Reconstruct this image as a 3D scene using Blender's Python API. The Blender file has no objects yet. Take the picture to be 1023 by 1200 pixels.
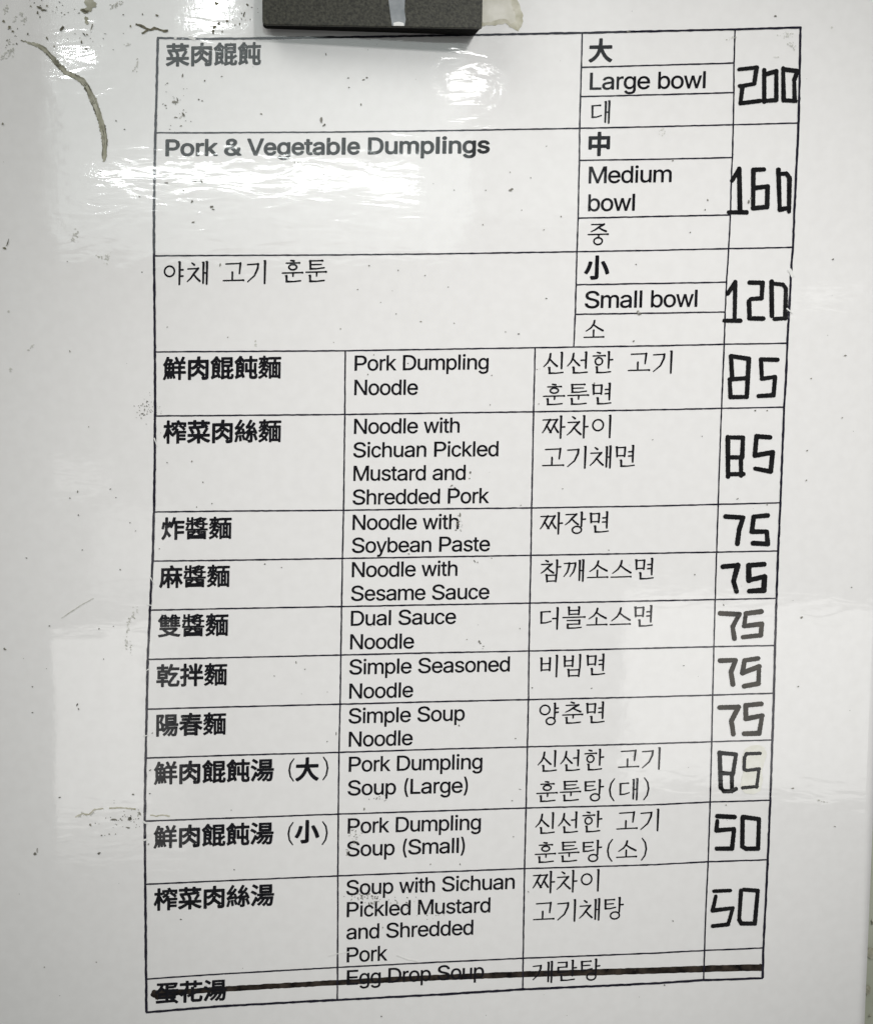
import bpy, math, random
from mathutils import Vector, Matrix, noise
from mathutils.geometry import delaunay_2d_cdt

scene = bpy.context.scene
COL = scene.collection
R = math.radians

# ------------------------------------------------------------------ camera
DIST = 0.32                      # metres from the lens to the sheet
FPX = 1850.0                     # focal length in photo pixels (photo is 1023 x 1200)
CAM_M = (Matrix.Rotation(R(-6.1997), 3, 'Z') @ Matrix.Rotation(R(90 - 8.4641), 3, 'X')
         @ Matrix.Rotation(R(0.0763), 3, 'Z'))
CAM_P = CAM_M @ Vector((0, 0, DIST))
cam = bpy.data.cameras.new('camera')
cam.sensor_fit = 'HORIZONTAL'
cam.sensor_width = 36.0
cam.lens = 36.0 * FPX / 1023.0
cam.clip_start = 0.01
cam.clip_end = 50.0
camo = bpy.data.objects.new('camera', cam)
camo.matrix_world = Matrix.Translation(CAM_P) @ CAM_M.to_4x4()
COL.objects.link(camo)
scene.camera = camo
scene.view_settings.view_transform = 'Standard'
scene.view_settings.look = 'None'
scene.view_settings.exposure = 0.0
scene.view_settings.gamma = 1.0
scene.view_settings.use_curve_mapping = False

# ------------------------------------------------------------------ light
world = bpy.data.worlds.new('World')
scene.world = world
world.use_nodes = True
world.node_tree.nodes['Background'].inputs[0].default_value = (1.0, 1.0, 0.97, 1)
world.node_tree.nodes['Background'].inputs[1].default_value = 0.1


def sheet_point(u, v, y=0.0):
    """Where a spot measured on the photo lies on the plane of the sheet (world x, z)."""
    d = CAM_M @ Vector(((u - 511.5) / FPX, -(v - 600.0) / FPX, -1.0))
    t = (y - CAM_P.y) / d.y
    return CAM_P + d * t


def lamp(name, loc, target, sx, sy, radiance, color=(1, 1, 1), spin=0.0):
    li = bpy.data.lights.new(name, 'AREA')
    li.shape = 'RECTANGLE'
    li.size, li.size_y = sx, sy
    li.energy = radiance * math.pi * sx * sy
    li.color = color
    o = bpy.data.objects.new(name, li)
    q = (Vector(target) - Vector(loc)).to_track_quat('-Z', 'Y')
    o.matrix_world = Matrix.Translation(Vector(loc)) @ q.to_matrix().to_4x4() @ Matrix.Rotation(spin, 4, 'Z')
    COL.objects.link(o)
    return o


def mirrored_lamp(name, u0, v0, u1, v1, far, radiance, color=(1, 1, 1), spin=0.0):
    """A lamp placed so that its reflection in the laminate shows around this place of the sheet."""
    a, b = sheet_point(u0, v0), sheet_point(u1, v1)
    c = (a + b) / 2
    d = (c - CAM_P).normalized()
    d.y = -d.y
    p = c + d * (far / abs(d.y))
    k = (far + abs(CAM_P.y)) / abs(CAM_P.y)
    return lamp(name, p, c, abs(b.x - a.x) * k, abs(b.z - a.z) * k, radiance, color, spin)


lamp('key_lamp', (0.36, -0.62, 0.56), (0.02, 0, 0.01), 0.5, 0.5, 2.35, (1.0, 0.995, 0.97))
lamp('side_lamp', (-0.45, -0.5, 0.6), (0.0, 0, 0.02), 0.4, 0.4, 4.5, (1.0, 1.0, 0.97))  # added fill, brightens the upper left of the sheet
sp = bpy.data.lights.new('falloff_spot', 'SPOT')  # added spot; its soft cone imitates the darkening towards left and bottom edges
sp.energy = 9.0
sp.color = (1.0, 0.982, 0.975)
sp.spot_size = 2 * math.atan(0.152 / 0.64)
sp.spot_blend = 1.0
sp.shadow_soft_size = 0.02
spo = bpy.data.objects.new('falloff_spot', sp)
spo.matrix_world = Matrix.Translation((0.12, -0.58, 0.28)) @ (Vector((0.030, 0, -0.004)) - Vector((0.12, -0.58, 0.28))).to_track_quat('-Z', 'Y').to_matrix().to_4x4()
COL.objects.link(spo)
mirrored_lamp('tube_lamp', 118, 196, 458, 206, 1.3, 72.0, (0.95, 1, 0.98), R(-0.5))
mirrored_lamp('glint_lamp', 72, 48, 106, 62, 1.3, 75.0, (0.95, 1, 0.98))  # three added lamps; their reflections stand in for crease glints of the tube
mirrored_lamp('glint_lamp', 215, -8, 250, 32, 1.3, 85.0, (0.95, 1, 0.98))
mirrored_lamp('glint_lamp', 520, 84, 570, 95, 1.3, 45.0, (1, 1, 0.98))
mirrored_lamp('window_and_patch_light', 62, -90, 540, 290, 1.6, 1.7, (0.9, 1.0, 0.98))  # area lamp standing in for an unseen bright surface; gives the top sheen
mirrored_lamp('window_and_patch_light', 34, -90, 730, 250, 1.55, 0.8, (0.9, 1.0, 0.98))  # second layer of that lamp, added to soften the sheen's right edge
mirrored_lamp('window_and_patch_light', 36, 742, 236, 985, 1.6, 0.9, (1, 1, 0.97))
mirrored_lamp('window_and_patch_light', 38, 752, 190, 950, 1.5, 1.5, (1, 0.99, 0.96))
mirrored_lamp('window_and_patch_light', 52, 545, 126, 574, 1.5, 1.2, (1, 1, 0.98))  # lamp added for a pale reflected blotch in the left margin
mirrored_lamp('window_and_patch_light', 110, 596, 200, 700, 1.5, 0.8, (1, 1, 0.98))  # also added, for the blotch below it
mirrored_lamp('window_and_patch_light', 938, 354, 1004, 366, 1.5, 2.2, (1, 1, 0.98))  # added lamp, imitates whitish scuffs in the right margin
mirrored_lamp('window_and_patch_light', 745, 712, 1090, 905, 1.6, 2.0, (1, 0.995, 0.97))

# ------------------------------------------------------------------ materials
def new_mat(name):
    m = bpy.data.materials.new(name)
    m.use_nodes = True
    nt = m.node_tree
    return m, nt, nt.nodes['Principled BSDF']


def lacq(nt, bsdf, coat=1.0):
    """The laminate over everything on the sheet: a clear coat with its own wavy, finely pitted surface."""
    N, L = nt.nodes.new, nt.links.new
    tc = N('ShaderNodeTexCoord')

    def nz(scale, detail, rough, stretch=(1, 1, 1), dist=0.0):
        mp = N('ShaderNodeMapping')
        mp.inputs['Scale'].default_value = stretch
        L(tc.outputs['Object'], mp.inputs['Vector'])
        n = N('ShaderNodeTexNoise')
        n.inputs['Scale'].default_value = scale
        n.inputs['Detail'].default_value = detail
        n.inputs['Roughness'].default_value = rough
        n.inputs['Distortion'].default_value = dist
        L(mp.outputs[0], n.inputs['Vector'])
        return n.outputs['Fac']

    def mul(a, k):
        m = N('ShaderNodeMath'); m.operation = 'MULTIPLY'
        L(a, m.inputs[0])
        if isinstance(k, float): m.inputs[1].default_value = k
        else: L(k, m.inputs[1])
        return m.outputs[0]

    def add(a, b):
        m = N('ShaderNodeMath'); m.operation = 'ADD'
        L(a, m.inputs[0]); L(b, m.inputs[1])
        return m.outputs[0]
    # the top of the sheet, round the magnet, is more creased than the rest
    sep = N('ShaderNodeSeparateXYZ'); L(tc.outputs['Object'], sep.inputs[0])
    mr = N('ShaderNodeMapRange')
    mr.inputs['From Min'].default_value = 0.045
    mr.inputs['From Max'].default_value = 0.075
    mr.inputs['To Min'].default_value = 0.8
    mr.inputs['To Max'].default_value = 1.0
    L(sep.outputs['Z'], mr.inputs['Value'])
    wav = mul(mul(nz(95.0, 2.0, 0.5, dist=0.6), 30e-6), mr.outputs[0])
    cr = mul(mul(nz(230.0, 1.5, 0.5, (0.5, 1, 1.8), 1.2), 16e-6), mr.outputs[0])
    fib = mul(nz(1500.0, 2.0, 0.6, (1.0, 1, 0.4)), 2.5e-6)
    h = add(add(wav, cr), fib)
    bp = N('ShaderNodeBump')
    bp.inputs['Strength'].default_value = 1.0
    bp.inputs['Distance'].default_value = 1.0
    L(h, bp.inputs['Height'])
    bsdf.inputs['Specular IOR Level'].default_value = 0.0
    bsdf.inputs['Roughness'].default_value = 0.6
    bsdf.inputs['Coat Weight'].default_value = coat
    bsdf.inputs['Coat Roughness'].default_value = 0.042
    bsdf.inputs['Coat IOR'].default_value = 1.5
    L(bp.outputs[0], bsdf.inputs['Coat Normal'])
    return tc


def mottled(nt, bsdf, tc, c0, c1, scale, lo=0.35, hi=0.65, detail=4.0):
    N, L = nt.nodes.new, nt.links.new
    n = N('ShaderNodeTexNoise')
    n.inputs['Scale'].default_value = scale
    n.inputs['Detail'].default_value = detail
    L(tc.outputs['Object'], n.inputs['Vector'])
    cr = N('ShaderNodeValToRGB')
    cr.color_ramp.elements[0].position = lo
    cr.color_ramp.elements[1].position = hi
    cr.color_ramp.elements[0].color = (*c0, 1)
    cr.color_ramp.elements[1].color = (*c1, 1)
    L(n.outputs['Fac'], cr.inputs['Fac'])
    L(cr.outputs['Color'], bsdf.inputs['Base Color'])
    return cr


def sheet_mat(name, c0, c1, scale=60.0, coat=1.0):
    m, nt, b = new_mat(name)
    tc = lacq(nt, b, coat)
    mottled(nt, b, tc, c0, c1, scale)
    return m


def matte_mat(name, c0, c1, scale, rough=0.6, lo=0.35, hi=0.65, bump=0.0):
    m, nt, b = new_mat(name)
    tc = nt.nodes.new('ShaderNodeTexCoord')
    mottled(nt, b, tc, c0, c1, scale, lo, hi)
    b.inputs['Roughness'].default_value = rough
    b.inputs['Specular IOR Level'].default_value = 0.35
    if bump:
        n = nt.nodes.new('ShaderNodeTexNoise')
        n.inputs['Scale'].default_value = scale * 1.5
        n.inputs['Detail'].default_value = 5
        nt.links.new(tc.outputs['Object'], n.inputs['Vector'])
        bp = nt.nodes.new('ShaderNodeBump')
        bp.inputs['Distance'].default_value = bump
        nt.links.new(n.outputs['Fac'], bp.inputs['Height'])
        nt.links.new(bp.outputs[0], b.inputs['Normal'])
    return m


M_PAPER = sheet_mat('laminated_white_paper', (0.81, 0.801, 0.789), (0.836, 0.828, 0.817), 420.0)
M_INK = sheet_mat('printer_ink', (0.006, 0.006, 0.008), (0.012, 0.012, 0.016), 900.0)
M_RULE = sheet_mat('printed_rule_ink', (0.011, 0.010, 0.020), (0.026, 0.024, 0.038), 700.0)
M_MARK = sheet_mat('black_marker_ink', (0.008, 0.008, 0.009), (0.016, 0.016, 0.017), 350.0, 0.6)
M_WORN = sheet_mat('worn_marker_ink', (0.014, 0.012, 0.009), (0.052, 0.044, 0.032), 260.0, 0.8)
M_STRIKE = sheet_mat('dry_marker_ink', (0.006, 0.005, 0.005), (0.055, 0.043, 0.034), 420.0, 0.6)
M_GLUE = matte_mat('old_tape_glue', (0.52, 0.50, 0.41), (0.72, 0.70, 0.62), 260.0, 0.35)
M_GLUE_EDGE = matte_mat('dirty_glue_rim', (0.40, 0.38, 0.27), (0.62, 0.60, 0.50), 500.0, 0.4)
M_GRIME = matte_mat('dark_grime', (0.05, 0.046, 0.028), (0.21, 0.195, 0.13), 900.0, 0.5)
M_FILM = matte_mat('grey_smudge', (0.47, 0.47, 0.42), (0.66, 0.66, 0.62), 700.0, 0.5)
M_TEAR = matte_mat('olive_tear_grime', (0.27, 0.262, 0.185), (0.50, 0.49, 0.40), 420.0, 0.4)
M_TEAR_EDGE = matte_mat('dark_tear_rim', (0.085, 0.08, 0.05), (0.42, 0.41, 0.33), 600.0, 0.45)
M_SCRATCH = matte_mat('scratched_film', (0.72, 0.72, 0.70), (0.8, 0.8, 0.78), 500.0, 0.35)
M_WHITEOUT = matte_mat('correction_fluid', (0.80, 0.79, 0.71), (0.87, 0.865, 0.80), 500.0, 0.5, bump=4e-5)
M_MAGNET = matte_mat('black_magnet_rubber', (0.012, 0.012, 0.007), (0.054, 0.053, 0.038), 2100.0, 0.5, bump=5e-5)
M_BODY = matte_mat('black_magnet_body', (0.006, 0.006, 0.006), (0.014, 0.013, 0.012), 900.0, 0.6)
M_BODY.node_tree.nodes['Principled BSDF'].inputs['Specular IOR Level'].default_value = 0.03
M_BODY.node_tree.nodes['Principled BSDF'].inputs['Roughness'].default_value = 0.95
M_BAND = matte_mat('pale_grey_band', (0.20, 0.22, 0.235), (0.30, 0.32, 0.335), 500.0, 0.5, bump=3e-5)
M_WALL = matte_mat('pale_green_paint', (0.40, 0.42, 0.33), (0.48, 0.50, 0.41), 60.0, 0.45, bump=4e-5)
M_SPECK = matte_mat('black_specks', (0.07, 0.068, 0.055), (0.3, 0.29, 0.25), 900.0, 0.5)

# ------------------------------------------------------------------ helpers
def link_mesh(name, verts, faces, mat, parent=None, label=None, smooth=False, kind=None):
    me = bpy.data.meshes.new(name)
    me.from_pydata(verts, [], faces)
    me.materials.append(mat)
    if smooth:
        for p in me.polygons: p.use_smooth = True
    me.update()
    o = bpy.data.objects.new(name, me)
    COL.objects.link(o)
    if parent: o.parent = parent
    if label: o['label'] = label
    if kind: o['kind'] = kind
    return o


def surf(x, z):
    """Gentle waves of the laminated sheet: how far its front stands off the flat plane."""
    h = 0.00012 * math.sin(x * 38 + z * 9 + 0.6) + 0.0001 * math.sin(z * 31 - x * 14)
    h += 0.0002 * (noise.noise(Vector((x * 14, z * 14, 3.1))))
    h += 0.00003 * (noise.noise(Vector((x * 60, z * 60, 7.7))))
    if x < -0.075: h -= 2.2 * (x + 0.075) ** 2      # the left border bends back
    return -h


def on_sheet(u, v, lift):
    p = sheet_point(u, v)
    return Vector((p.x, surf(p.x, p.z) - lift, p.z))


def drop_tri(pts, tris):
    out = []
    for a, b, c in tris:
        n = (pts[b] - pts[a]).cross(pts[c] - pts[a])
        if n.length < 1e-16: continue
        out.append((a, b, c) if n.y < 0 else (a, c, b))
    return out


def inside(p, poly):
    r = False
    for (x0, y0), (x1, y1) in zip(poly, poly[1:] + poly[:1]):
        if (y0 > p[1]) != (y1 > p[1]) and p[0] < x0 + (p[1] - y0) * (x1 - x0) / (y1 - y0): r = not r
    return r


class Flat:
    """Ink lying on the sheet; several shapes go into one part."""
    def __init__(self): self.v, self.f = [], []

    def loops(self, loops, lift):
        """filled outline (with holes), points in photo pixels"""
        cx, cy = loops[0][0][0], loops[0][0][1]
        flat, edges = [], []
        for l in loops:
            n0 = len(flat)
            flat += [Vector((p[0] - cx, p[1] - cy)) for p in l]
            edges += [(n0 + i, n0 + (i + 1) % len(l)) for i in range(len(l))]
        vv, _, tri, _, _, _ = delaunay_2d_cdt(flat, edges, [], 0, 1e-5)
        rel = [[(p[0] - cx, p[1] - cy) for p in l] for l in loops]
        keep = []
        for t in tri:
            m = (vv[t[0]] + vv[t[1]] + vv[t[2]]) / 3
            if sum(inside(m, l) for l in rel) % 2: keep.append(t)
        tri = keep
        pts = [on_sheet(p.x + cx, p.y + cy, lift) for p in vv]
        o = len(self.v)
        self.v += [tuple(p) for p in pts]
        self.f += [tuple(i + o for i in t) for t in drop_tri(pts, tri)]

    def ribbon(self, path, width, lift, step=5.0, wob=0.0, seed=0):
        rnd = random.Random(seed)
        pts = []
        for i in range(len(path) - 1):
            (x0, y0), (x1, y1) = path[i][:2], path[i + 1][:2]
            n = max(1, int(math.hypot(x1 - x0, y1 - y0) / step))
            for k in range(n):
                t = k / n
                w = width if not callable(width) else width((i + t) / (len(path) - 1))
                pts.append((x0 + (x1 - x0) * t, y0 + (y1 - y0) * t, w))
        w = width if not callable(width) else width(1.0)
        pts.append((path[-1][0], path[-1][1], w))
        o = len(self.v)
        vv = []
        for i, (x, y, w) in enumerate(pts):
            a, b = pts[max(0, i - 1)], pts[min(len(pts) - 1, i + 1)]
            dx, dy = b[0] - a[0], b[1] - a[1]
            L = math.hypot(dx, dy) or 1
            nx, ny = -dy / L, dx / L
            for s in (1, -1):
                h = w / 2 + rnd.uniform(-wob, wob)
                vv.append(on_sheet(x + nx * h * s, y + ny * h * s, lift))
        self.v += [tuple(p) for p in vv]
        for i in range(len(pts) - 1):
            a, b, c, d = o + 2 * i, o + 2 * i + 1, o + 2 * i + 3, o + 2 * i + 2
            n = (vv[2 * i + 1] - vv[2 * i]).cross(vv[2 * i + 3] - vv[2 * i])
            self.f.append((a, b, c, d) if n.y < 0 else (d, c, b, a))

    def blob(self, x, y, rx, ry, lift, rnd, ang=0.0, n=None):
        n = n or max(6, int(5 + max(rx, ry)))
        ph = [rnd.uniform(0, 6.28) for _ in range(3)]
        lp = []
        for i in range(n):
            t = 2 * math.pi * i / n
            r = 1 + .22 * math.sin(2 * t + ph[0]) + .18 * math.sin(3 * t + ph[1]) + rnd.uniform(-.16, .16)
            px, py = rx * r * math.cos(t), ry * r * math.sin(t)
            lp.append((x + px * math.cos(ang) - py * math.sin(ang), y + px * math.sin(ang) + py * math.cos(ang)))
        self.loops([lp], lift)

    def build(self, name, mat, parent, label=None, kind=None):
        return link_mesh(name, self.v, self.f, mat, parent, label, False, kind)


# ------------------------------------------------------------------ lettering
# outlines of the letters in 1/500 em (x, y, x, y ...; y up), with the width of each letter in em
PLAIN = {
    '&': (0.667, [[114,-9, 154,-11, 185,-7, 216,2, 247,19, 254,19, 279,-6, 341,-6, 346,-2, 345,4, 292,60, 306,85, 316,110, 321,135, 321,160, 316,164, 266,163, 263,160, 255,116, 247,107, 173,185, 224,223, 236,235, 247,254, 254,285, 251,304, 247,316, 227,341, 210,353, 191,361, 147,367, 104,361, 72,345, 60,334, 48,316, 40,285, 44,254, 57,229, 83,198, 80,191, 38,160, 18,135, 12,123, 7,104, 9,73, 23,41, 47,17, 79,0], [122,40, 97,49, 79,65, 70,85, 71,104, 85,126, 122,154, 143,135, 209,66, 211,60, 191,49, 166,41, 141,39], [135,227, 120,241, 107,260, 103,273, 104,291, 111,304, 122,313, 141,318, 160,317, 172,314, 185,304, 191,291, 189,273, 175,254]]),
    '(': (0.333, [[103,-71, 110,-74, 141,-74, 148,-71, 149,-65, 126,-2, 111,48, 101,98, 98,141, 101,191, 109,248, 125,310, 150,379, 147,384, 110,385, 104,384, 101,379, 84,341, 70,298, 59,248, 51,198, 49,129, 56,66, 74,-2]]),
    ')': (0.333, [[19,-71, 22,-74, 60,-73, 66,-66, 86,-21, 101,23, 111,66, 116,104, 118,166, 109,241, 91,316, 66,379, 60,385, 54,385, 22,385, 17,379, 38,323, 54,260, 64,204, 68,148, 66,104, 57,54, 41,-2, 17,-65]]),
    'D': (0.722, [[26,-2, 35,-6, 154,-6, 210,-1, 241,8, 266,19, 290,35, 310,54, 327,79, 341,111, 349,148, 351,185, 348,223, 340,254, 324,285, 304,312, 284,329, 260,343, 229,355, 204,361, 160,364, 35,364, 29,363, 25,360], [91,46, 87,54, 89,310, 91,312, 154,312, 191,309, 222,300, 254,280, 270,260, 280,241, 287,216, 290,191, 290,160, 285,135, 276,110, 266,93, 241,69, 222,59, 204,52, 166,47]]),
    'E': (0.667, [[32,-2, 41,-6, 310,-6, 316,-2, 317,41, 310,46, 101,48, 99,148, 101,154, 291,155, 300,160, 300,198, 297,205, 154,207, 104,207, 100,210, 100,310, 104,312, 310,312, 314,316, 314,360, 310,364, 304,364, 41,364, 35,363, 32,360]]),
    'L': (0.556, [[28,-2, 35,-6, 266,-6, 271,-2, 272,41, 266,46, 90,48, 90,179, 89,360, 85,364, 79,364, 35,364, 28,360]]),
    'M': (0.833, [[19,-2, 29,-6, 66,-6, 75,-2, 75,241, 79,257, 98,204, 185,-5, 229,-6, 233,-2, 335,253, 339,248, 340,235, 340,-2, 347,-6, 391,-6, 397,-2, 398,129, 398,354, 397,360, 391,364, 329,364, 320,360, 229,130, 210,75, 96,360, 91,364, 22,363, 19,360, 19,354]]),
    'N': (0.722, [[24,-2, 29,-6, 35,-6, 79,-6, 83,-2, 82,266, 85,273, 129,204, 269,-2, 279,-6, 329,-6, 337,-2, 338,348, 338,360, 335,363, 285,364, 278,360, 278,104, 278,98, 272,91, 91,361, 85,364, 29,364, 23,360]]),
    'P': (0.667, [[29,-2, 35,-6, 85,-6, 92,-2, 94,123, 97,125, 191,125, 229,130, 254,138, 272,148, 301,173, 313,191, 320,210, 324,229, 325,254, 316,291, 306,310, 291,327, 272,341, 254,351, 210,362, 35,364, 29,360], [97,177, 94,179, 93,185, 94,310, 97,312, 197,311, 222,304, 241,293, 256,273, 261,248, 255,216, 241,196, 222,184, 197,178]]),
    'S': (0.667, [[123,-9, 154,-12, 191,-11, 222,-7, 254,3, 279,17, 299,35, 312,54, 321,79, 323,104, 318,129, 307,148, 289,166, 266,180, 241,191, 147,215, 116,226, 94,241, 86,254, 85,266, 87,279, 102,298, 129,311, 160,316, 197,314, 226,304, 242,291, 250,279, 254,266, 260,260, 310,260, 316,264, 316,279, 310,298, 299,316, 285,331, 266,345, 247,355, 205,366, 172,369, 141,367, 110,361, 85,352, 60,337, 45,323, 31,304, 24,285, 21,260, 26,235, 35,216, 54,197, 79,182, 104,171, 197,147, 229,136, 247,125, 258,110, 260,98, 258,85, 252,73, 241,62, 216,48, 179,41, 135,44, 104,55, 84,73, 72,101, 16,102, 10,98, 13,79, 19,60, 29,43, 41,29, 60,14, 79,4]]),
    'V': (0.667, [[134,-2, 141,-6, 191,-6, 201,-2, 341,360, 335,364, 285,364, 278,360, 179,91, 166,62, 139,141, 55,360, 47,364, -3,364, -8,360]]),
    'a': (0.556, [[80,-9, 110,-12, 144,-9, 172,2, 191,16, 197,10, 197,-2, 204,-6, 247,-6, 255,-2, 256,179, 253,204, 243,229, 222,252, 191,268, 160,275, 122,276, 85,269, 54,254, 29,232, 18,216, 14,204, 22,198, 60,188, 66,187, 85,209, 97,217, 116,224, 135,227, 160,225, 179,217, 191,204, 195,191, 196,179, 191,171, 172,166, 97,157, 60,148, 29,130, 12,110, 6,91, 5,73, 8,54, 15,35, 24,23, 41,7, 60,-3], [97,40, 79,48, 68,60, 65,79, 70,91, 79,99, 97,107, 160,117, 191,122, 196,116, 195,85, 185,65, 166,49, 147,41, 122,38]]),
    'b': (0.556, [[124,-9, 160,-11, 191,-5, 220,10, 241,31, 258,60, 268,91, 272,135, 269,173, 259,204, 245,229, 229,248, 204,265, 185,272, 166,276, 129,275, 104,266, 79,244, 76,248, 75,266, 74,360, 66,364, 29,364, 22,363, 20,360, 20,-2, 29,-6, 66,-6, 73,-2, 74,16, 79,21, 97,4], [129,41, 104,53, 91,66, 84,79, 75,116, 76,160, 86,191, 104,213, 129,225, 160,225, 185,213, 197,200, 206,185, 215,148, 214,110, 204,76, 185,52, 160,40]]),
    'c': (0.5, [[103,-9, 122,-11, 147,-11, 185,0, 203,10, 217,23, 232,41, 241,60, 245,73, 241,77, 197,88, 193,85, 180,60, 166,48, 147,40, 122,39, 104,44, 91,52, 79,66, 72,79, 63,110, 62,148, 69,179, 85,206, 97,217, 109,223, 135,226, 160,220, 181,204, 191,184, 197,178, 241,190, 243,198, 241,204, 224,235, 204,254, 179,268, 154,275, 122,276, 91,270, 59,254, 35,229, 16,194, 8,160, 6,129, 9,98, 18,66, 35,36, 53,16, 79,-1]]),
    'd': (0.556, [[100,-9, 129,-12, 160,-7, 185,7, 204,25, 206,-2, 210,-6, 254,-6, 258,-2, 258,360, 254,364, 210,364, 204,360, 203,329, 203,254, 201,248, 197,247, 172,267, 154,274, 122,276, 91,271, 66,260, 43,241, 25,216, 14,191, 8,160, 6,123, 10,91, 20,60, 34,35, 54,14, 79,-2], [116,41, 104,45, 91,54, 73,79, 63,116, 65,160, 75,191, 85,206, 97,216, 122,225, 154,223, 178,210, 195,185, 204,148, 201,104, 191,73, 172,51, 147,40]]),
    'e': (0.556, [[114,-9, 135,-11, 166,-11, 191,-6, 216,4, 235,16, 248,29, 261,48, 267,66, 260,70, 216,80, 197,56, 179,44, 154,39, 122,41, 97,52, 83,66, 72,85, 66,110, 72,113, 266,113, 271,116, 272,135, 268,179, 254,216, 234,241, 204,263, 166,274, 122,275, 85,265, 54,246, 29,216, 13,179, 7,135, 11,91, 26,54, 47,25, 79,3], [72,161, 67,166, 77,191, 91,209, 110,220, 129,225, 154,226, 172,220, 191,207, 206,185, 212,166, 210,163]]),
    'g': (0.556, [[99,-109, 129,-112, 154,-111, 197,-101, 229,-82, 241,-68, 250,-52, 256,-34, 259,-9, 259,266, 254,273, 210,273, 205,266, 204,240, 185,259, 160,272, 129,277, 97,273, 72,264, 54,251, 35,231, 22,210, 8,166, 6,135, 7,110, 12,85, 19,66, 41,32, 72,9, 91,2, 116,-2, 141,-2, 160,2, 179,11, 197,27, 203,23, 203,-15, 197,-33, 185,-48, 166,-58, 135,-62, 104,-58, 83,-46, 60,-23, 18,-46, 19,-52, 27,-65, 47,-86, 72,-101], [104,53, 91,61, 80,73, 66,101, 62,141, 69,179, 83,204, 104,220, 129,226, 160,221, 172,215, 184,204, 192,191, 200,173, 204,129, 197,92, 182,66, 160,52, 129,48]]),
    'h': (0.556, [[21,-2, 29,-6, 72,-6, 77,-2, 78,160, 81,185, 91,203, 104,215, 122,223, 141,226, 160,224, 179,215, 190,204, 198,185, 200,166, 201,-2, 210,-6, 254,-5, 257,4, 257,160, 255,198, 244,229, 229,250, 204,267, 172,275, 135,275, 104,264, 79,245, 77,360, 72,364, 22,362, 20,354]]),
    'i': (0.222, [[28,-2, 35,-6, 79,-6, 83,-2, 84,266, 79,273, 35,273, 29,270, 27,266], [38,310, 54,306, 66,307, 79,313, 88,323, 92,335, 92,348, 85,361, 72,371, 60,374, 41,372, 29,363, 22,355, 19,341, 21,329, 29,317]]),
    'k': (0.5, [[21,-2, 29,-6, 66,-6, 75,-2, 76,91, 78,98, 97,116, 197,-6, 254,-6, 260,-3, 260,4, 144,148, 142,154, 236,248, 253,266, 248,273, 191,273, 79,162, 76,166, 76,360, 72,363, 66,364, 22,362, 20,354]]),
    'l': (0.222, [[26,-2, 35,-6, 79,-6, 85,-2, 85,360, 79,364, 35,364, 26,360]]),
    'm': (0.833, [[15,-2, 22,-6, 66,-6, 71,-2, 74,185, 78,198, 88,210, 97,218, 116,225, 135,226, 154,222, 170,210, 177,198, 179,179, 180,-2, 185,-6, 191,-6, 229,-6, 236,-2, 238,185, 242,198, 250,210, 272,224, 291,227, 310,224, 329,216, 339,204, 344,179, 344,54, 344,4, 347,-5, 397,-6, 401,-2, 402,4, 401,198, 397,216, 388,235, 366,260, 347,270, 329,276, 310,278, 285,276, 266,271, 247,262, 222,239, 216,236, 204,254, 191,265, 179,271, 160,277, 135,277, 110,271, 91,261, 72,244, 71,266, 66,273, 22,273, 16,270, 14,266]]),
    'n': (0.556, [[21,-2, 29,-6, 72,-6, 77,-2, 80,179, 92,204, 104,215, 121,223, 141,226, 166,222, 185,210, 196,191, 200,166, 201,-2, 210,-6, 247,-6, 257,-2, 258,73, 258,173, 255,198, 245,229, 225,254, 210,264, 191,272, 172,276, 147,276, 110,267, 91,256, 79,243, 76,248, 76,266, 72,272, 26,273, 20,266]]),
    'o': (0.556, [[109,-9, 135,-12, 166,-9, 191,-2, 210,7, 230,23, 246,41, 259,66, 267,91, 271,123, 270,154, 264,185, 254,210, 241,229, 222,248, 197,264, 172,273, 147,276, 116,275, 91,269, 66,256, 47,241, 32,223, 18,198, 11,173, 7,141, 8,110, 14,79, 25,54, 41,30, 60,13, 85,-1], [122,40, 110,44, 94,54, 75,79, 65,116, 65,154, 70,173, 78,191, 97,214, 122,225, 154,225, 172,219, 185,210, 204,185, 214,148, 213,110, 203,79, 184,54, 160,41, 141,39]]),
    'p': (0.556, [[20,-102, 29,-106, 66,-106, 74,-102, 75,10, 75,16, 79,21, 97,4, 116,-6, 141,-11, 166,-11, 191,-5, 210,4, 229,17, 248,41, 261,66, 268,91, 272,123, 272,148, 269,173, 261,198, 249,223, 235,241, 204,265, 172,275, 141,276, 116,272, 95,260, 79,244, 75,248, 72,269, 68,273, 22,272, 19,266], [129,41, 104,53, 91,66, 84,79, 75,116, 76,160, 86,191, 104,213, 129,225, 160,225, 185,213, 197,200, 206,185, 215,148, 214,110, 204,76, 185,52, 160,40]]),
    'r': (0.333, [[24,-2, 29,-6, 35,-6, 72,-6, 77,-2, 78,166, 81,185, 91,204, 110,218, 129,223, 167,223, 169,229, 168,273, 154,277, 129,276, 110,271, 91,260, 79,248, 77,266, 72,273, 29,273, 23,266]]),
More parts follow.
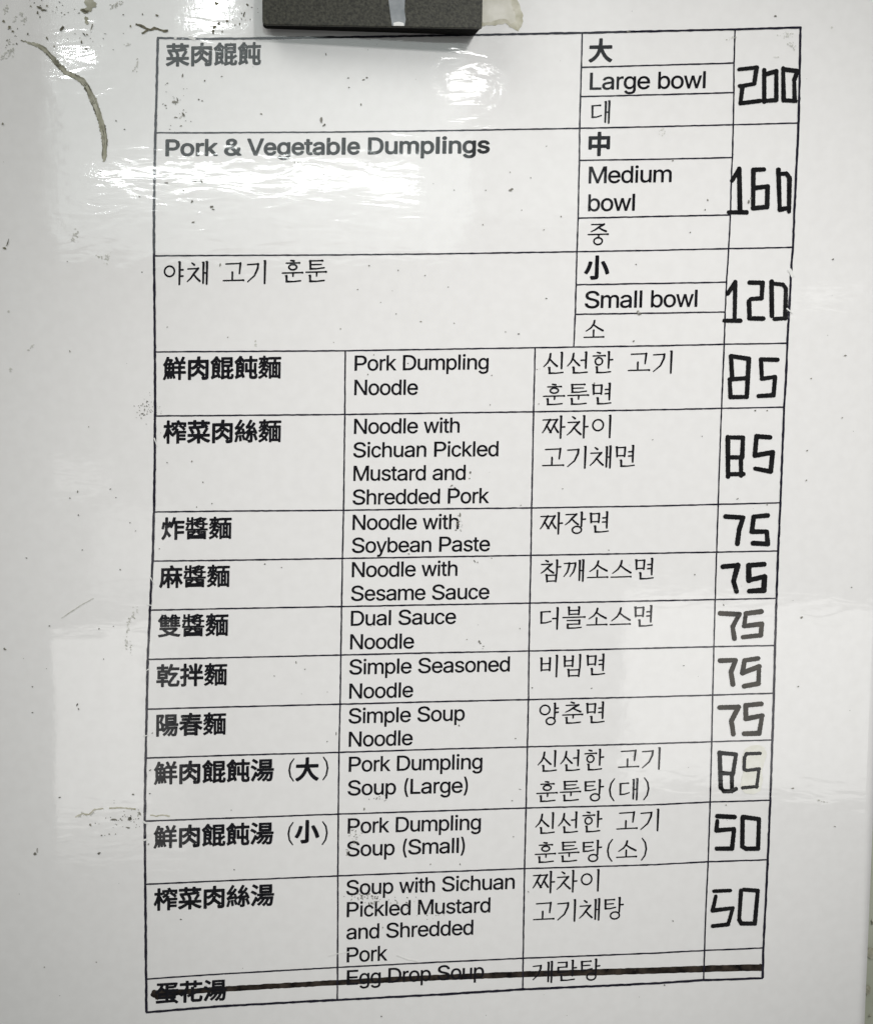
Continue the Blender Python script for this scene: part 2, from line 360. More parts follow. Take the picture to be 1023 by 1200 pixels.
    's': (0.5, [[91,-9, 141,-11, 185,-1, 204,9, 221,23, 231,35, 239,54, 242,73, 239,98, 229,116, 216,130, 197,141, 179,148, 97,169, 85,176, 78,185, 76,198, 81,210, 97,222, 116,227, 141,227, 160,222, 173,210, 185,191, 191,189, 235,201, 237,204, 230,223, 212,248, 191,263, 160,274, 135,276, 110,276, 85,271, 66,263, 47,252, 35,240, 24,223, 20,210, 18,191, 20,173, 29,154, 41,140, 57,129, 79,119, 164,98, 174,91, 182,79, 182,66, 172,52, 154,42, 135,38, 110,39, 85,47, 72,59, 60,81, 16,73, 10,68, 18,41, 35,18, 60,1]]),
    't': (0.278, [[102,-9, 135,-5, 140,-2, 141,4, 132,41, 129,44, 97,42, 91,45, 86,54, 84,223, 129,224, 135,228, 136,266, 129,273, 85,274, 84,316, 84,329, 79,337, 41,338, 32,335, 31,279, 29,274, -3,273, -8,266, -8,229, -3,224, 31,223, 31,60, 38,29, 47,14, 66,0, 85,-7]]),
    'u': (0.556, [[107,-9, 135,-9, 160,-3, 179,6, 197,22, 202,16, 204,-4, 247,-6, 257,-2, 257,266, 253,273, 204,272, 200,266, 200,98, 195,79, 183,60, 160,45, 135,41, 110,46, 90,60, 81,79, 78,98, 78,266, 72,273, 29,273, 22,271, 20,266, 20,98, 22,73, 27,54, 39,29, 57,10, 79,-2]]),
    'w': (0.722, [[74,-2, 79,-6, 85,-6, 122,-6, 127,-2, 179,184, 185,173, 234,-2, 241,-6, 279,-6, 287,-2, 368,266, 360,273, 315,273, 310,266, 265,98, 260,78, 210,266, 205,273, 160,273, 154,270, 104,84, 97,93, 51,266, 47,272, 41,273, -3,273, -7,266]]),
    'y': (0.5, [[19,-102, 35,-107, 54,-108, 85,-103, 110,-87, 127,-65, 138,-40, 255,266, 247,273, 204,273, 197,270, 135,97, 129,77, 122,73, 54,268, 47,273, -3,271, -5,266, -3,260, 96,-2, 84,-34, 72,-51, 60,-57, 35,-55, 29,-55, 26,-59, 16,-96]]),
}
BOLD = {
    '&': (0.722, [[109,-15, 147,-20, 191,-17, 235,-6, 266,9, 291,-13, 297,-15, 360,-15, 366,-14, 374,-9, 376,4, 373,10, 323,60, 339,91, 347,116, 351,154, 347,168, 335,173, 285,173, 279,171, 272,160, 266,124, 260,124, 202,185, 247,217, 263,235, 272,250, 278,266, 280,285, 278,304, 272,318, 262,335, 250,348, 216,367, 172,376, 122,372, 85,358, 66,343, 54,328, 41,298, 40,279, 42,260, 56,229, 81,198, 40,166, 18,141, 6,110, 6,79, 16,48, 29,30, 41,17, 72,-3], [122,53, 104,62, 94,73, 89,85, 90,104, 105,123, 135,143, 155,123, 212,66, 210,63, 191,53, 166,48, 141,48], [147,238, 125,266, 122,279, 124,291, 129,298, 141,306, 154,309, 172,308, 185,304, 193,298, 197,291, 197,279, 185,262]]),
    'D': (0.722, [[41,-15, 172,-15, 216,-9, 247,1, 272,14, 297,33, 317,54, 335,85, 348,123, 354,166, 353,204, 349,235, 336,273, 318,304, 295,329, 254,355, 204,370, 160,373, 35,373, 24,366, 21,354, 22,-2, 29,-13], [104,55, 100,60, 100,298, 104,303, 110,303, 185,301, 219,291, 246,273, 256,260, 266,241, 276,198, 275,148, 268,123, 259,104, 247,88, 235,77, 204,62, 166,56]]),
    'P': (0.667, [[41,-15, 91,-15, 102,-9, 105,4, 105,110, 110,116, 191,116, 235,123, 260,132, 279,144, 297,160, 307,173, 318,191, 326,216, 329,241, 327,266, 320,291, 312,310, 298,329, 284,341, 247,362, 204,372, 41,373, 35,372, 27,366, 24,354, 24,-2, 29,-11], [110,186, 105,191, 105,298, 110,303, 197,301, 216,296, 234,285, 245,266, 248,241, 242,216, 229,200, 210,190, 191,186]]),
    'V': (0.667, [[141,-15, 197,-15, 207,-9, 344,354, 342,366, 332,373, 279,373, 267,366, 177,116, 166,92, 66,366, 54,373, 4,373, -9,366, -11,360, -9,348, 125,-2, 129,-9]]),
    'a': (0.556, [[71,-15, 104,-21, 135,-20, 160,-13, 185,-1, 188,-9, 197,-15, 247,-15, 258,-9, 261,4, 259,198, 250,229, 235,250, 210,269, 179,281, 141,286, 97,281, 66,270, 35,249, 19,229, 10,210, 11,198, 18,191, 66,178, 72,178, 79,182, 91,200, 104,210, 122,216, 141,218, 160,215, 172,210, 179,203, 184,191, 184,179, 179,176, 97,166, 54,154, 29,139, 10,116, 3,98, 1,79, 3,54, 9,35, 22,16, 34,4, 54,-8], [116,47, 97,50, 82,60, 77,73, 80,85, 86,91, 99,98, 147,106, 183,110, 184,91, 179,75, 166,61, 154,53, 135,48]]),
    'b': (0.611, [[35,-15, 79,-15, 85,-13, 97,1, 116,-11, 141,-19, 172,-21, 204,-16, 229,-6, 253,10, 270,29, 285,52, 297,85, 302,123, 300,166, 289,204, 271,235, 247,259, 222,274, 191,283, 160,285, 135,282, 116,276, 97,265, 93,273, 93,360, 91,366, 85,371, 72,373, 29,373, 20,366, 17,354, 17,-2, 22,-11], [135,52, 114,66, 99,91, 93,129, 96,166, 107,191, 127,210, 154,217, 179,215, 191,209, 204,199, 219,173, 225,135, 221,98, 209,73, 191,56, 166,48]]),
    'e': (0.556, [[102,-15, 129,-20, 160,-20, 185,-16, 210,-8, 235,7, 251,23, 266,46, 272,66, 266,75, 260,79, 210,89, 203,85, 191,65, 179,55, 154,48, 129,49, 110,56, 97,66, 85,85, 80,98, 82,104, 266,105, 273,110, 276,116, 276,154, 267,198, 252,229, 229,255, 197,275, 160,284, 116,283, 79,271, 47,249, 23,216, 8,179, 3,135, 7,91, 20,54, 41,23, 66,1], [85,170, 82,173, 83,179, 91,193, 104,206, 116,213, 135,217, 154,216, 166,213, 180,204, 191,189, 197,172]]),
    'g': (0.611, [[97,-115, 122,-120, 154,-121, 185,-118, 210,-112, 233,-102, 252,-90, 266,-75, 277,-59, 284,-40, 288,-15, 287,273, 279,281, 229,282, 220,279, 210,264, 185,278, 166,283, 141,286, 110,282, 85,275, 60,260, 39,241, 22,216, 11,191, 6,166, 4,116, 8,91, 16,66, 26,48, 41,29, 54,16, 74,4, 91,-4, 116,-10, 160,-10, 185,-4, 210,10, 212,4, 210,-21, 204,-34, 191,-44, 172,-51, 141,-53, 116,-49, 97,-38, 79,-17, 72,-14, 60,-16, 18,-40, 16,-53, 39,-84, 66,-103], [129,58, 116,63, 104,71, 89,91, 81,123, 82,160, 91,185, 110,207, 135,216, 160,216, 185,206, 194,198, 204,183, 213,148, 211,110, 202,85, 184,66, 160,58]]),
    'i': (0.278, [[47,-15, 97,-15, 108,-9, 111,-2, 111,266, 105,279, 97,282, 41,282, 34,279, 28,266, 28,-2, 35,-13], [59,298, 79,297, 97,303, 114,316, 120,329, 121,348, 116,360, 104,373, 85,382, 66,383, 47,380, 29,367, 20,354, 18,335, 26,316, 41,304]]),
    'k': (0.556, [[35,-15, 79,-15, 85,-14, 92,-9, 95,4, 96,91, 110,103, 210,-12, 216,-15, 279,-15, 291,-9, 293,4, 290,10, 171,148, 170,154, 272,249, 282,260, 284,266, 279,279, 272,282, 210,282, 204,280, 97,181, 95,185, 95,360, 93,366, 85,372, 79,373, 35,373, 22,368, 18,354, 18,4, 22,-10]]),
    'l': (0.278, [[41,-15, 104,-14, 111,-9, 113,-2, 113,360, 110,367, 101,373, 38,373, 29,367, 26,360, 26,-2, 29,-9]]),
    'm': (0.889, [[35,-15, 79,-15, 88,-9, 91,4, 91,166, 93,185, 99,198, 110,208, 122,214, 141,218, 166,212, 176,204, 183,191, 184,-2, 187,-9, 197,-15, 247,-15, 258,-9, 260,-2, 261,173, 262,185, 267,198, 279,210, 304,217, 329,214, 346,204, 352,191, 353,179, 354,-2, 360,-12, 372,-15, 416,-15, 427,-9, 430,-2, 429,198, 425,216, 418,235, 397,261, 366,279, 329,287, 304,285, 279,279, 254,267, 235,251, 204,276, 172,286, 147,286, 129,283, 110,276, 91,265, 85,278, 79,281, 29,282, 20,279, 14,266, 14,4, 17,-9, 22,-13]]),
    'n': (0.611, [[35,-15, 85,-15, 91,-11, 96,-2, 97,173, 101,185, 109,198, 129,212, 154,217, 179,213, 195,204, 204,191, 209,166, 209,-2, 216,-13, 222,-15, 272,-15, 284,-9, 287,4, 287,79, 287,179, 283,204, 271,235, 247,262, 216,278, 185,285, 160,285, 135,281, 116,274, 97,263, 91,276, 85,281, 29,281, 22,277, 19,266, 19,4, 22,-10]]),
    'o': (0.611, [[108,-15, 135,-20, 166,-20, 197,-15, 222,-6, 247,10, 267,29, 284,54, 294,79, 301,110, 302,141, 298,173, 287,204, 272,229, 249,254, 222,270, 197,280, 166,285, 135,285, 104,279, 79,268, 57,254, 38,235, 21,210, 11,185, 5,154, 4,123, 8,91, 19,60, 34,35, 54,14, 79,-3], [122,53, 110,61, 99,73, 87,98, 82,135, 89,173, 104,198, 122,211, 147,217, 179,213, 191,207, 204,196, 219,166, 224,129, 217,91, 201,66, 179,52, 147,48]]),
    'p': (0.611, [[29,-115, 79,-115, 91,-109, 93,-102, 93,-9, 94,-2, 97,1, 116,-11, 141,-19, 166,-21, 197,-17, 222,-9, 245,4, 265,23, 279,41, 291,66, 298,91, 302,123, 301,154, 297,179, 289,204, 276,229, 260,248, 226,273, 185,284, 160,285, 135,282, 116,276, 97,265, 94,266, 86,279, 79,282, 29,282, 18,273, 17,-102, 20,-109], [135,52, 114,66, 99,91, 93,129, 96,166, 107,191, 127,210, 154,217, 179,215, 191,209, 204,199, 219,173, 225,135, 221,98, 209,73, 191,56, 166,48]]),
    'r': (0.389, [[41,-15, 85,-15, 97,-9, 100,-2, 100,166, 101,179, 107,191, 120,204, 135,211, 154,214, 191,212, 197,216, 201,223, 202,273, 199,279, 191,284, 172,286, 135,282, 104,269, 97,270, 92,279, 85,282, 35,282, 29,280, 23,273, 22,-2, 29,-13]]),
    's': (0.556, [[89,-15, 116,-20, 147,-21, 179,-17, 204,-10, 229,2, 247,16, 262,35, 270,54, 273,73, 270,98, 260,118, 244,135, 229,145, 204,156, 110,178, 99,185, 95,191, 97,203, 106,210, 122,217, 141,219, 160,218, 172,214, 185,204, 196,185, 204,181, 260,191, 266,198, 266,210, 258,229, 244,248, 216,269, 179,282, 129,285, 104,282, 79,274, 60,265, 41,251, 28,235, 19,216, 16,198, 18,173, 26,154, 41,135, 59,123, 79,114, 172,91, 185,85, 191,79, 191,66, 179,56, 160,49, 141,47, 116,49, 97,57, 88,66, 79,85, 72,89, 22,82, 10,76, 6,66, 9,54, 18,35, 29,19, 54,-1]]),
    't': (0.333, [[96,-15, 129,-18, 160,-14, 171,-9, 174,4, 166,41, 160,50, 154,52, 116,51, 112,54, 108,60, 108,210, 110,214, 116,215, 160,217, 167,229, 168,266, 162,279, 154,282, 110,282, 108,285, 108,316, 107,335, 104,341, 97,346, 41,346, 34,341, 31,335, 31,285, 22,282, -3,282, -9,278, -14,266, -14,229, -12,223, -3,216, 22,215, 29,214, 31,210, 31,66, 36,35, 45,16, 57,4, 72,-7]]),
    'u': (0.611, [[102,-15, 129,-18, 160,-16, 185,-9, 210,5, 213,-9, 222,-15, 272,-15, 284,-9, 287,-2, 286,273, 281,279, 272,282, 222,282, 215,279, 209,266, 209,104, 204,81, 197,71, 186,60, 160,51, 129,53, 116,59, 107,66, 100,79, 96,98, 95,273, 90,279, 79,282, 35,282, 22,277, 18,266, 18,98, 23,60, 33,35, 52,10, 72,-4]]),
}
CHINESE = {
    '菜': (1, [[230,5, 270,5, 280,10, 283,15, 285,110, 320,83, 370,52, 420,29, 455,18, 465,21, 492,55, 496,65, 490,78, 412,105, 348,140, 355,143, 475,143, 486,150, 488,160, 488,195, 481,205, 475,207, 400,207, 393,210, 456,305, 455,315, 452,320, 422,335, 445,341, 451,355, 445,365, 414,395, 470,397, 480,400, 486,410, 485,451, 480,457, 470,460, 370,460, 367,485, 364,490, 355,495, 310,494, 300,485, 300,465, 295,460, 265,460, 205,460, 200,465, 199,485, 190,494, 145,495, 136,490, 133,485, 130,460, 30,460, 20,456, 16,445, 16,410, 21,400, 30,397, 130,397, 132,370, 130,368, 45,365, 35,360, 32,355, 31,345, 41,310, 45,305, 56,300, 54,295, 54,285, 82,245, 99,210, 95,207, 30,207, 20,204, 14,195, 15,153, 20,146, 30,143, 140,143, 148,140, 85,104, 10,75, 2,65, 4,55, 31,20, 45,15, 75,26, 126,50, 175,80, 210,107, 214,105, 215,100, 215,15, 220,9], [140,208, 136,210, 157,220, 160,225, 160,235, 146,265, 123,300, 125,304, 130,305, 175,307, 190,307, 212,260, 218,240, 215,230, 214,210, 210,207], [285,208, 283,235, 285,250, 277,275, 260,310, 265,313, 370,326, 385,328, 388,325, 364,280, 333,230, 335,218, 346,210, 340,207], [205,372, 200,375, 200,380, 200,395, 205,397, 295,397, 299,395, 300,390, 300,385, 295,380], [370,392, 368,395, 370,397, 390,395]]),
    '肉': (1, [[41,5, 85,3, 99,10, 102,20, 102,80, 105,86, 115,71, 125,66, 155,76, 180,89, 209,110, 250,150, 300,112, 342,75, 325,73, 320,70, 314,60, 327,15, 334,5, 345,2, 410,5, 435,10, 450,18, 463,35, 468,60, 469,315, 469,405, 465,416, 460,421, 450,423, 295,423, 290,425, 295,480, 291,490, 280,495, 240,495, 227,490, 223,480, 218,430, 215,423, 50,423, 39,420, 34,415, 32,405, 32,20, 35,10], [380,73, 376,75, 395,95, 399,90, 398,75, 395,73], [395,124, 355,158, 280,214, 291,260, 295,265, 300,262, 360,217, 375,220, 395,243, 398,240, 399,130], [105,129, 102,135, 102,225, 105,233, 118,215, 130,211, 174,230, 204,250, 215,259, 217,255, 215,245, 200,207, 186,185, 170,167, 150,151], [105,272, 102,280, 102,350, 105,353, 195,352, 196,350, 184,330, 160,304, 140,289], [240,279, 236,280, 239,285, 245,293, 250,294, 265,285, 272,280, 270,279], [395,280, 355,308, 289,350, 290,351, 395,353, 399,350, 399,345, 399,285]]),
    '餛': (1, [[245,5, 285,19, 350,38, 365,21, 380,13, 405,11, 460,13, 470,16, 481,25, 490,42, 495,60, 499,95, 497,105, 490,111, 455,125, 445,120, 442,115, 438,70, 409,70, 410,138, 480,184, 490,192, 494,200, 490,211, 470,235, 460,241, 450,237, 410,206, 409,210, 410,262, 460,264, 470,269, 473,275, 472,460, 470,466, 460,471, 340,471, 245,471, 235,469, 229,460, 229,410, 225,402, 162,460, 167,475, 160,484, 125,496, 115,496, 65,431, 37,405, 5,382, 1,375, 3,365, 21,330, 25,326, 39,320, 39,95, 35,83, 18,70, 14,60, 31,20, 40,13, 50,14, 75,28, 160,62, 163,60, 170,40, 180,32, 215,44, 220,42, 235,10], [225,68, 190,150, 205,155, 211,165, 212,335, 207,350, 225,368, 228,365, 229,360, 229,275, 234,265, 234,90, 232,75], [300,86, 296,90, 296,145, 298,150, 345,151, 348,145, 348,100, 345,97], [105,102, 101,105, 101,150, 105,154, 125,154, 130,150, 129,145, 140,115], [105,210, 101,215, 102,225, 105,226, 150,226, 150,210], [300,210, 296,215, 296,260, 300,264, 345,263, 348,260, 348,215, 346,210], [105,282, 101,285, 101,290, 105,293, 150,291, 150,284, 145,282], [295,321, 290,325, 293,340, 410,340, 410,322, 405,321], [75,349, 72,350, 90,367, 93,365, 99,350], [165,349, 149,385, 150,390, 160,380, 188,350], [125,398, 121,400, 125,405, 130,408, 134,405, 135,400], [295,396, 290,400, 290,405, 290,410, 295,415, 410,413, 410,397, 405,396]]),
    '飩': (1, [[369,10, 430,9, 460,15, 470,20, 480,29, 490,50, 495,105, 490,112, 473,120, 474,335, 470,341, 460,346, 425,345, 416,340, 413,330, 413,215, 410,210, 385,210, 380,215, 380,355, 380,360, 385,364, 485,365, 493,375, 493,415, 490,422, 480,427, 385,427, 380,430, 379,485, 370,493, 335,493, 325,491, 319,485, 318,430, 315,427, 230,427, 223,425, 215,416, 166,460, 170,475, 165,483, 120,497, 110,490, 92,460, 67,430, 40,405, 10,383, 5,376, 7,365, 24,330, 30,324, 40,323, 42,315, 42,95, 39,85, 21,70, 17,60, 36,20, 40,15, 50,13, 80,28, 160,62, 165,59, 174,35, 185,31, 221,45, 230,55, 222,85, 193,150, 210,156, 215,165, 216,335, 210,350, 225,365, 315,364, 318,360, 318,215, 315,210, 290,210, 288,215, 288,330, 285,340, 275,345, 240,345, 231,340, 228,335, 228,160, 233,150, 240,147, 315,147, 318,145, 319,65, 324,40, 330,30, 341,20], [385,72, 381,75, 380,80, 380,145, 410,147, 413,145, 413,125, 420,116, 435,111, 433,75, 425,72], [110,104, 106,110, 106,150, 110,153, 130,152, 131,145, 141,115], [110,210, 106,215, 108,225, 150,226, 152,220, 150,210], [110,282, 106,285, 106,290, 110,293, 150,292, 152,290, 150,283], [80,349, 77,350, 82,355, 96,365, 101,350], [170,349, 153,385, 155,387, 162,380, 188,350]]),
    '大': (1, [[43,5, 55,4, 100,28, 140,56, 171,85, 204,125, 224,155, 250,211, 255,211, 290,145, 315,109, 345,76, 373,50, 408,25, 445,5, 460,6, 495,49, 497,55, 494,65, 490,70, 455,88, 422,110, 395,134, 372,160, 350,191, 331,225, 312,265, 309,280, 475,281, 487,290, 489,320, 487,345, 475,354, 285,354, 288,485, 285,490, 275,497, 230,497, 220,494, 213,480, 211,395, 206,355, 30,354, 20,350, 15,343, 14,295, 19,285, 25,282, 190,281, 193,275, 179,235, 163,200, 144,170, 120,140, 90,113, 55,89, 15,68, 6,60, 4,50, 9,40]]),
    '中': (1, [[221,5, 270,3, 280,7, 285,15, 287,165, 390,167, 395,165, 395,155, 399,145, 410,138, 455,138, 465,145, 469,155, 469,390, 466,400, 460,406, 450,408, 290,408, 287,410, 286,415, 285,485, 278,495, 270,498, 230,498, 220,495, 215,490, 212,480, 210,408, 45,408, 35,402, 31,395, 31,155, 33,145, 45,136, 90,136, 101,145, 105,167, 210,167, 212,20, 215,10], [105,239, 103,245, 103,335, 210,337, 210,239], [290,239, 286,245, 287,335, 395,335, 395,240]]),
    '小': (1, [[138,5, 150,0, 180,0, 245,6, 260,11, 274,20, 282,30, 289,45, 292,75, 292,475, 285,488, 275,493, 230,493, 220,488, 214,480, 212,80, 205,78, 135,78, 125,76, 120,71, 117,65, 116,55, 134,10], [436,105, 450,101, 495,119, 505,127, 507,140, 491,195, 467,255, 437,315, 400,375, 385,378, 345,364, 336,355, 333,345, 394,220, 415,165, 429,115], [48,110, 60,112, 69,120, 87,145, 114,195, 137,255, 161,340, 161,355, 155,364, 145,368, 110,374, 95,374, 84,365, 69,305, 51,250, 30,205, -3,155, -3,145, 3,135]]),
    '鮮': (1, [[34,10, 40,7, 50,8, 64,25, 78,50, 90,94, 94,75, 94,40, 100,30, 105,28, 135,31, 145,37, 150,84, 158,40, 162,35, 170,32, 203,40, 210,50, 203,90, 205,94, 225,40, 230,35, 240,33, 270,45, 274,50, 275,60, 245,135, 325,135, 327,130, 328,15, 333,10, 340,7, 375,7, 384,10, 389,20, 390,135, 485,135, 492,140, 495,150, 494,185, 485,195, 390,195, 390,237, 468,240, 474,250, 474,280, 473,290, 465,296, 390,299, 389,335, 470,336, 479,340, 482,345, 483,380, 480,390, 470,396, 440,396, 437,400, 468,465, 468,475, 460,483, 420,494, 409,490, 378,415, 370,398, 365,396, 345,396, 342,400, 324,450, 302,490, 290,491, 260,481, 253,475, 251,465, 279,400, 275,396, 250,396, 240,391, 237,385, 235,368, 200,367, 196,370, 220,420, 218,430, 190,449, 135,449, 141,475, 137,485, 130,489, 95,494, 85,491, 81,485, 69,445, 53,405, 34,370, 5,325, 9,315, 25,304, 38,290, 38,160, 45,145, 30,80, 21,60, 5,35, 10,24], [250,195, 250,242, 260,238, 320,238, 327,235, 327,200, 325,195], [100,204, 95,205, 95,225, 100,230, 110,230, 115,226, 115,205], [170,204, 170,228, 190,228, 191,205], [100,285, 95,290, 96,310, 115,310, 115,288, 110,285], [170,285, 170,310, 190,310, 190,286], [250,293, 250,336, 325,336, 327,330, 327,300, 325,297, 260,297], [105,367, 102,370, 115,392, 140,391, 130,369, 125,367]]),
    '麵': (1, [[30,10, 40,10, 80,28, 109,45, 135,65, 140,66, 167,35, 175,31, 185,35, 208,55, 211,60, 208,70, 176,105, 205,150, 227,200, 228,215, 214,225, 230,246, 232,20, 235,13, 240,10, 275,10, 282,15, 283,30, 290,33, 425,32, 429,15, 435,11, 470,11, 475,13, 479,25, 479,350, 475,358, 470,360, 385,360, 381,365, 390,406, 480,408, 485,410, 489,420, 489,450, 486,460, 475,463, 235,463, 225,460, 220,454, 165,454, 160,455, 159,485, 155,490, 145,492, 115,491, 110,488, 107,480, 105,454, 30,454, 20,450, 18,440, 18,415, 20,407, 25,403, 50,403, 56,400, 41,360, 30,342, 14,325, 12,315, 36,295, 45,293, 60,305, 75,326, 83,315, 50,288, 10,265, 5,255, 29,225, 35,223, 55,232, 90,258, 93,255, 68,210, 40,176, 12,150, 11,140, 40,109, 50,111, 70,126, 97,105, 65,82, 8,55, 5,45], [285,88, 283,90, 283,300, 285,304, 295,305, 299,300, 299,95, 299,90, 295,88], [350,88, 348,90, 348,125, 360,127, 363,125, 364,120, 364,90, 360,88], [415,88, 412,95, 412,300, 415,304, 425,304, 427,300, 427,90, 425,88], [130,144, 101,165, 113,180, 130,181, 158,180, 135,141], [350,178, 348,180, 348,215, 360,217, 364,215, 364,210, 364,180, 360,178], [145,235, 158,240, 160,265, 165,268, 185,251, 203,235, 200,232, 160,231], [350,268, 348,270, 348,300, 350,304, 360,305, 364,300, 363,270], [225,285, 183,315, 182,320, 190,325, 215,300, 220,300, 230,308, 232,285, 230,282], [230,351, 211,370, 220,402, 235,407, 315,408, 332,405, 324,365, 320,360, 240,360], [105,363, 97,370, 103,400, 105,402, 107,400], [165,378, 160,380, 160,400, 170,402, 172,400]]),
    '榨': (1, [[80,10, 90,7, 125,7, 132,10, 136,15, 138,205, 140,212, 150,190, 160,184, 170,172, 205,149, 213,150, 220,156, 276,215, 279,205, 279,20, 283,10, 290,6, 330,6, 338,10, 342,20, 342,70, 345,73, 465,74, 475,76, 481,85, 481,115, 477,125, 470,129, 345,130, 342,135, 345,146, 460,146, 472,150, 476,160, 476,190, 470,200, 460,202, 345,202, 342,205, 343,215, 345,217, 475,217, 485,219, 491,230, 490,267, 480,275, 455,275, 450,275, 448,280, 475,305, 477,315, 471,325, 444,350, 480,352, 488,360, 489,440, 481,450, 365,452, 360,454, 335,495, 325,498, 284,485, 280,475, 290,455, 285,452, 180,450, 173,440, 173,400, 170,397, 140,397, 138,400, 138,480, 135,488, 125,494, 90,494, 80,491, 75,480, 74,400, 70,397, 20,397, 15,394, 11,385, 11,350, 15,339, 25,335, 66,335, 68,330, 41,245, 23,205, -1,160, 0,153, 21,115, 30,109, 38,110, 43,115, 70,165, 74,160, 75,20], [200,224, 139,330, 140,335, 180,336, 190,346, 215,346, 187,325, 173,315, 171,305, 175,299, 205,271, 215,272, 255,301, 257,300, 235,265], [320,276, 320,280, 330,300, 327,310, 320,315, 291,325, 289,330, 325,370, 335,358, 360,341, 415,296, 432,280, 430,275], [235,360, 233,365, 233,390, 235,394, 265,393, 267,390], [425,364, 388,390, 390,393, 425,394, 428,390, 428,370], [330,373, 320,385, 308,390, 315,394, 325,394, 340,394, 346,390]]),
    '絲': (1, [[299,10, 330,9, 355,12, 374,20, 384,30, 390,50, 390,160, 391,165, 395,167, 419,115, 440,57, 445,53, 455,54, 486,65, 495,75, 485,110, 454,185, 485,202, 488,210, 482,230, 456,285, 430,329, 420,333, 405,328, 400,330, 445,393, 447,405, 440,413, 414,430, 400,433, 391,425, 355,369, 330,367, 328,370, 355,412, 380,460, 377,470, 370,475, 340,488, 330,488, 325,485, 278,400, 255,367, 239,355, 233,345, 245,307, 250,300, 260,298, 290,305, 304,305, 265,263, 240,246, 235,237, 230,235, 211,285, 201,305, 190,308, 170,303, 167,305, 220,382, 221,395, 215,402, 180,422, 170,418, 152,390, 125,352, 99,350, 136,405, 170,465, 168,475, 162,480, 130,494, 120,495, 114,490, 82,430, 43,370, 25,347, 10,337, 4,330, 5,320, 20,283, 30,280, 70,288, 77,285, 40,244, 25,231, 10,222, 7,215, 20,173, 25,168, 37,165, 21,100, 2,40, 10,30, 40,20, 50,20, 55,24, 72,70, 90,141, 95,143, 109,40, 120,34, 159,45, 164,55, 161,80, 151,150, 145,170, 140,174, 130,175, 100,167, 90,159, 85,164, 59,170, 65,175, 180,194, 184,185, 158,175, 154,170, 152,160, 170,115, 185,65, 195,57, 225,65, 265,46, 280,53, 293,15], [290,69, 288,70, 307,110, 325,164, 329,150, 328,70], [235,99, 209,170, 210,175, 236,185, 240,190, 241,200, 245,204, 250,193, 255,189, 265,189, 267,185, 252,135], [395,190, 390,195, 390,205, 425,210, 427,205, 425,202], [120,244, 150,282, 154,275, 163,250], [345,259, 342,260, 380,303, 387,290, 400,264]]),
    '炸': (1, [[37,10, 45,5, 55,8, 75,30, 104,75, 125,124, 165,66, 170,63, 175,62, 184,65, 212,95, 215,100, 213,110, 141,200, 146,265, 150,271, 160,266, 170,268, 180,279, 215,255, 225,256, 245,285, 275,347, 280,351, 282,345, 282,20, 287,10, 295,7, 335,7, 340,9, 346,20, 346,130, 348,135, 475,136, 485,139, 489,145, 489,185, 485,193, 480,196, 350,197, 346,200, 346,240, 350,247, 470,247, 480,250, 484,255, 485,295, 480,305, 470,308, 410,308, 350,308, 347,310, 348,350, 485,351, 492,355, 496,365, 496,400, 490,411, 480,413, 300,414, 314,470, 312,480, 305,486, 260,494, 251,485, 237,430, 220,381, 210,394, 170,407, 160,400, 150,360, 147,370, 147,475, 145,485, 135,491, 100,491, 90,488, 85,480, 84,385, 80,383, 70,388, 40,391, 31,385, 22,315, 7,255, 12,245, 40,233, 50,231, 58,235, 70,270, 80,329, 84,320, 82,240, 72,170, 63,140, 50,110, 32,80, 10,53, 7,45, 10,37]]),
    '醬': (1, [[51,15, 60,12, 95,12, 100,15, 105,24, 110,24, 390,24, 395,24, 400,15, 405,13, 445,13, 450,18, 451,180, 449,190, 440,193, 315,193, 313,195, 315,198, 475,199, 482,200, 486,205, 487,235, 480,243, 398,245, 410,254, 416,265, 418,310, 420,315, 475,315, 483,320, 484,350, 480,356, 420,358, 415,384, 390,390, 415,403, 440,422, 462,445, 462,455, 435,471, 363,470, 361,480, 355,484, 320,490, 295,476, 265,464, 185,443, 182,445, 180,485, 170,489, 135,488, 130,480, 129,425, 125,422, 95,422, 89,425, 88,475, 86,480, 75,483, 50,483, 42,480, 40,475, 40,390, 43,380, 50,378, 125,378, 129,375, 129,370, 125,368, 25,368, 20,365, 17,360, 17,335, 20,326, 25,323, 45,323, 48,320, 38,290, 16,265, 16,260, 20,255, 38,245, 16,240, 14,235, 14,205, 18,200, 25,199, 175,198, 177,195, 175,193, 60,193, 51,190, 49,185, 49,25], [180,109, 209,130, 225,153, 260,153, 264,150, 267,130, 280,115, 294,110, 290,108, 190,107], [105,135, 102,140, 102,150, 105,153, 160,152, 162,150, 145,143], [315,147, 313,150, 315,152, 395,152, 395,148, 390,147], [230,193, 226,195, 230,198, 260,198, 264,195, 260,193], [65,243, 63,245, 76,260, 90,285, 97,320, 100,323, 125,323, 129,320, 130,245, 125,243], [185,243, 182,245, 182,250, 182,310, 185,316, 215,315, 213,305, 216,300, 265,265, 280,253, 285,254, 300,267, 305,268, 313,250, 314,245, 310,243], [315,284, 285,310, 285,313, 280,315, 330,315, 365,315, 365,285], [185,357, 182,360, 182,370, 185,378, 190,370, 196,360], [300,359, 296,360, 360,378, 365,376, 365,360, 360,358], [185,381, 182,390, 182,415, 185,422, 200,403, 220,407, 230,408, 235,400, 243,395, 190,388], [295,404, 287,410, 290,413, 295,411, 305,405], [350,420, 334,430, 360,432, 376,430]]),
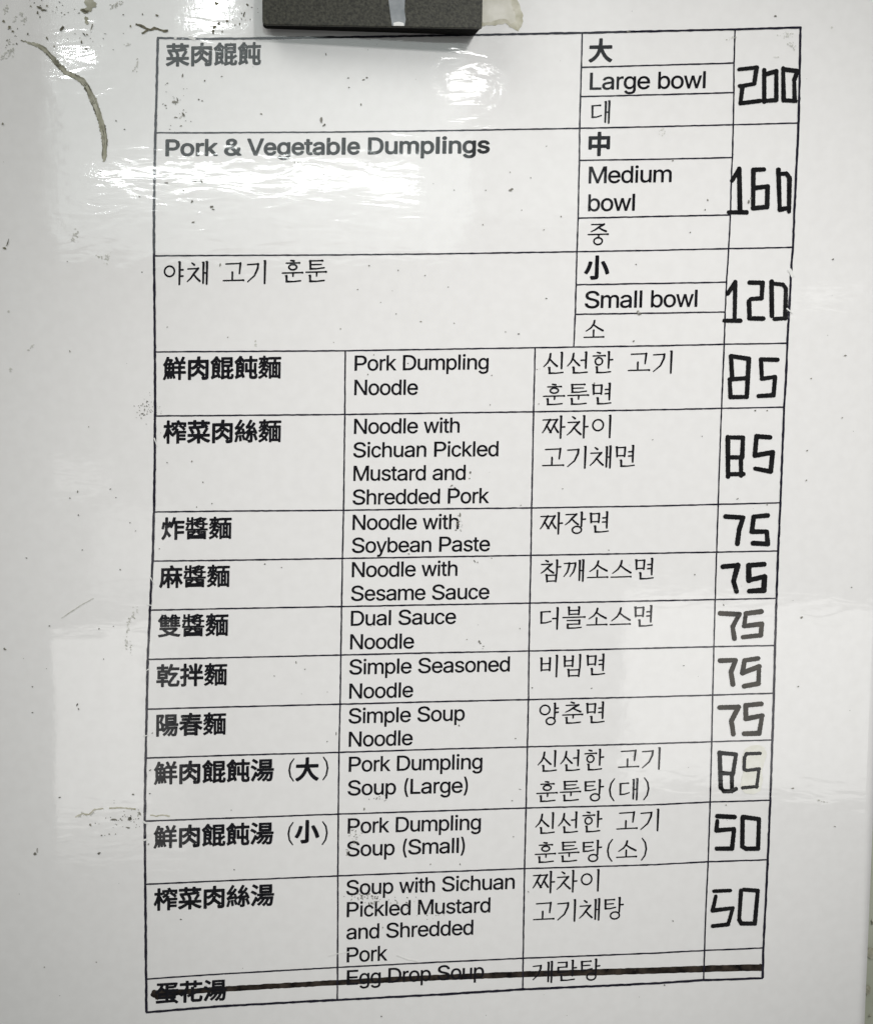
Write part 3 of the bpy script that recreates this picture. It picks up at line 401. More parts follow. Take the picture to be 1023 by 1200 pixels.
    '麻': (1, [[40,10, 50,12, 55,17, 70,50, 85,94, 100,78, 110,76, 115,78, 138,105, 165,146, 167,15, 171,10, 180,7, 215,8, 220,10, 226,20, 226,170, 230,179, 250,152, 264,145, 239,120, 237,110, 270,75, 280,75, 296,90, 319,120, 340,154, 344,145, 345,15, 355,8, 395,8, 400,10, 405,20, 405,145, 410,150, 432,110, 450,84, 455,79, 465,78, 495,105, 502,115, 499,125, 472,160, 443,210, 424,255, 475,256, 480,258, 486,270, 486,305, 483,310, 475,315, 410,315, 405,320, 405,370, 410,373, 481,375, 488,385, 488,420, 485,430, 480,435, 310,436, 283,490, 270,496, 230,486, 223,480, 221,470, 234,440, 230,436, 47,435, 39,425, 38,260, 33,170, 20,105, -1,45, 4,35], [100,155, 97,155, 96,160, 102,250, 105,255, 150,255, 150,250, 130,205], [295,188, 285,205, 240,255, 270,255, 280,257, 327,255, 318,230], [275,315, 230,315, 226,320, 226,370, 230,373, 295,373, 340,373, 343,370, 344,320, 340,315], [105,315, 103,320, 103,370, 105,373, 160,373, 165,370, 165,318, 160,315]]),
    '雙': (1, [[35,10, 95,17, 155,28, 210,42, 255,57, 320,38, 370,26, 425,17, 455,15, 483,55, 484,60, 480,68, 390,82, 334,95, 364,115, 390,137, 408,155, 430,185, 430,194, 425,199, 395,217, 385,214, 50,214, 43,210, 41,205, 41,170, 45,164, 50,162, 100,162, 139,125, 182,95, 177,90, 120,77, 20,64, 15,60, 14,50, 30,15], [260,119, 220,138, 186,160, 260,162, 331,160, 295,136], [57,225, 65,223, 255,224, 260,230, 261,235, 261,260, 255,268, 195,270, 195,275, 200,278, 235,278, 240,280, 243,285, 245,317, 255,317, 265,327, 268,320, 268,230, 275,223, 475,222, 483,230, 484,260, 480,266, 475,269, 409,270, 407,275, 410,278, 455,278, 460,280, 465,285, 465,315, 460,323, 409,325, 408,330, 410,332, 455,332, 460,334, 465,340, 465,370, 462,375, 455,378, 430,378, 410,378, 408,380, 410,386, 465,386, 473,390, 476,395, 475,426, 470,432, 465,434, 416,435, 393,480, 385,486, 345,478, 340,482, 310,490, 300,489, 275,435, 255,403, 254,425, 252,430, 245,434, 205,434, 175,486, 165,487, 135,479, 90,490, 83,485, 69,450, 50,415, 8,360, 9,350, 30,325, 40,320, 50,328, 52,325, 53,235], [110,270, 107,275, 110,278, 140,278, 142,275, 140,270], [325,269, 322,275, 325,278, 350,278, 354,275, 354,270], [110,324, 107,330, 110,333, 140,332, 142,330, 140,324], [195,325, 195,331, 200,333, 235,331, 239,325, 235,324], [325,324, 322,330, 325,332, 350,332, 354,330, 354,325], [110,379, 108,380, 110,386, 140,386, 140,379], [195,379, 195,385, 240,386, 242,385, 240,382, 235,379], [325,378, 322,380, 325,386, 350,386, 354,385, 354,380, 350,378], [120,434, 130,462, 134,455, 142,435], [335,434, 335,440, 345,460, 350,450, 357,435]]),
    '乾': (1, [[111,10, 120,6, 155,6, 165,10, 170,20, 170,95, 250,96, 249,65, 255,45, 270,27, 295,16, 330,12, 430,13, 455,16, 470,25, 480,37, 488,55, 494,90, 497,125, 490,135, 455,148, 445,147, 438,140, 434,90, 430,77, 325,77, 314,80, 322,100, 350,141, 455,272, 461,285, 460,295, 454,300, 425,311, 300,310, 295,310, 294,315, 315,353, 320,357, 480,357, 488,360, 493,370, 493,405, 490,412, 485,417, 345,418, 343,420, 358,470, 356,480, 350,485, 310,493, 300,491, 295,485, 282,440, 260,387, 259,430, 255,437, 245,441, 175,441, 170,443, 169,485, 160,493, 120,494, 110,490, 106,480, 105,442, 25,440, 16,435, 14,430, 14,395, 15,388, 20,382, 30,380, 105,380, 105,365, 40,364, 31,355, 30,185, 35,175, 40,172, 105,171, 106,160, 100,157, 15,155, 8,145, 8,105, 11,100, 20,96, 106,95, 106,20], [265,127, 264,145, 260,153, 255,156, 175,157, 170,160, 170,171, 235,172, 245,175, 248,180, 250,286, 260,280, 260,260, 265,252, 270,250, 345,249, 349,245, 303,185], [95,228, 91,230, 91,235, 91,240, 95,242, 185,242, 185,228], [95,296, 91,300, 91,305, 95,309, 185,308, 187,300, 185,296, 180,296], [170,365, 170,380, 245,380, 255,383, 257,380, 245,361, 235,365]]),
    '拌': (1, [[34,10, 45,6, 100,10, 120,17, 133,30, 140,55, 140,195, 143,200, 164,205, 165,165, 170,156, 175,153, 295,152, 296,20, 300,11, 310,6, 350,7, 360,15, 361,150, 365,153, 480,153, 490,156, 495,165, 494,205, 485,215, 365,216, 361,220, 361,265, 363,270, 465,271, 474,275, 477,280, 477,320, 475,326, 465,333, 430,333, 425,335, 474,440, 476,450, 474,455, 465,462, 430,471, 418,470, 413,465, 391,405, 367,350, 368,340, 373,335, 365,333, 361,335, 361,375, 361,480, 356,490, 350,493, 310,493, 301,490, 297,485, 296,335, 290,333, 268,335, 280,341, 285,350, 284,355, 262,415, 235,464, 230,466, 220,464, 190,453, 183,445, 183,435, 209,380, 223,335, 220,333, 195,331, 192,335, 196,345, 196,380, 191,390, 185,393, 140,395, 140,480, 136,490, 125,494, 90,494, 80,488, 77,480, 77,395, 75,393, 20,393, 13,390, 8,380, 8,345, 11,335, 20,331, 75,331, 77,325, 75,245, 10,227, 5,224, 1,215, 11,175, 20,165, 30,165, 75,179, 77,175, 77,70, 70,67, 30,67, 23,65, 18,55], [200,217, 198,220, 201,230, 195,271, 285,271, 296,270, 295,217], [145,265, 140,270, 140,330, 185,331, 190,333, 194,330, 189,320, 189,280, 185,275]]),
    '陽': (1, [[32,10, 40,6, 75,7, 83,10, 87,15, 88,120, 90,128, 105,124, 145,127, 173,100, 185,98, 213,120, 250,157, 258,155, 227,115, 200,89, 164,60, 162,55, 165,46, 190,19, 195,16, 205,18, 244,50, 290,100, 325,155, 335,157, 339,155, 337,150, 312,105, 290,77, 261,50, 259,40, 262,35, 295,8, 305,10, 340,46, 345,44, 353,15, 360,9, 415,8, 430,12, 440,17, 455,35, 466,75, 478,200, 474,210, 465,215, 290,215, 285,215, 290,223, 480,223, 487,225, 492,230, 494,270, 490,277, 480,281, 450,282, 445,285, 451,290, 454,300, 454,460, 449,470, 440,474, 225,474, 215,471, 209,460, 209,300, 212,290, 218,285, 210,281, 175,281, 149,315, 196,440, 196,450, 193,455, 160,474, 40,472, 33,470, 29,465, 27,455, 27,20], [370,65, 360,67, 358,70, 385,115, 403,155, 410,157, 412,150, 408,105, 401,70, 395,64], [90,184, 88,190, 88,295, 90,299, 109,275, 120,256, 128,235, 131,215, 130,195, 125,185], [195,186, 192,190, 192,220, 195,223, 215,223, 220,220], [90,321, 88,330, 88,410, 120,411], [275,340, 271,345, 271,350, 275,353, 385,353, 390,350, 390,340], [275,407, 271,410, 271,415, 275,418, 385,418, 390,415, 390,410, 385,407]]),
    '春': (1, [[110,10, 120,6, 160,6, 170,12, 175,26, 325,26, 335,11, 345,8, 385,8, 395,14, 398,25, 398,155, 400,158, 440,133, 450,128, 460,127, 466,130, 495,164, 498,170, 495,180, 490,185, 440,211, 392,250, 400,253, 480,254, 488,265, 488,305, 485,310, 475,315, 240,315, 236,320, 240,325, 435,326, 442,330, 446,340, 445,375, 435,385, 265,385, 262,390, 265,393, 445,393, 455,396, 460,403, 460,443, 456,450, 450,454, 280,454, 277,460, 279,480, 275,487, 265,491, 220,494, 212,485, 209,460, 205,454, 55,454, 43,450, 39,440, 39,405, 45,395, 50,393, 185,393, 192,390, 190,385, 70,385, 60,381, 57,375, 57,335, 65,326, 160,325, 161,320, 155,315, 25,315, 16,310, 13,305, 13,265, 20,255, 100,253, 108,250, 65,213, 10,180, 4,170, 6,160, 22,145, 32,130, 40,125, 50,125, 105,158, 106,20], [175,88, 173,90, 175,107, 325,107, 329,100, 328,90, 325,87], [175,166, 173,170, 175,182, 325,183, 328,180, 329,175, 329,170, 325,166], [195,243, 192,245, 200,253, 305,253, 310,250, 313,245, 310,243]]),
    '湯': (1, [[277,10, 285,7, 293,10, 335,51, 345,15, 355,8, 415,9, 430,14, 445,25, 456,45, 464,75, 478,205, 475,211, 465,217, 270,217, 265,218, 265,223, 270,226, 485,226, 494,235, 493,275, 490,280, 480,284, 150,284, 140,281, 140,295, 125,310, 80,338, 40,355, 30,351, 7,320, 6,310, 10,304, 60,277, 100,249, 112,250, 130,273, 136,280, 136,240, 140,229, 150,226, 195,225, 155,179, 152,195, 145,202, 115,223, 110,224, 102,220, 56,125, 17,55, 17,45, 20,40, 55,16, 60,13, 70,15, 86,40, 125,120, 130,122, 150,105, 160,105, 190,129, 220,159, 230,159, 235,155, 206,120, 175,90, 145,67, 142,60, 145,50, 172,25, 185,21, 221,50, 255,84, 285,123, 305,155, 310,160, 325,159, 327,155, 320,140, 298,105, 278,80, 246,50, 244,45, 246,35], [350,68, 348,70, 369,105, 395,159, 410,158, 405,105, 396,70, 390,67], [190,290, 195,287, 435,287, 445,291, 451,300, 451,460, 449,470, 444,475, 190,475, 183,465, 183,305, 185,295], [250,344, 247,345, 246,350, 250,356, 385,356, 387,350, 385,344], [123,380, 135,379, 141,385, 163,415, 165,425, 163,430, 130,456, 75,486, 65,489, 56,485, 33,455, 32,445, 35,439, 85,410], [250,410, 246,415, 247,420, 250,421, 385,421, 387,415, 385,410]]),
    '蛋': (1, [[442,5, 450,1, 460,3, 488,30, 491,40, 489,45, 478,55, 407,110, 410,113, 430,114, 439,125, 439,235, 435,245, 425,249, 285,249, 283,265, 470,266, 480,275, 493,310, 491,320, 480,327, 285,327, 282,330, 282,340, 285,344, 290,344, 390,344, 405,357, 420,353, 430,355, 440,370, 460,410, 475,445, 475,456, 465,465, 435,472, 195,471, 50,471, 40,465, 38,455, 38,425, 43,415, 50,412, 105,412, 112,410, 97,375, 75,343, 45,313, 10,289, 5,282, 4,275, 23,235, 30,229, 40,228, 60,241, 63,240, 64,125, 70,116, 80,114, 215,114, 219,110, 218,90, 30,85, 20,75, 23,30, 27,25, 35,22, 405,36], [285,91, 283,95, 283,110, 285,113, 315,114, 319,110, 319,105, 327,95, 325,93], [130,170, 126,175, 126,190, 130,193, 215,193, 218,190, 219,185, 219,175, 215,170], [285,170, 283,175, 283,190, 285,193, 370,193, 374,190, 374,185, 374,175, 370,170], [75,249, 73,250, 110,286, 135,318, 160,298, 185,285, 217,275, 219,255, 215,249], [210,338, 185,351, 164,370, 175,400, 175,407, 175,411, 180,412, 215,412, 217,410, 218,340, 215,337], [285,399, 282,405, 285,412, 390,412, 393,410, 385,399]]),
    '花': (1, [[97,10, 105,6, 145,5, 155,9, 160,15, 161,255, 203,325, 201,345, 205,381, 295,381, 299,375, 299,360, 295,355, 255,354, 246,345, 245,215, 242,210, 175,180, 168,170, 170,160, 186,130, 192,125, 200,124, 240,140, 245,140, 246,75, 249,55, 260,34, 275,22, 290,16, 310,14, 435,14, 455,20, 465,27, 477,40, 489,75, 495,130, 485,140, 450,156, 439,155, 431,145, 426,95, 420,80, 320,79, 315,80, 314,85, 315,175, 390,214, 448,250, 465,263, 468,275, 435,314, 425,317, 419,315, 360,274, 315,248, 314,330, 315,335, 355,335, 364,340, 368,350, 368,375, 370,381, 470,381, 480,385, 485,395, 484,435, 475,446, 370,447, 368,450, 367,485, 360,493, 350,495, 315,495, 305,492, 300,485, 299,450, 295,447, 205,447, 203,450, 203,480, 199,490, 190,495, 150,495, 140,491, 136,485, 136,450, 130,447, 30,447, 20,443, 15,435, 15,395, 19,385, 25,382, 136,380, 138,345, 115,306, 71,250, 15,201, 11,190, 15,179, 45,154, 55,149, 65,151, 90,173, 93,170, 93,20]]),
}
KOREAN = {
    '야': (1, [[335,0, 345,-4, 355,-3, 360,0, 366,10, 370,162, 375,164, 425,165, 435,172, 440,185, 435,198, 425,204, 375,198, 370,200, 372,290, 425,293, 435,299, 440,310, 435,325, 425,332, 375,325, 372,330, 373,380, 376,455, 374,475, 370,484, 360,492, 345,494, 330,487, 320,487, 315,482, 313,475, 326,455, 328,15], [105,165, 135,161, 160,164, 195,177, 225,200, 243,225, 255,255, 259,285, 256,310, 243,345, 220,375, 195,393, 165,405, 135,409, 110,406, 75,393, 45,370, 27,345, 15,315, 11,285, 14,260, 27,225, 50,195, 75,177], [115,200, 90,210, 75,222, 60,240, 50,265, 47,285, 50,305, 60,330, 72,345, 90,360, 115,370, 135,373, 155,370, 180,360, 195,348, 210,330, 220,305, 223,285, 220,265, 210,240, 195,222, 180,210, 155,200, 135,197]]),
    '채': (1, [[415,0, 425,-4, 435,-3, 444,5, 447,15, 456,455, 452,480, 440,492, 425,494, 410,487, 400,487, 394,480, 395,470, 406,455, 405,259, 380,258, 377,260, 376,265, 381,440, 379,450, 379,460, 375,469, 360,479, 350,479, 335,472, 325,472, 320,467, 318,460, 331,440, 333,35, 340,20, 350,16, 365,20, 371,30, 376,225, 380,228, 405,228, 407,225, 408,15], [9,60, 15,58, 21,60, 100,124, 150,188, 192,130, 265,61, 280,55, 295,61, 303,75, 300,90, 220,159, 172,215, 173,220, 251,310, 263,325, 267,340, 260,353, 245,360, 235,358, 220,349, 25,344, 13,340, 9,335, 8,325, 11,320, 20,314, 190,318, 195,315, 132,240, 74,150, 5,76, 3,70], [151,390, 165,388, 177,395, 182,405, 181,420, 171,430, 120,459, 110,463, 100,461, 93,450, 94,440]]),
    '고': (1, [[446,65, 455,60, 465,61, 475,68, 480,75, 481,85, 478,95, 470,103, 465,104, 440,106, 430,100, 240,98, 238,100, 241,250, 235,265, 225,270, 210,268, 200,255, 201,140, 202,100, 200,98, 25,94, 19,90, 15,80, 19,70, 25,66, 440,70], [362,205, 370,203, 380,206, 387,220, 413,435, 411,445, 405,452, 390,458, 380,456, 365,444, 110,436, 80,435, 69,430, 66,425, 66,415, 70,409, 80,405, 360,414, 365,411, 353,220, 356,210]]),
    '기': (1, [[395,0, 405,-4, 415,-3, 424,5, 427,15, 436,455, 432,480, 425,489, 415,494, 405,494, 390,487, 380,487, 375,482, 373,475, 386,455, 388,15], [39,40, 45,38, 55,42, 205,163, 275,311, 279,325, 288,415, 284,425, 275,433, 260,435, 245,427, 80,418, 40,416, 30,412, 26,405, 26,395, 30,390, 40,386, 240,395, 234,330, 173,185, 39,60, 34,50]]),
    '훈': (1, [[113,25, 260,28, 425,43, 433,50, 436,60, 431,70, 420,75, 285,61, 255,58, 150,65, 145,69, 143,165, 133,180, 125,184, 115,184, 100,176, 90,177, 85,173, 82,165, 96,145, 97,140, 104,65, 98,50, 98,40, 104,30], [252,135, 265,136, 273,145, 280,207, 440,210, 450,201, 460,200, 475,208, 481,220, 478,235, 470,243, 445,246, 435,244, 430,240, 255,239, 30,235, 19,230, 15,220, 19,210, 30,205, 235,207, 240,206, 242,145], [218,270, 250,266, 275,268, 300,275, 319,285, 331,295, 346,315, 352,340, 345,365, 335,379, 320,392, 290,405, 300,408, 370,409, 380,401, 390,399, 400,403, 407,410, 411,420, 410,429, 400,442, 370,445, 360,439, 315,438, 110,435, 99,430, 96,425, 96,415, 105,406, 210,405, 200,403, 180,392, 165,379, 152,360, 148,340, 151,320, 165,298, 185,283], [230,304, 215,308, 195,320, 187,330, 186,345, 198,360, 215,369, 235,374, 265,374, 285,369, 308,355, 314,345, 313,330, 300,316, 285,308, 250,302], [256,445, 275,441, 285,445, 294,460, 290,476, 275,485, 220,490, 205,491, 195,487, 189,475, 193,465, 200,460]]),
    '툰': (1, [[113,25, 260,28, 425,43, 433,50, 436,60, 431,70, 420,75, 285,61, 255,58, 150,65, 145,69, 143,165, 133,180, 125,184, 115,184, 100,176, 90,177, 85,173, 82,165, 96,145, 97,140, 104,65, 98,50, 98,40, 104,30], [252,135, 265,136, 273,145, 280,217, 440,220, 450,211, 460,210, 475,218, 481,230, 478,245, 470,253, 445,256, 435,254, 430,250, 255,249, 30,245, 19,240, 15,230, 19,220, 30,215, 235,217, 240,216, 242,150, 245,140], [113,280, 255,284, 425,305, 432,315, 431,325, 425,332, 415,335, 255,314, 145,319, 144,365, 150,369, 360,373, 365,377, 369,385, 367,395, 360,401, 285,401, 145,399, 143,440, 145,447, 360,449, 370,441, 380,440, 392,445, 399,455, 399,470, 390,482, 360,486, 345,479, 140,477, 120,485, 110,484, 90,472, 85,460, 86,455, 95,445, 104,315, 100,305, 99,295, 104,285]]),
    '대': (1, [[405,0, 415,-4, 425,-3, 434,5, 437,15, 446,455, 442,480, 430,492, 415,494, 400,487, 390,487, 384,480, 385,470, 396,455, 395,259, 370,258, 367,260, 366,265, 371,440, 369,450, 369,460, 365,469, 350,479, 340,479, 325,472, 315,472, 310,467, 308,460, 321,440, 323,35, 330,20, 340,16, 355,20, 361,30, 366,225, 370,228, 395,228, 397,225, 398,15], [50,125, 65,122, 155,128, 260,161, 269,170, 269,180, 267,185, 255,192, 150,158, 90,161, 86,165, 86,360, 90,364, 110,365, 210,370, 220,362, 230,361, 245,369, 251,380, 248,395, 240,404, 215,407, 205,405, 195,399, 75,394, 60,396, 45,392, 37,385, 35,375, 38,365, 46,160, 41,140, 45,130]]),
    '중': (1, [[231,5, 250,3, 275,6, 305,15, 325,27, 343,45, 356,70, 360,95, 354,120, 343,140, 325,158, 305,170, 276,180, 280,217, 440,220, 450,211, 460,210, 475,218, 481,230, 478,245, 470,253, 445,256, 435,254, 430,250, 255,249, 30,245, 19,240, 15,230, 19,220, 30,215, 235,217, 240,216, 240,182, 200,172, 172,155, 157,140, 146,120, 140,95, 146,65, 157,45, 172,30, 195,15], [245,40, 215,46, 195,58, 185,68, 178,80, 177,95, 184,115, 198,130, 230,144, 252,145, 270,144, 285,139, 305,127, 315,117, 322,105, 323,90, 316,70, 302,55, 270,41], [404,275, 420,272, 434,280, 439,295, 434,310, 425,316, 335,350, 297,370, 295,375, 387,425, 393,435, 394,445, 391,455, 385,461, 370,465, 345,455, 95,451, 87,445, 85,435, 90,426, 95,423, 190,423, 275,424, 283,420, 245,399, 170,344, 84,300, 78,290, 84,280, 95,279, 185,311, 255,353, 320,313]]),
    '소': (1, [[441,75, 450,70, 460,71, 470,78, 475,85, 476,95, 473,105, 465,113, 460,114, 435,116, 425,110, 255,108, 253,110, 256,240, 250,255, 240,260, 225,258, 215,245, 217,115, 215,108, 210,107, 25,104, 19,100, 15,90, 19,80, 25,76, 435,80], [64,210, 75,209, 188,275, 230,329, 235,330, 320,268, 425,209, 440,206, 450,210, 458,220, 460,230, 455,243, 446,250, 385,281, 340,303, 255,357, 253,360, 258,370, 273,440, 271,450, 265,457, 255,462, 245,462, 235,457, 229,450, 213,380, 165,305, 63,230, 58,220]]),
    '스': (1, [[441,75, 450,70, 465,73, 475,85, 476,95, 473,105, 465,113, 440,116, 430,114, 425,110, 60,105, 30,105, 19,100, 16,95, 16,85, 20,79, 30,75, 435,80], [54,160, 60,158, 66,160, 185,242, 230,310, 325,233, 435,162, 445,158, 455,159, 464,165, 470,175, 470,185, 465,196, 380,247, 342,270, 249,340, 257,355, 273,440, 271,450, 265,457, 255,462, 245,462, 233,455, 228,445, 212,365, 160,270, 53,180, 48,170]]),
    '신': (1, [[142,25, 280,28, 435,43, 443,50, 446,60, 441,70, 430,75, 300,60, 280,58, 175,66, 172,165, 162,180, 145,184, 130,177, 120,178, 115,175, 111,165, 125,145, 133,65, 127,50, 127,40, 133,30], [385,125, 395,121, 405,122, 414,130, 417,140, 424,450, 426,460, 422,485, 415,494, 405,499, 395,499, 380,492, 370,492, 365,487, 363,480, 376,460, 378,140], [24,170, 30,168, 40,173, 125,254, 155,313, 210,247, 289,175, 300,168, 315,170, 322,175, 328,185, 328,195, 323,205, 250,266, 171,345, 170,350, 176,365, 187,455, 182,465, 175,471, 165,473, 155,471, 148,465, 143,455, 132,375, 95,277, 20,186, 18,180]]),
    '선': (1, [[142,25, 280,28, 435,43, 443,50, 446,60, 441,70, 430,75, 300,60, 280,58, 175,66, 172,165, 162,180, 145,184, 130,177, 120,178, 115,175, 111,165, 125,145, 133,65, 127,50, 127,40, 133,30], [385,125, 395,121, 405,122, 414,130, 417,140, 424,450, 426,460, 424,480, 419,490, 410,497, 395,499, 380,492, 370,492, 364,485, 365,475, 376,460, 376,450, 377,330, 370,327, 295,326, 285,319, 281,305, 286,295, 300,288, 375,295, 378,140], [14,180, 20,178, 30,183, 105,260, 130,314, 178,255, 248,185, 260,178, 275,180, 282,185, 287,195, 285,211, 210,279, 146,350, 153,370, 162,455, 157,465, 150,471, 140,473, 130,471, 123,465, 118,455, 108,375, 77,285, 9,195, 9,185]]),
    '한': (1, [[122,25, 260,28, 415,43, 423,50, 426,60, 421,70, 410,75, 280,60, 260,58, 155,66, 152,165, 142,180, 125,184, 110,177, 100,178, 95,175, 91,165, 105,145, 113,65, 107,50, 107,40, 113,30], [355,125, 365,121, 375,122, 380,125, 386,135, 391,290, 395,293, 450,294, 460,300, 465,310, 461,325, 450,333, 395,326, 391,330, 394,450, 396,460, 394,480, 389,490, 380,497, 365,499, 350,492, 340,492, 335,487, 333,480, 346,460, 348,140], [144,190, 165,187, 185,190, 211,200, 235,220, 246,235, 254,255, 258,285, 255,305, 245,328, 227,350, 210,363, 190,371, 160,374, 140,371, 120,363, 97,345, 85,328, 75,305, 73,275, 76,255, 84,235, 99,215, 115,202], [155,225, 135,232, 117,250, 110,270, 110,295, 116,310, 135,330, 150,336, 175,337, 195,330, 214,310, 220,295, 220,270, 213,250, 195,232, 180,226], [285,375, 295,376, 302,380, 311,395, 307,410, 300,417, 295,418, 270,421, 255,414, 68,410, 40,409, 29,405, 26,400, 26,390, 30,383, 40,379, 270,384], [173,435, 185,432, 200,438, 207,450, 204,465, 190,475, 140,484, 125,486, 115,482, 109,470, 113,460, 120,455]]),
    '면': (1, [[144,30, 160,25, 285,29, 435,46, 445,55, 445,65, 440,73, 430,77, 305,62, 285,59, 185,67, 183,70, 183,155, 181,175, 171,190, 155,194, 140,187, 125,185, 120,175, 134,155, 142,65, 136,45], [385,115, 395,111, 405,112, 414,120, 417,130, 424,450, 426,460, 422,485, 410,497, 395,499, 380,492, 370,492, 364,485, 365,475, 376,460, 375,368, 310,365, 300,362, 295,357, 292,350, 294,340, 305,330, 375,335, 377,280, 370,277, 305,275, 295,267, 292,255, 297,245, 310,240, 376,245, 378,130], [58,235, 70,230, 80,233, 87,240, 90,251, 95,252, 205,254, 210,240, 220,233, 230,232, 242,240, 245,250, 257,445, 250,460, 240,466, 230,467, 210,463, 200,458, 90,454, 76,470, 65,474, 29,465, 25,455, 38,435, 50,250, 53,240], [90,283, 87,420, 90,424, 205,428, 210,426, 208,290, 206,285]]),
    '짜': (1, [[375,0, 385,-4, 395,-3, 400,0, 406,10, 411,225, 415,228, 470,229, 480,235, 485,245, 481,260, 470,268, 415,261, 411,265, 414,445, 416,455, 414,475, 409,485, 400,492, 385,494, 370,487, 360,487, 355,482, 353,475, 366,455, 368,15], [4,120, 10,118, 20,123, 70,185, 100,240, 121,195, 151,150, 152,145, 145,130, 151,120, 160,118, 170,123, 180,117, 190,116, 205,125, 209,140, 206,150, 199,160, 221,190, 245,238, 250,234, 268,195, 315,125, 330,116, 345,119, 352,125, 356,135, 353,150, 303,215, 266,280, 330,396, 332,405, 330,415, 320,426, 305,428, 285,417, 190,413, 185,413, 174,425, 160,428, 150,425, 140,417, 8,410, 3,405, 0,395, 5,386, 10,383, 124,385, 79,300, 41,205, -1,135, -1,125], [175,190, 155,216, 119,280, 175,381, 220,384, 271,385, 226,300, 190,209, 180,192]]),
    '차': (1, [[355,0, 365,-4, 375,-3, 380,0, 386,10, 391,225, 395,228, 450,229, 460,235, 465,245, 461,260, 450,268, 395,261, 391,265, 394,445, 396,455, 394,475, 389,485, 380,492, 365,494, 350,487, 340,487, 335,482, 333,475, 346,455, 348,15], [19,70, 25,68, 31,70, 115,135, 165,198, 170,196, 215,138, 290,71, 305,65, 320,71, 327,80, 328,90, 321,105, 245,166, 190,225, 192,230, 278,325, 286,335, 290,350, 281,365, 270,370, 260,369, 245,359, 35,354, 24,350, 20,345, 19,335, 21,330, 30,324, 210,328, 216,325, 150,251, 89,160, 15,86, 13,80], [170,400, 185,399, 195,405, 201,415, 199,430, 190,440, 140,467, 125,473, 115,471, 108,460, 110,450]]),
    '이': (1, [[395,0, 405,-4, 415,-3, 424,5, 427,15, 436,455, 432,480, 425,489, 415,494, 405,494, 390,487, 380,487, 375,482, 373,475, 386,455, 388,15], [137,145, 160,142, 190,146, 225,160, 250,180, 269,205, 285,245, 288,275, 285,305, 270,343, 250,370, 225,390, 195,403, 183,405, 160,408, 130,404, 95,390, 70,370, 51,345, 35,305, 32,275, 35,245, 50,207, 70,180, 95,160, 125,147], [150,180, 135,182, 115,191, 95,207, 79,230, 71,250, 68,275, 71,300, 79,320, 97,345, 115,359, 135,368, 160,372, 170,370, 185,368, 205,359, 225,343, 241,320, 249,300, 252,275, 249,250, 241,230, 223,205, 205,191, 185,182, 160,178]]),
    '장': (1, [[261,5, 275,4, 300,6, 330,15, 355,30, 374,50, 384,70, 389,95, 384,125, 370,150, 380,155, 386,165, 391,305, 395,308, 450,309, 460,315, 465,330, 460,342, 450,348, 395,341, 391,345, 396,460, 392,485, 384,495, 370,500, 350,492, 345,493, 337,490, 333,480, 346,460, 348,175, 345,171, 330,180, 305,188, 289,190, 305,196, 315,205, 318,220, 314,230, 235,288, 188,335, 275,422, 282,435, 281,445, 270,458, 255,461, 235,450, 35,446, 26,440, 23,430, 28,420, 35,416, 195,419, 200,419, 204,415, 149,360, 90,280, 23,220, 18,210, 20,204, 25,199, 30,198, 40,202, 115,254, 165,309, 210,257, 280,200, 289,195, 285,191, 245,188, 220,180, 195,165, 175,143, 165,124, 161,100, 166,70, 176,50, 195,30, 220,15, 245,7], [275,40, 250,43, 235,48, 220,57, 205,72, 197,95, 199,110, 205,123, 220,138, 235,147, 250,152, 275,155, 300,152, 315,147, 330,138, 345,123, 353,100, 351,85, 345,72, 330,57, 315,48, 300,43]]),
    '참': (1, [[152,0, 160,-4, 170,-4, 176,0, 185,12, 330,14, 340,0, 350,-3, 360,-1, 367,5, 370,15, 383,150, 382,165, 387,180, 390,310, 395,313, 450,314, 460,320, 465,330, 461,345, 450,353, 395,346, 391,350, 395,467, 394,480, 390,489, 375,499, 365,499, 350,492, 340,492, 334,485, 335,475, 346,460, 348,180, 345,177, 337,175, 330,170, 180,167, 168,180, 155,184, 145,183, 135,177, 125,177, 118,170, 119,160, 131,145, 144,15, 147,5], [185,42, 183,45, 180,135, 330,140, 335,140, 337,135, 332,45], [286,185, 295,183, 304,185, 315,195, 318,205, 314,220, 235,269, 192,305, 194,310, 276,380, 282,395, 276,410, 270,415, 260,418, 250,416, 235,407, 35,404, 28,400, 23,390, 26,380, 35,374, 135,376, 200,375, 149,330, 90,262, 23,210, 18,200, 20,194, 25,189, 35,189, 110,233, 165,283, 210,238], [163,430, 175,426, 188,430, 196,440, 197,455, 191,465, 185,469, 140,486, 125,491, 115,489, 108,480, 109,470, 115,462]]),
    '깨': (1, [[415,0, 425,-4, 435,-3, 444,5, 447,15, 456,455, 452,480, 440,492, 425,494, 410,487, 400,487, 394,480, 395,470, 406,455, 405,259, 380,258, 377,260, 376,265, 381,440, 379,450, 379,460, 375,469, 360,479, 350,479, 335,472, 325,472, 320,467, 318,460, 331,440, 333,35, 340,20, 350,16, 365,20, 371,30, 376,225, 380,228, 405,228, 407,225, 408,15], [17,110, 25,108, 30,110, 111,210, 148,330, 152,380, 155,384, 235,391, 238,385, 236,345, 205,225, 140,127, 139,115, 144,110, 150,108, 160,113, 237,205, 245,223, 280,335, 285,410, 278,425, 270,430, 260,431, 240,422, 155,415, 145,427, 130,431, 110,422, 15,413, 10,410, 5,400, 8,390, 15,385, 105,391, 107,385, 104,340, 77,230, 12,125, 12,115]]),
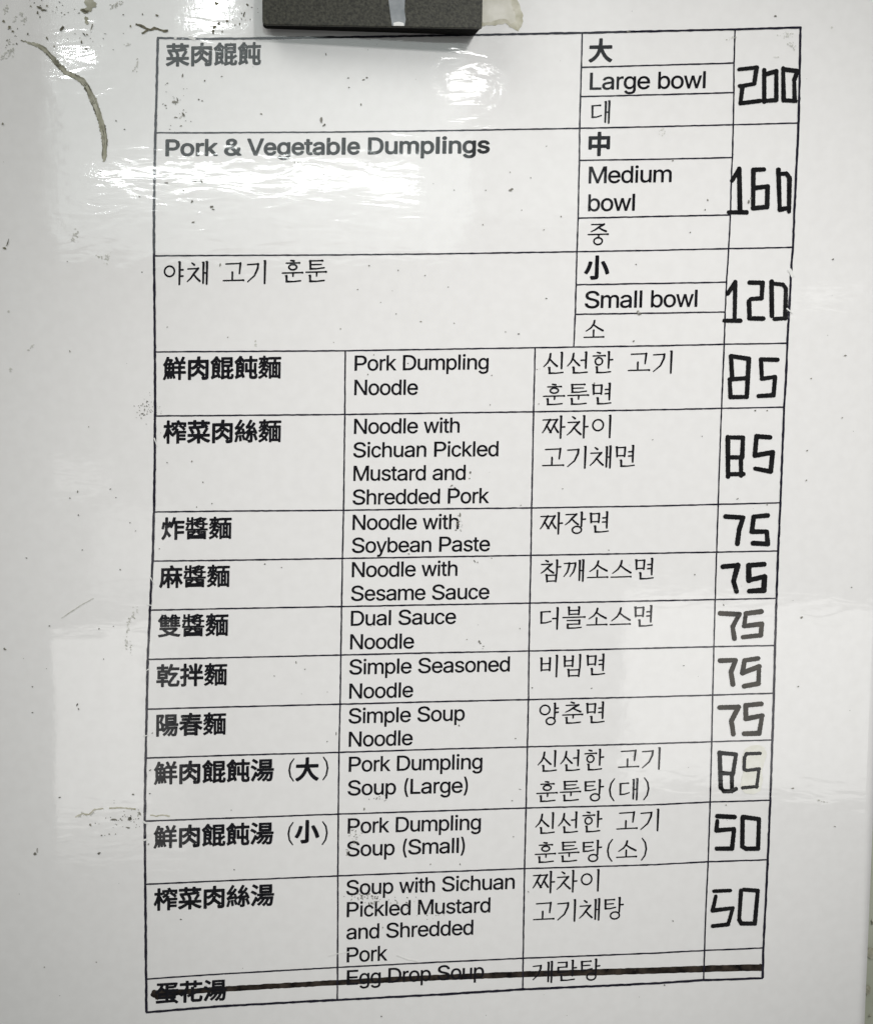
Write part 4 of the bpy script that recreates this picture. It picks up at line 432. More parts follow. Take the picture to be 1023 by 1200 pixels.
    '더': (1, [[385,0, 395,-4, 405,-3, 414,5, 417,15, 426,455, 424,475, 419,485, 410,492, 395,494, 380,487, 370,487, 364,480, 365,470, 376,455, 376,445, 377,265, 370,262, 295,261, 285,254, 281,240, 286,230, 300,223, 375,230, 378,15], [42,135, 55,132, 155,138, 270,171, 276,175, 280,183, 278,195, 265,202, 150,168, 80,172, 77,175, 78,370, 80,374, 95,375, 220,380, 230,372, 240,371, 254,380, 259,390, 258,400, 250,412, 220,417, 205,410, 65,404, 50,406, 30,399, 25,385, 29,375, 38,170, 32,150, 36,140]]),
    '블': (1, [[109,15, 120,10, 285,15, 420,29, 426,35, 427,45, 421,55, 415,58, 280,45, 150,49, 146,55, 145,95, 150,98, 350,101, 365,94, 380,95, 387,100, 393,110, 394,180, 398,190, 395,204, 390,210, 375,217, 355,215, 345,210, 105,209, 96,200, 96,190, 100,184, 110,180, 345,180, 349,175, 349,135, 345,131, 140,128, 125,135, 110,132, 100,120, 99,110, 102,30], [15,245, 465,250, 475,241, 485,240, 500,248, 506,260, 503,275, 495,283, 465,286, 455,280, 15,275, 4,270, 0,260, 4,250], [134,305, 140,301, 150,301, 158,305, 165,313, 170,313, 330,316, 335,315, 340,307, 350,301, 360,301, 366,305, 371,310, 374,320, 382,450, 385,465, 383,485, 373,500, 365,504, 355,504, 340,496, 330,497, 325,493, 322,485, 330,473, 335,465, 335,430, 330,426, 170,423, 166,425, 167,465, 165,485, 160,495, 150,503, 140,504, 108,495, 104,485, 117,465, 126,320, 129,310], [170,343, 166,345, 165,350, 165,385, 166,390, 170,393, 330,396, 333,395, 335,390, 335,350, 330,346]]),
    '비': (1, [[385,0, 395,-4, 405,-3, 414,5, 417,15, 426,455, 422,480, 415,489, 405,494, 395,494, 380,487, 370,487, 365,482, 363,475, 376,455, 378,15], [60,135, 70,131, 80,132, 95,149, 225,153, 231,140, 240,132, 255,132, 265,140, 268,150, 276,390, 278,405, 276,425, 270,437, 255,444, 245,443, 235,437, 225,438, 220,435, 215,425, 228,405, 228,370, 228,325, 225,318, 95,314, 92,320, 94,405, 90,430, 82,440, 70,444, 60,443, 50,437, 40,438, 35,435, 31,425, 44,405, 52,150, 55,141], [95,179, 92,185, 92,280, 95,284, 225,288, 228,285, 228,185]]),
    '빔': (1, [[155,0, 165,-4, 175,-3, 190,12, 355,14, 367,0, 380,-3, 390,1, 395,9, 411,155, 406,170, 414,180, 417,190, 424,450, 426,460, 424,480, 415,494, 400,500, 385,494, 370,492, 365,487, 363,480, 376,460, 378,190, 381,180, 355,170, 185,167, 180,168, 170,180, 155,184, 123,175, 119,165, 133,145, 147,15], [190,42, 185,45, 185,50, 182,130, 185,137, 355,140, 361,140, 364,135, 360,45], [59,215, 65,211, 75,211, 85,217, 90,225, 95,227, 215,230, 220,226, 225,217, 235,211, 245,211, 255,219, 259,230, 266,420, 269,435, 267,455, 260,468, 245,474, 235,473, 225,466, 215,468, 210,465, 206,455, 219,435, 219,415, 219,375, 216,370, 95,367, 91,370, 93,435, 91,455, 86,465, 75,473, 65,474, 50,468, 40,468, 34,465, 30,454, 43,435, 51,230, 54,220], [95,257, 91,260, 92,335, 215,340, 219,335, 219,265, 216,260]]),
    '양': (1, [[261,5, 275,4, 300,6, 330,15, 355,30, 374,50, 384,70, 389,95, 384,125, 370,150, 377,170, 380,265, 435,266, 445,273, 449,280, 448,295, 435,305, 381,300, 381,345, 384,350, 435,352, 445,358, 450,370, 445,384, 435,391, 384,385, 385,455, 382,485, 370,497, 355,499, 340,492, 330,492, 324,485, 325,475, 336,460, 338,180, 335,177, 305,188, 275,191, 245,188, 220,180, 195,165, 180,150, 164,120, 161,95, 164,75, 176,50, 195,30, 220,15, 245,7], [275,40, 250,43, 235,48, 220,57, 205,72, 197,95, 199,110, 205,123, 220,138, 235,147, 250,152, 275,155, 300,152, 315,147, 330,138, 345,123, 353,100, 351,85, 345,72, 330,57, 315,48, 300,43], [113,225, 150,221, 175,224, 205,236, 236,260, 252,280, 265,310, 269,340, 266,365, 252,400, 232,425, 211,440, 177,455, 140,459, 115,456, 85,444, 54,420, 38,400, 25,370, 21,340, 24,315, 38,280, 58,255, 79,240], [125,259, 98,270, 85,280, 68,300, 60,320, 57,340, 60,360, 72,385, 85,400, 100,411, 125,421, 145,423, 165,421, 192,410, 205,400, 222,380, 230,360, 233,340, 230,320, 218,295, 205,280, 190,269, 165,259, 145,257]]),
    '춘': (1, [[113,25, 260,28, 425,43, 433,50, 436,60, 431,70, 420,75, 285,61, 255,58, 150,65, 145,69, 143,165, 133,180, 125,184, 115,184, 100,176, 90,177, 85,173, 82,165, 96,145, 97,140, 104,65, 98,50, 98,40, 104,30], [252,135, 265,136, 273,145, 280,207, 440,210, 450,201, 460,200, 475,208, 481,220, 478,235, 470,243, 445,246, 435,244, 430,240, 255,239, 30,235, 19,230, 15,220, 19,210, 30,205, 235,207, 240,206, 242,145], [404,265, 420,262, 435,271, 439,280, 439,290, 430,303, 335,340, 296,360, 296,365, 387,415, 394,425, 394,435, 390,445, 385,450, 370,455, 345,445, 95,441, 87,435, 85,425, 90,415, 95,413, 190,413, 275,414, 284,410, 245,389, 170,334, 84,290, 78,280, 84,270, 95,269, 185,301, 255,342, 320,303], [255,455, 270,451, 285,457, 291,470, 288,485, 275,495, 225,506, 205,510, 195,506, 189,495, 192,485, 200,479]]),
    '탕': (1, [[261,5, 275,4, 300,6, 330,15, 355,30, 374,50, 384,70, 389,95, 384,125, 370,150, 380,155, 386,165, 391,305, 395,308, 450,309, 460,315, 465,325, 461,340, 450,348, 395,341, 391,345, 396,460, 394,480, 389,490, 380,497, 370,500, 360,497, 350,492, 340,492, 335,487, 333,480, 346,460, 348,175, 345,171, 330,180, 300,189, 275,191, 245,188, 220,180, 195,165, 176,145, 164,120, 161,95, 164,75, 176,50, 195,30, 220,15, 245,7], [275,40, 250,43, 235,48, 220,57, 205,72, 197,95, 199,110, 205,123, 220,138, 235,147, 250,152, 275,155, 300,152, 315,147, 330,138, 345,123, 353,100, 351,85, 345,72, 330,57, 315,48, 300,43], [51,235, 65,231, 165,235, 285,257, 298,265, 300,270, 299,280, 295,286, 285,290, 165,266, 89,270, 88,330, 90,335, 240,338, 251,345, 253,350, 252,360, 248,365, 240,368, 165,367, 90,365, 90,425, 235,428, 248,420, 260,419, 271,425, 277,435, 276,450, 269,460, 240,465, 225,458, 85,455, 65,464, 50,460, 39,450, 35,440, 40,425, 48,265, 44,250, 47,240]]),
    '게': (1, [[405,0, 415,-4, 425,-3, 434,5, 437,15, 446,455, 442,480, 435,489, 425,494, 415,494, 400,487, 390,487, 385,482, 383,475, 396,455, 398,15], [335,20, 345,16, 355,17, 364,25, 367,35, 376,440, 374,460, 370,469, 360,477, 350,480, 330,472, 320,472, 315,467, 315,455, 323,445, 326,440, 327,260, 325,256, 320,255, 265,251, 255,244, 251,230, 256,220, 270,213, 320,222, 325,222, 327,220, 328,35], [18,80, 25,78, 31,80, 146,185, 201,320, 208,400, 204,410, 195,418, 180,419, 165,411, 55,404, 13,400, 5,390, 7,380, 11,375, 20,372, 160,380, 157,330, 113,205, 15,97, 12,90]]),
    '란': (1, [[122,25, 260,28, 415,43, 423,50, 426,60, 421,70, 410,75, 280,60, 260,58, 155,66, 152,165, 142,180, 125,184, 110,177, 100,178, 95,175, 91,165, 105,145, 113,65, 107,50, 107,40, 113,30], [355,125, 365,121, 375,122, 380,125, 386,135, 391,290, 395,293, 450,294, 460,300, 465,310, 461,325, 450,333, 395,326, 391,330, 394,450, 396,460, 394,480, 389,490, 380,497, 365,499, 350,492, 340,492, 335,487, 333,480, 346,460, 348,140], [48,210, 60,207, 175,212, 270,227, 280,232, 284,240, 283,250, 279,255, 270,259, 175,242, 90,246, 85,246, 83,250, 81,315, 83,320, 220,324, 240,317, 255,324, 262,340, 262,430, 264,440, 259,455, 250,463, 240,466, 220,463, 210,458, 50,458, 40,454, 37,450, 35,440, 40,432, 50,428, 210,428, 217,425, 215,354, 75,351, 60,357, 50,356, 42,350, 36,335, 38,230, 40,219]]),
    '(': (0.5, [[170,0, 180,-4, 190,0, 193,5, 193,15, 128,115, 105,250, 128,385, 193,485, 193,495, 190,500, 180,504, 170,500, 93,395, 65,250, 93,105]]),
    ')': (0.5, [[60,0, 70,-4, 80,0, 155,100, 185,250, 157,395, 85,493, 75,503, 65,503, 57,495, 57,485, 122,385, 145,250, 122,115, 57,15, 57,5]]),
}
HEAVY = {
    '야': (1, [[344,-5, 350,-5, 360,-1, 367,10, 371,160, 375,163, 425,164, 435,170, 441,185, 435,199, 425,205, 372,200, 374,290, 425,292, 435,298, 441,310, 437,325, 425,333, 375,327, 374,375, 377,455, 375,475, 371,485, 360,493, 345,495, 330,488, 320,488, 315,484, 312,475, 325,455, 327,15, 334,0], [101,165, 140,161, 165,164, 195,176, 226,200, 244,225, 255,251, 259,290, 256,315, 244,345, 220,376, 195,394, 169,405, 130,409, 105,406, 75,394, 44,370, 26,345, 15,319, 11,280, 14,255, 26,225, 50,194, 75,176], [125,200, 95,209, 73,225, 61,240, 52,260, 48,285, 51,305, 59,325, 75,347, 90,359, 110,368, 135,372, 145,370, 175,361, 197,345, 209,330, 218,310, 222,285, 219,265, 211,245, 195,223, 180,211, 160,202, 135,198]]),
    '채': (1, [[424,-5, 430,-5, 440,-1, 445,5, 448,15, 457,455, 453,480, 440,493, 425,495, 410,488, 400,488, 393,480, 394,470, 405,455, 406,265, 405,261, 380,259, 377,265, 382,440, 380,460, 371,475, 355,480, 335,473, 325,473, 320,469, 317,460, 330,440, 332,35, 339,20, 350,15, 365,19, 372,30, 377,225, 380,227, 405,227, 407,15, 414,0], [275,55, 290,57, 300,65, 304,75, 301,90, 221,160, 173,215, 175,220, 264,325, 268,340, 260,355, 245,361, 235,359, 220,350, 20,344, 8,335, 9,320, 15,315, 25,313, 155,316, 190,317, 193,315, 130,240, 73,150, 5,78, 2,70, 3,65, 10,58, 20,58, 96,120, 150,186, 191,130, 265,60], [149,390, 160,387, 175,392, 183,405, 182,420, 173,430, 125,458, 110,464, 100,462, 92,450, 93,440]]),
    '고': (1, [[452,60, 460,59, 470,62, 481,75, 481,90, 470,104, 440,107, 425,101, 240,99, 242,250, 236,265, 225,271, 210,270, 204,265, 199,255, 200,130, 200,99, 25,95, 18,90, 14,80, 18,70, 25,65, 440,69], [360,205, 375,203, 380,205, 387,215, 414,435, 412,445, 405,454, 395,458, 385,458, 365,445, 115,437, 80,436, 70,432, 65,425, 65,415, 70,408, 80,404, 360,413, 364,410, 352,220, 355,210]]),
    '기': (1, [[404,-5, 410,-5, 420,-1, 425,5, 428,15, 437,455, 435,475, 431,485, 420,493, 410,496, 390,488, 380,488, 375,484, 372,475, 385,455, 387,15, 394,0], [38,40, 45,37, 55,41, 207,165, 278,315, 289,410, 288,420, 282,430, 265,437, 255,435, 245,428, 75,419, 40,417, 30,413, 25,405, 25,395, 30,389, 40,385, 236,395, 239,390, 233,330, 172,185, 38,60, 33,50]]),
    '훈': (1, [[110,25, 120,23, 260,27, 425,42, 435,50, 437,60, 432,70, 420,76, 285,62, 260,59, 150,66, 146,70, 144,165, 135,180, 125,185, 115,185, 100,178, 90,178, 85,175, 81,165, 95,145, 96,140, 103,65, 97,50, 97,40, 103,30], [250,135, 265,135, 274,145, 280,205, 440,209, 450,200, 460,199, 475,206, 482,220, 479,235, 470,244, 445,247, 425,241, 265,240, 30,236, 18,230, 14,220, 20,208, 30,204, 235,206, 238,205, 239,200, 241,145], [249,265, 280,268, 300,274, 320,284, 338,300, 350,320, 352,345, 349,360, 339,375, 320,393, 294,405, 370,408, 380,400, 390,398, 405,405, 412,420, 408,435, 400,443, 395,444, 370,446, 355,440, 275,439, 110,436, 100,433, 95,425, 95,415, 105,405, 206,405, 195,402, 180,393, 161,375, 151,360, 148,345, 150,320, 162,300, 180,284, 205,272, 225,267], [230,305, 205,314, 191,325, 186,340, 190,350, 200,360, 220,369, 250,374, 270,372, 285,368, 306,355, 313,345, 312,330, 300,317, 285,309, 250,303], [252,445, 270,440, 285,443, 295,460, 292,475, 280,485, 230,490, 205,492, 198,490, 189,480, 190,468, 200,459]]),
    '툰': (1, [[110,25, 120,23, 260,27, 425,42, 435,50, 437,60, 432,70, 420,76, 285,62, 260,59, 150,66, 146,70, 144,165, 135,180, 125,185, 115,185, 100,178, 90,178, 85,175, 81,165, 95,145, 96,140, 103,65, 97,50, 97,40, 103,30], [250,135, 265,135, 274,145, 280,215, 440,219, 450,210, 460,209, 475,216, 482,230, 479,245, 470,254, 445,257, 425,251, 265,250, 30,246, 18,240, 14,230, 20,218, 30,214, 235,216, 238,215, 239,210, 241,145], [110,280, 120,278, 255,283, 425,304, 433,315, 432,325, 425,333, 415,336, 255,315, 146,320, 145,365, 150,368, 360,372, 365,375, 370,385, 368,395, 360,402, 290,402, 145,400, 145,446, 355,448, 360,448, 370,440, 380,439, 393,445, 400,456, 400,470, 390,483, 360,487, 345,480, 140,478, 120,486, 110,485, 90,473, 84,460, 85,455, 94,445, 95,440, 103,315, 98,305, 98,295, 103,285]]),
}
# outlines of the handwritten prices in tenths of a photo pixel from a corner of their table cell
FIGURE = [
    (843, 60, [[420,160, 428,158, 453,163, 456,166, 459,171, 464,188, 463,195, 457,209, 458,220, 455,237, 455,248, 448,265, 449,283, 444,300, 443,311, 440,325, 440,342, 433,360, 433,374, 431,384, 426,391, 411,402, 397,401, 386,405, 372,406, 362,410, 348,410, 337,414, 323,416, 313,421, 295,421, 294,423, 294,433, 290,447, 289,458, 286,475, 287,489, 280,507, 280,521, 278,535, 278,549, 272,566, 272,573, 274,576, 281,576, 288,573, 306,575, 316,571, 327,570, 341,566, 355,568, 365,565, 379,564, 390,560, 404,561, 414,558, 428,558, 439,554, 453,554, 463,551, 488,554, 495,556, 499,538, 497,524, 498,510, 495,496, 498,482, 496,472, 499,458, 496,444, 497,430, 495,416, 499,402, 497,388, 498,374, 496,360, 498,346, 497,335, 499,321, 497,307, 498,293, 495,279, 499,262, 498,251, 499,237, 496,223, 499,209, 507,195, 512,190, 516,189, 526,192, 537,193, 544,197, 550,216, 547,235, 568,229, 579,224, 593,221, 602,216, 614,216, 624,211, 638,210, 649,204, 670,200, 677,202, 690,216, 693,237, 688,258, 689,269, 688,286, 691,297, 690,311, 692,325, 688,339, 690,353, 689,367, 692,381, 689,395, 691,405, 689,419, 691,433, 690,447, 693,461, 690,472, 689,479, 691,489, 690,503, 693,517, 691,531, 693,542, 689,556, 691,573, 689,580, 684,586, 666,595, 652,595, 642,597, 628,594, 614,598, 600,598, 589,600, 575,597, 561,601, 547,601, 540,609, 537,611, 519,613, 512,611, 503,605, 495,592, 484,601, 470,602, 460,606, 446,606, 435,608, 421,608, 411,612, 397,612, 386,615, 372,613, 358,618, 348,618, 334,622, 320,620, 309,623, 295,625, 285,628, 271,626, 260,629, 236,632, 231,629, 221,615, 219,608, 222,594, 222,584, 226,570, 225,552, 228,538, 229,524, 232,510, 231,493, 235,475, 235,468, 238,451, 236,437, 238,430, 236,427, 223,423, 218,419, 211,402, 212,395, 216,388, 222,383, 243,377, 260,379, 267,377, 281,375, 295,370, 306,370, 316,367, 330,368, 344,363, 355,362, 365,358, 379,359, 383,357, 383,346, 386,332, 386,321, 391,304, 390,286, 397,269, 396,258, 399,241, 398,230, 405,213, 404,211, 393,215, 379,215, 369,218, 351,216, 341,220, 327,221, 316,224, 302,221, 292,224, 278,225, 267,229, 253,226, 239,230, 222,230, 215,227, 205,213, 205,209, 207,202, 218,188, 225,185, 236,185, 250,180, 260,181, 271,179, 285,180, 299,175, 313,175, 323,173, 337,174, 348,170, 362,170, 372,167, 386,169, 400,165, 414,164], [736,171, 740,168, 743,168, 757,172, 761,174, 764,181, 796,184, 813,188, 827,187, 841,193, 855,191, 873,196, 908,198, 932,206, 942,223, 941,230, 934,244, 932,258, 922,277, 919,297, 911,308, 909,314, 906,332, 897,346, 896,349, 899,360, 899,377, 902,388, 899,405, 901,416, 900,430, 902,440, 902,458, 905,468, 902,482, 904,496, 903,510, 906,521, 906,538, 908,549, 905,559, 915,567, 917,573, 911,591, 908,598, 904,602, 901,603, 887,601, 876,604, 866,602, 852,601, 838,598, 824,601, 810,596, 796,597, 771,596, 764,594, 743,598, 736,595, 724,580, 723,577, 723,563, 721,552, 722,538, 720,528, 724,510, 722,496, 723,482, 720,472, 723,454, 721,444, 724,430, 721,416, 722,402, 720,388, 724,374, 722,360, 723,346, 721,332, 723,318, 721,307, 724,290, 722,279, 722,265, 720,251, 724,234, 720,199, 723,185], [771,238, 769,241, 771,251, 768,265, 770,276, 769,290, 772,304, 771,318, 774,328, 770,346, 773,356, 772,370, 775,384, 774,398, 776,409, 773,426, 775,437, 775,451, 778,465, 777,479, 779,489, 776,507, 778,517, 778,535, 782,545, 789,549, 796,549, 806,547, 831,549, 845,552, 848,552, 852,549, 853,538, 851,528, 855,510, 852,500, 853,486, 851,472, 853,458, 851,447, 854,430, 852,419, 853,405, 850,391, 854,374, 852,363, 853,349, 848,339, 847,332, 851,314, 859,299, 865,279, 877,251, 862,248, 852,248, 838,244, 820,245, 806,240, 792,242, 778,238], [628,268, 621,271, 610,273, 596,279, 586,281, 575,286, 561,286, 549,293, 550,300, 547,318, 549,328, 548,342, 551,356, 547,370, 549,384, 547,398, 550,409, 549,426, 551,437, 547,454, 549,465, 549,482, 551,493, 548,507, 550,521, 547,535, 551,550, 558,552, 565,550, 582,549, 596,544, 610,546, 621,544, 631,544, 638,542, 639,535, 636,521, 640,507, 638,493, 640,479, 638,468, 639,451, 637,440, 641,423, 639,412, 640,398, 637,384, 641,367, 639,356, 641,342, 638,328, 640,314, 638,304, 642,286, 640,276, 640,269, 638,266, 635,266]]),
    (843, 180, [[214,148, 236,147, 247,151, 251,155, 258,176, 258,190, 260,204, 257,218, 259,229, 257,243, 260,257, 260,271, 262,281, 259,299, 261,309, 260,323, 263,337, 262,351, 264,362, 260,379, 263,390, 262,407, 265,418, 263,432, 265,446, 262,460, 265,470, 265,488, 267,498, 265,512, 266,526, 264,540, 267,551, 267,568, 269,579, 266,596, 268,607, 267,621, 269,635, 269,652, 271,655, 289,658, 296,657, 310,657, 320,655, 324,656, 338,669, 341,673, 342,691, 341,698, 338,703, 324,712, 317,714, 303,710, 292,712, 278,711, 268,713, 254,709, 240,712, 226,710, 215,711, 201,709, 187,712, 173,708, 163,710, 149,709, 138,711, 121,707, 107,710, 100,708, 93,701, 84,694, 83,691, 87,670, 89,666, 93,662, 114,659, 128,660, 142,657, 156,661, 166,658, 180,659, 191,657, 208,660, 211,656, 208,642, 209,628, 207,617, 211,600, 208,589, 209,575, 206,561, 208,547, 206,537, 209,519, 207,509, 207,495, 205,481, 208,463, 206,453, 208,439, 205,428, 206,411, 203,400, 207,383, 205,372, 206,358, 203,344, 205,330, 203,320, 206,302, 203,292, 204,274, 201,271, 194,278, 187,296, 180,305, 173,318, 170,323, 156,335, 149,337, 131,332, 121,319, 119,313, 128,295, 132,281, 142,271, 149,258, 156,250, 163,232, 175,218, 196,180, 203,173, 208,155], [421,155, 429,155, 439,159, 450,156, 464,157, 474,154, 492,158, 502,155, 523,155, 527,155, 537,162, 543,169, 546,187, 544,194, 541,198, 523,208, 506,206, 499,208, 485,208, 471,212, 457,208, 446,211, 432,211, 425,215, 424,225, 425,239, 421,253, 423,267, 423,281, 425,292, 421,309, 422,320, 421,337, 423,348, 422,365, 425,368, 439,367, 450,365, 464,367, 474,363, 488,362, 499,359, 516,362, 527,358, 541,357, 555,352, 576,355, 583,358, 586,364, 593,383, 590,397, 591,411, 588,425, 590,439, 589,453, 591,463, 586,481, 588,495, 587,509, 590,519, 586,537, 587,547, 585,565, 587,572, 588,579, 586,593, 587,603, 583,617, 584,628, 583,635, 577,642, 562,650, 555,651, 541,649, 534,651, 520,651, 506,656, 492,654, 481,656, 467,656, 457,660, 443,659, 432,661, 418,661, 404,665, 380,661, 373,657, 368,652, 363,631, 365,624, 369,617, 370,610, 368,600, 369,586, 367,575, 368,558, 366,547, 370,530, 368,519, 368,505, 366,491, 369,477, 368,463, 369,449, 367,439, 368,421, 366,411, 370,393, 368,383, 368,369, 366,355, 369,341, 367,330, 369,313, 367,302, 368,285, 366,274, 370,257, 368,246, 369,232, 366,218, 368,204, 367,190, 373,169, 376,163, 394,158, 411,158], [685,155, 695,156, 716,169, 720,194, 717,208, 719,210, 730,207, 744,207, 754,205, 768,207, 782,201, 789,202, 796,206, 803,214, 813,222, 816,229, 825,239, 831,252, 842,260, 848,278, 848,295, 850,309, 846,323, 847,334, 845,348, 848,362, 846,379, 847,390, 843,407, 846,418, 844,432, 846,446, 842,463, 844,474, 843,491, 845,502, 841,519, 842,530, 840,544, 843,558, 841,572, 842,582, 838,600, 841,614, 840,628, 841,642, 837,656, 839,670, 835,687, 831,693, 821,697, 814,700, 810,700, 798,694, 795,691, 789,677, 789,663, 786,661, 772,667, 761,668, 751,674, 737,675, 726,680, 716,679, 702,682, 695,681, 689,677, 677,659, 677,652, 680,638, 679,628, 681,614, 679,603, 681,589, 678,575, 678,561, 675,551, 677,533, 675,523, 677,509, 674,498, 674,481, 671,470, 673,456, 671,442, 673,428, 670,418, 670,404, 667,390, 669,376, 667,365, 669,351, 666,337, 667,323, 664,309, 666,295, 664,285, 666,271, 663,257, 663,243, 660,232, 662,215, 660,204, 662,190, 660,180, 661,173, 666,166], [737,256, 720,260, 719,264, 721,274, 720,292, 722,302, 722,316, 724,330, 721,344, 723,358, 722,372, 725,383, 724,400, 726,407, 722,425, 725,439, 724,453, 727,463, 725,481, 727,491, 724,505, 727,519, 727,533, 729,544, 726,561, 728,572, 726,586, 729,600, 729,614, 730,617, 733,618, 744,616, 754,612, 765,614, 772,612, 779,610, 789,609, 790,603, 788,589, 789,575, 786,565, 790,547, 789,537, 790,523, 787,509, 789,495, 788,484, 791,467, 789,453, 789,439, 787,428, 791,411, 789,400, 791,383, 788,372, 790,358, 788,344, 792,330, 789,316, 790,302, 788,292, 788,281, 778,271, 772,260, 768,256, 761,256, 751,259], [530,411, 523,413, 509,413, 495,418, 481,418, 471,420, 460,419, 446,424, 432,425, 424,428, 419,446, 420,460, 419,474, 422,488, 419,502, 421,512, 417,530, 420,540, 419,558, 421,568, 417,586, 418,596, 418,604, 422,606, 425,606, 436,603, 450,602, 460,599, 474,602, 485,599, 499,598, 509,595, 516,595, 523,597, 529,596, 530,593, 528,582, 530,568, 529,558, 532,540, 530,530, 531,516, 529,502, 533,484, 532,474, 533,460, 530,446, 533,432, 532,421, 534,411]]),
    (838, 310, [[649,170, 654,169, 675,170, 679,173, 688,188, 689,195, 696,199, 703,200, 717,198, 731,203, 745,202, 766,204, 780,207, 794,205, 801,207, 818,219, 821,230, 833,240, 838,251, 845,258, 854,276, 854,282, 852,296, 854,307, 851,324, 853,335, 852,349, 854,363, 850,380, 852,391, 851,405, 853,419, 851,433, 852,443, 849,461, 851,471, 851,489, 853,499, 848,517, 850,527, 849,545, 852,555, 849,569, 850,583, 848,597, 850,611, 850,632, 847,639, 833,653, 826,654, 815,653, 808,650, 794,651, 780,655, 766,652, 756,655, 742,655, 728,659, 717,657, 703,659, 682,657, 679,654, 670,639, 671,632, 676,625, 675,622, 665,626, 654,624, 650,622, 637,605, 636,601, 639,590, 637,576, 637,562, 635,548, 637,534, 636,524, 638,510, 635,496, 636,482, 633,468, 637,454, 635,443, 636,429, 634,415, 635,401, 633,387, 636,373, 634,359, 635,345, 632,335, 635,317, 633,307, 635,293, 632,279, 633,265, 631,254, 635,237, 633,226, 633,209, 631,195, 635,184], [230,174, 234,173, 252,181, 256,184, 261,202, 259,219, 262,233, 260,247, 261,258, 257,275, 259,286, 259,303, 260,314, 256,331, 258,342, 257,359, 259,370, 256,387, 257,398, 254,412, 257,426, 255,440, 257,450, 253,468, 255,482, 254,496, 256,510, 252,524, 253,538, 252,552, 254,566, 252,580, 253,590, 250,604, 252,625, 253,629, 259,630, 276,627, 287,628, 297,627, 308,632, 313,636, 315,639, 321,657, 320,664, 315,673, 297,683, 294,683, 280,682, 269,682, 255,680, 241,683, 227,679, 189,682, 175,678, 161,681, 126,678, 108,681, 87,670, 83,667, 83,660, 86,643, 89,636, 94,632, 119,631, 129,632, 143,629, 161,632, 171,630, 185,630, 196,627, 203,629, 204,629, 203,622, 205,608, 202,594, 204,580, 202,569, 206,552, 204,541, 205,524, 202,513, 206,496, 205,485, 207,471, 204,457, 205,443, 204,433, 208,415, 205,401, 206,387, 204,377, 208,359, 206,349, 208,331, 205,321, 207,307, 206,298, 193,310, 186,328, 178,336, 169,352, 154,362, 147,364, 136,361, 122,348, 120,342, 129,312, 140,301, 147,289, 154,282, 161,265, 175,248, 182,235, 189,226, 196,212, 206,201, 210,195, 212,184, 215,181], [391,181, 399,179, 409,182, 420,180, 434,181, 444,180, 458,183, 476,180, 490,184, 500,182, 514,183, 525,181, 539,186, 556,181, 567,184, 583,198, 584,205, 582,216, 582,226, 580,240, 581,258, 576,275, 577,286, 575,300, 576,314, 571,331, 572,342, 570,359, 571,370, 569,380, 572,394, 565,408, 560,414, 539,421, 532,421, 521,418, 511,420, 497,420, 483,423, 469,420, 458,423, 444,423, 434,426, 427,424, 423,426, 425,433, 424,447, 427,461, 426,475, 428,485, 424,503, 427,513, 426,527, 429,541, 427,555, 430,566, 426,580, 429,601, 430,602, 434,603, 448,601, 462,601, 472,600, 486,603, 500,600, 514,602, 525,601, 539,603, 553,600, 567,604, 577,605, 582,608, 585,611, 592,629, 591,639, 581,650, 574,657, 560,658, 549,661, 542,660, 532,656, 521,658, 507,657, 497,659, 483,655, 469,658, 451,655, 441,655, 430,654, 416,657, 402,652, 392,653, 385,652, 379,646, 372,632, 372,625, 376,615, 374,601, 376,587, 373,573, 374,559, 371,548, 372,531, 370,520, 373,506, 370,492, 370,478, 367,468, 368,454, 366,443, 372,412, 378,406, 390,401, 391,394, 395,388, 413,377, 430,375, 441,373, 455,375, 465,371, 479,370, 490,367, 504,369, 521,364, 523,359, 521,349, 523,331, 521,317, 524,303, 523,293, 526,279, 524,265, 525,247, 524,240, 507,234, 493,236, 479,235, 469,237, 455,233, 441,237, 427,234, 416,235, 392,234, 389,233, 377,219, 375,212, 378,195], [689,244, 688,258, 690,272, 687,286, 689,300, 687,314, 690,324, 689,342, 691,352, 688,370, 690,380, 689,394, 692,408, 690,422, 691,433, 689,450, 691,461, 691,475, 693,489, 690,506, 691,513, 690,531, 693,541, 692,559, 694,569, 690,583, 692,597, 689,611, 700,612, 714,608, 728,610, 735,608, 749,609, 763,605, 777,606, 795,604, 794,590, 796,576, 794,562, 796,548, 795,538, 799,520, 796,506, 798,492, 796,482, 801,464, 799,450, 800,436, 798,422, 802,408, 801,394, 803,380, 800,366, 803,352, 802,342, 805,324, 803,314, 804,296, 803,286, 798,275, 791,268, 784,255, 777,254, 763,255, 749,249, 731,250, 717,246]]),
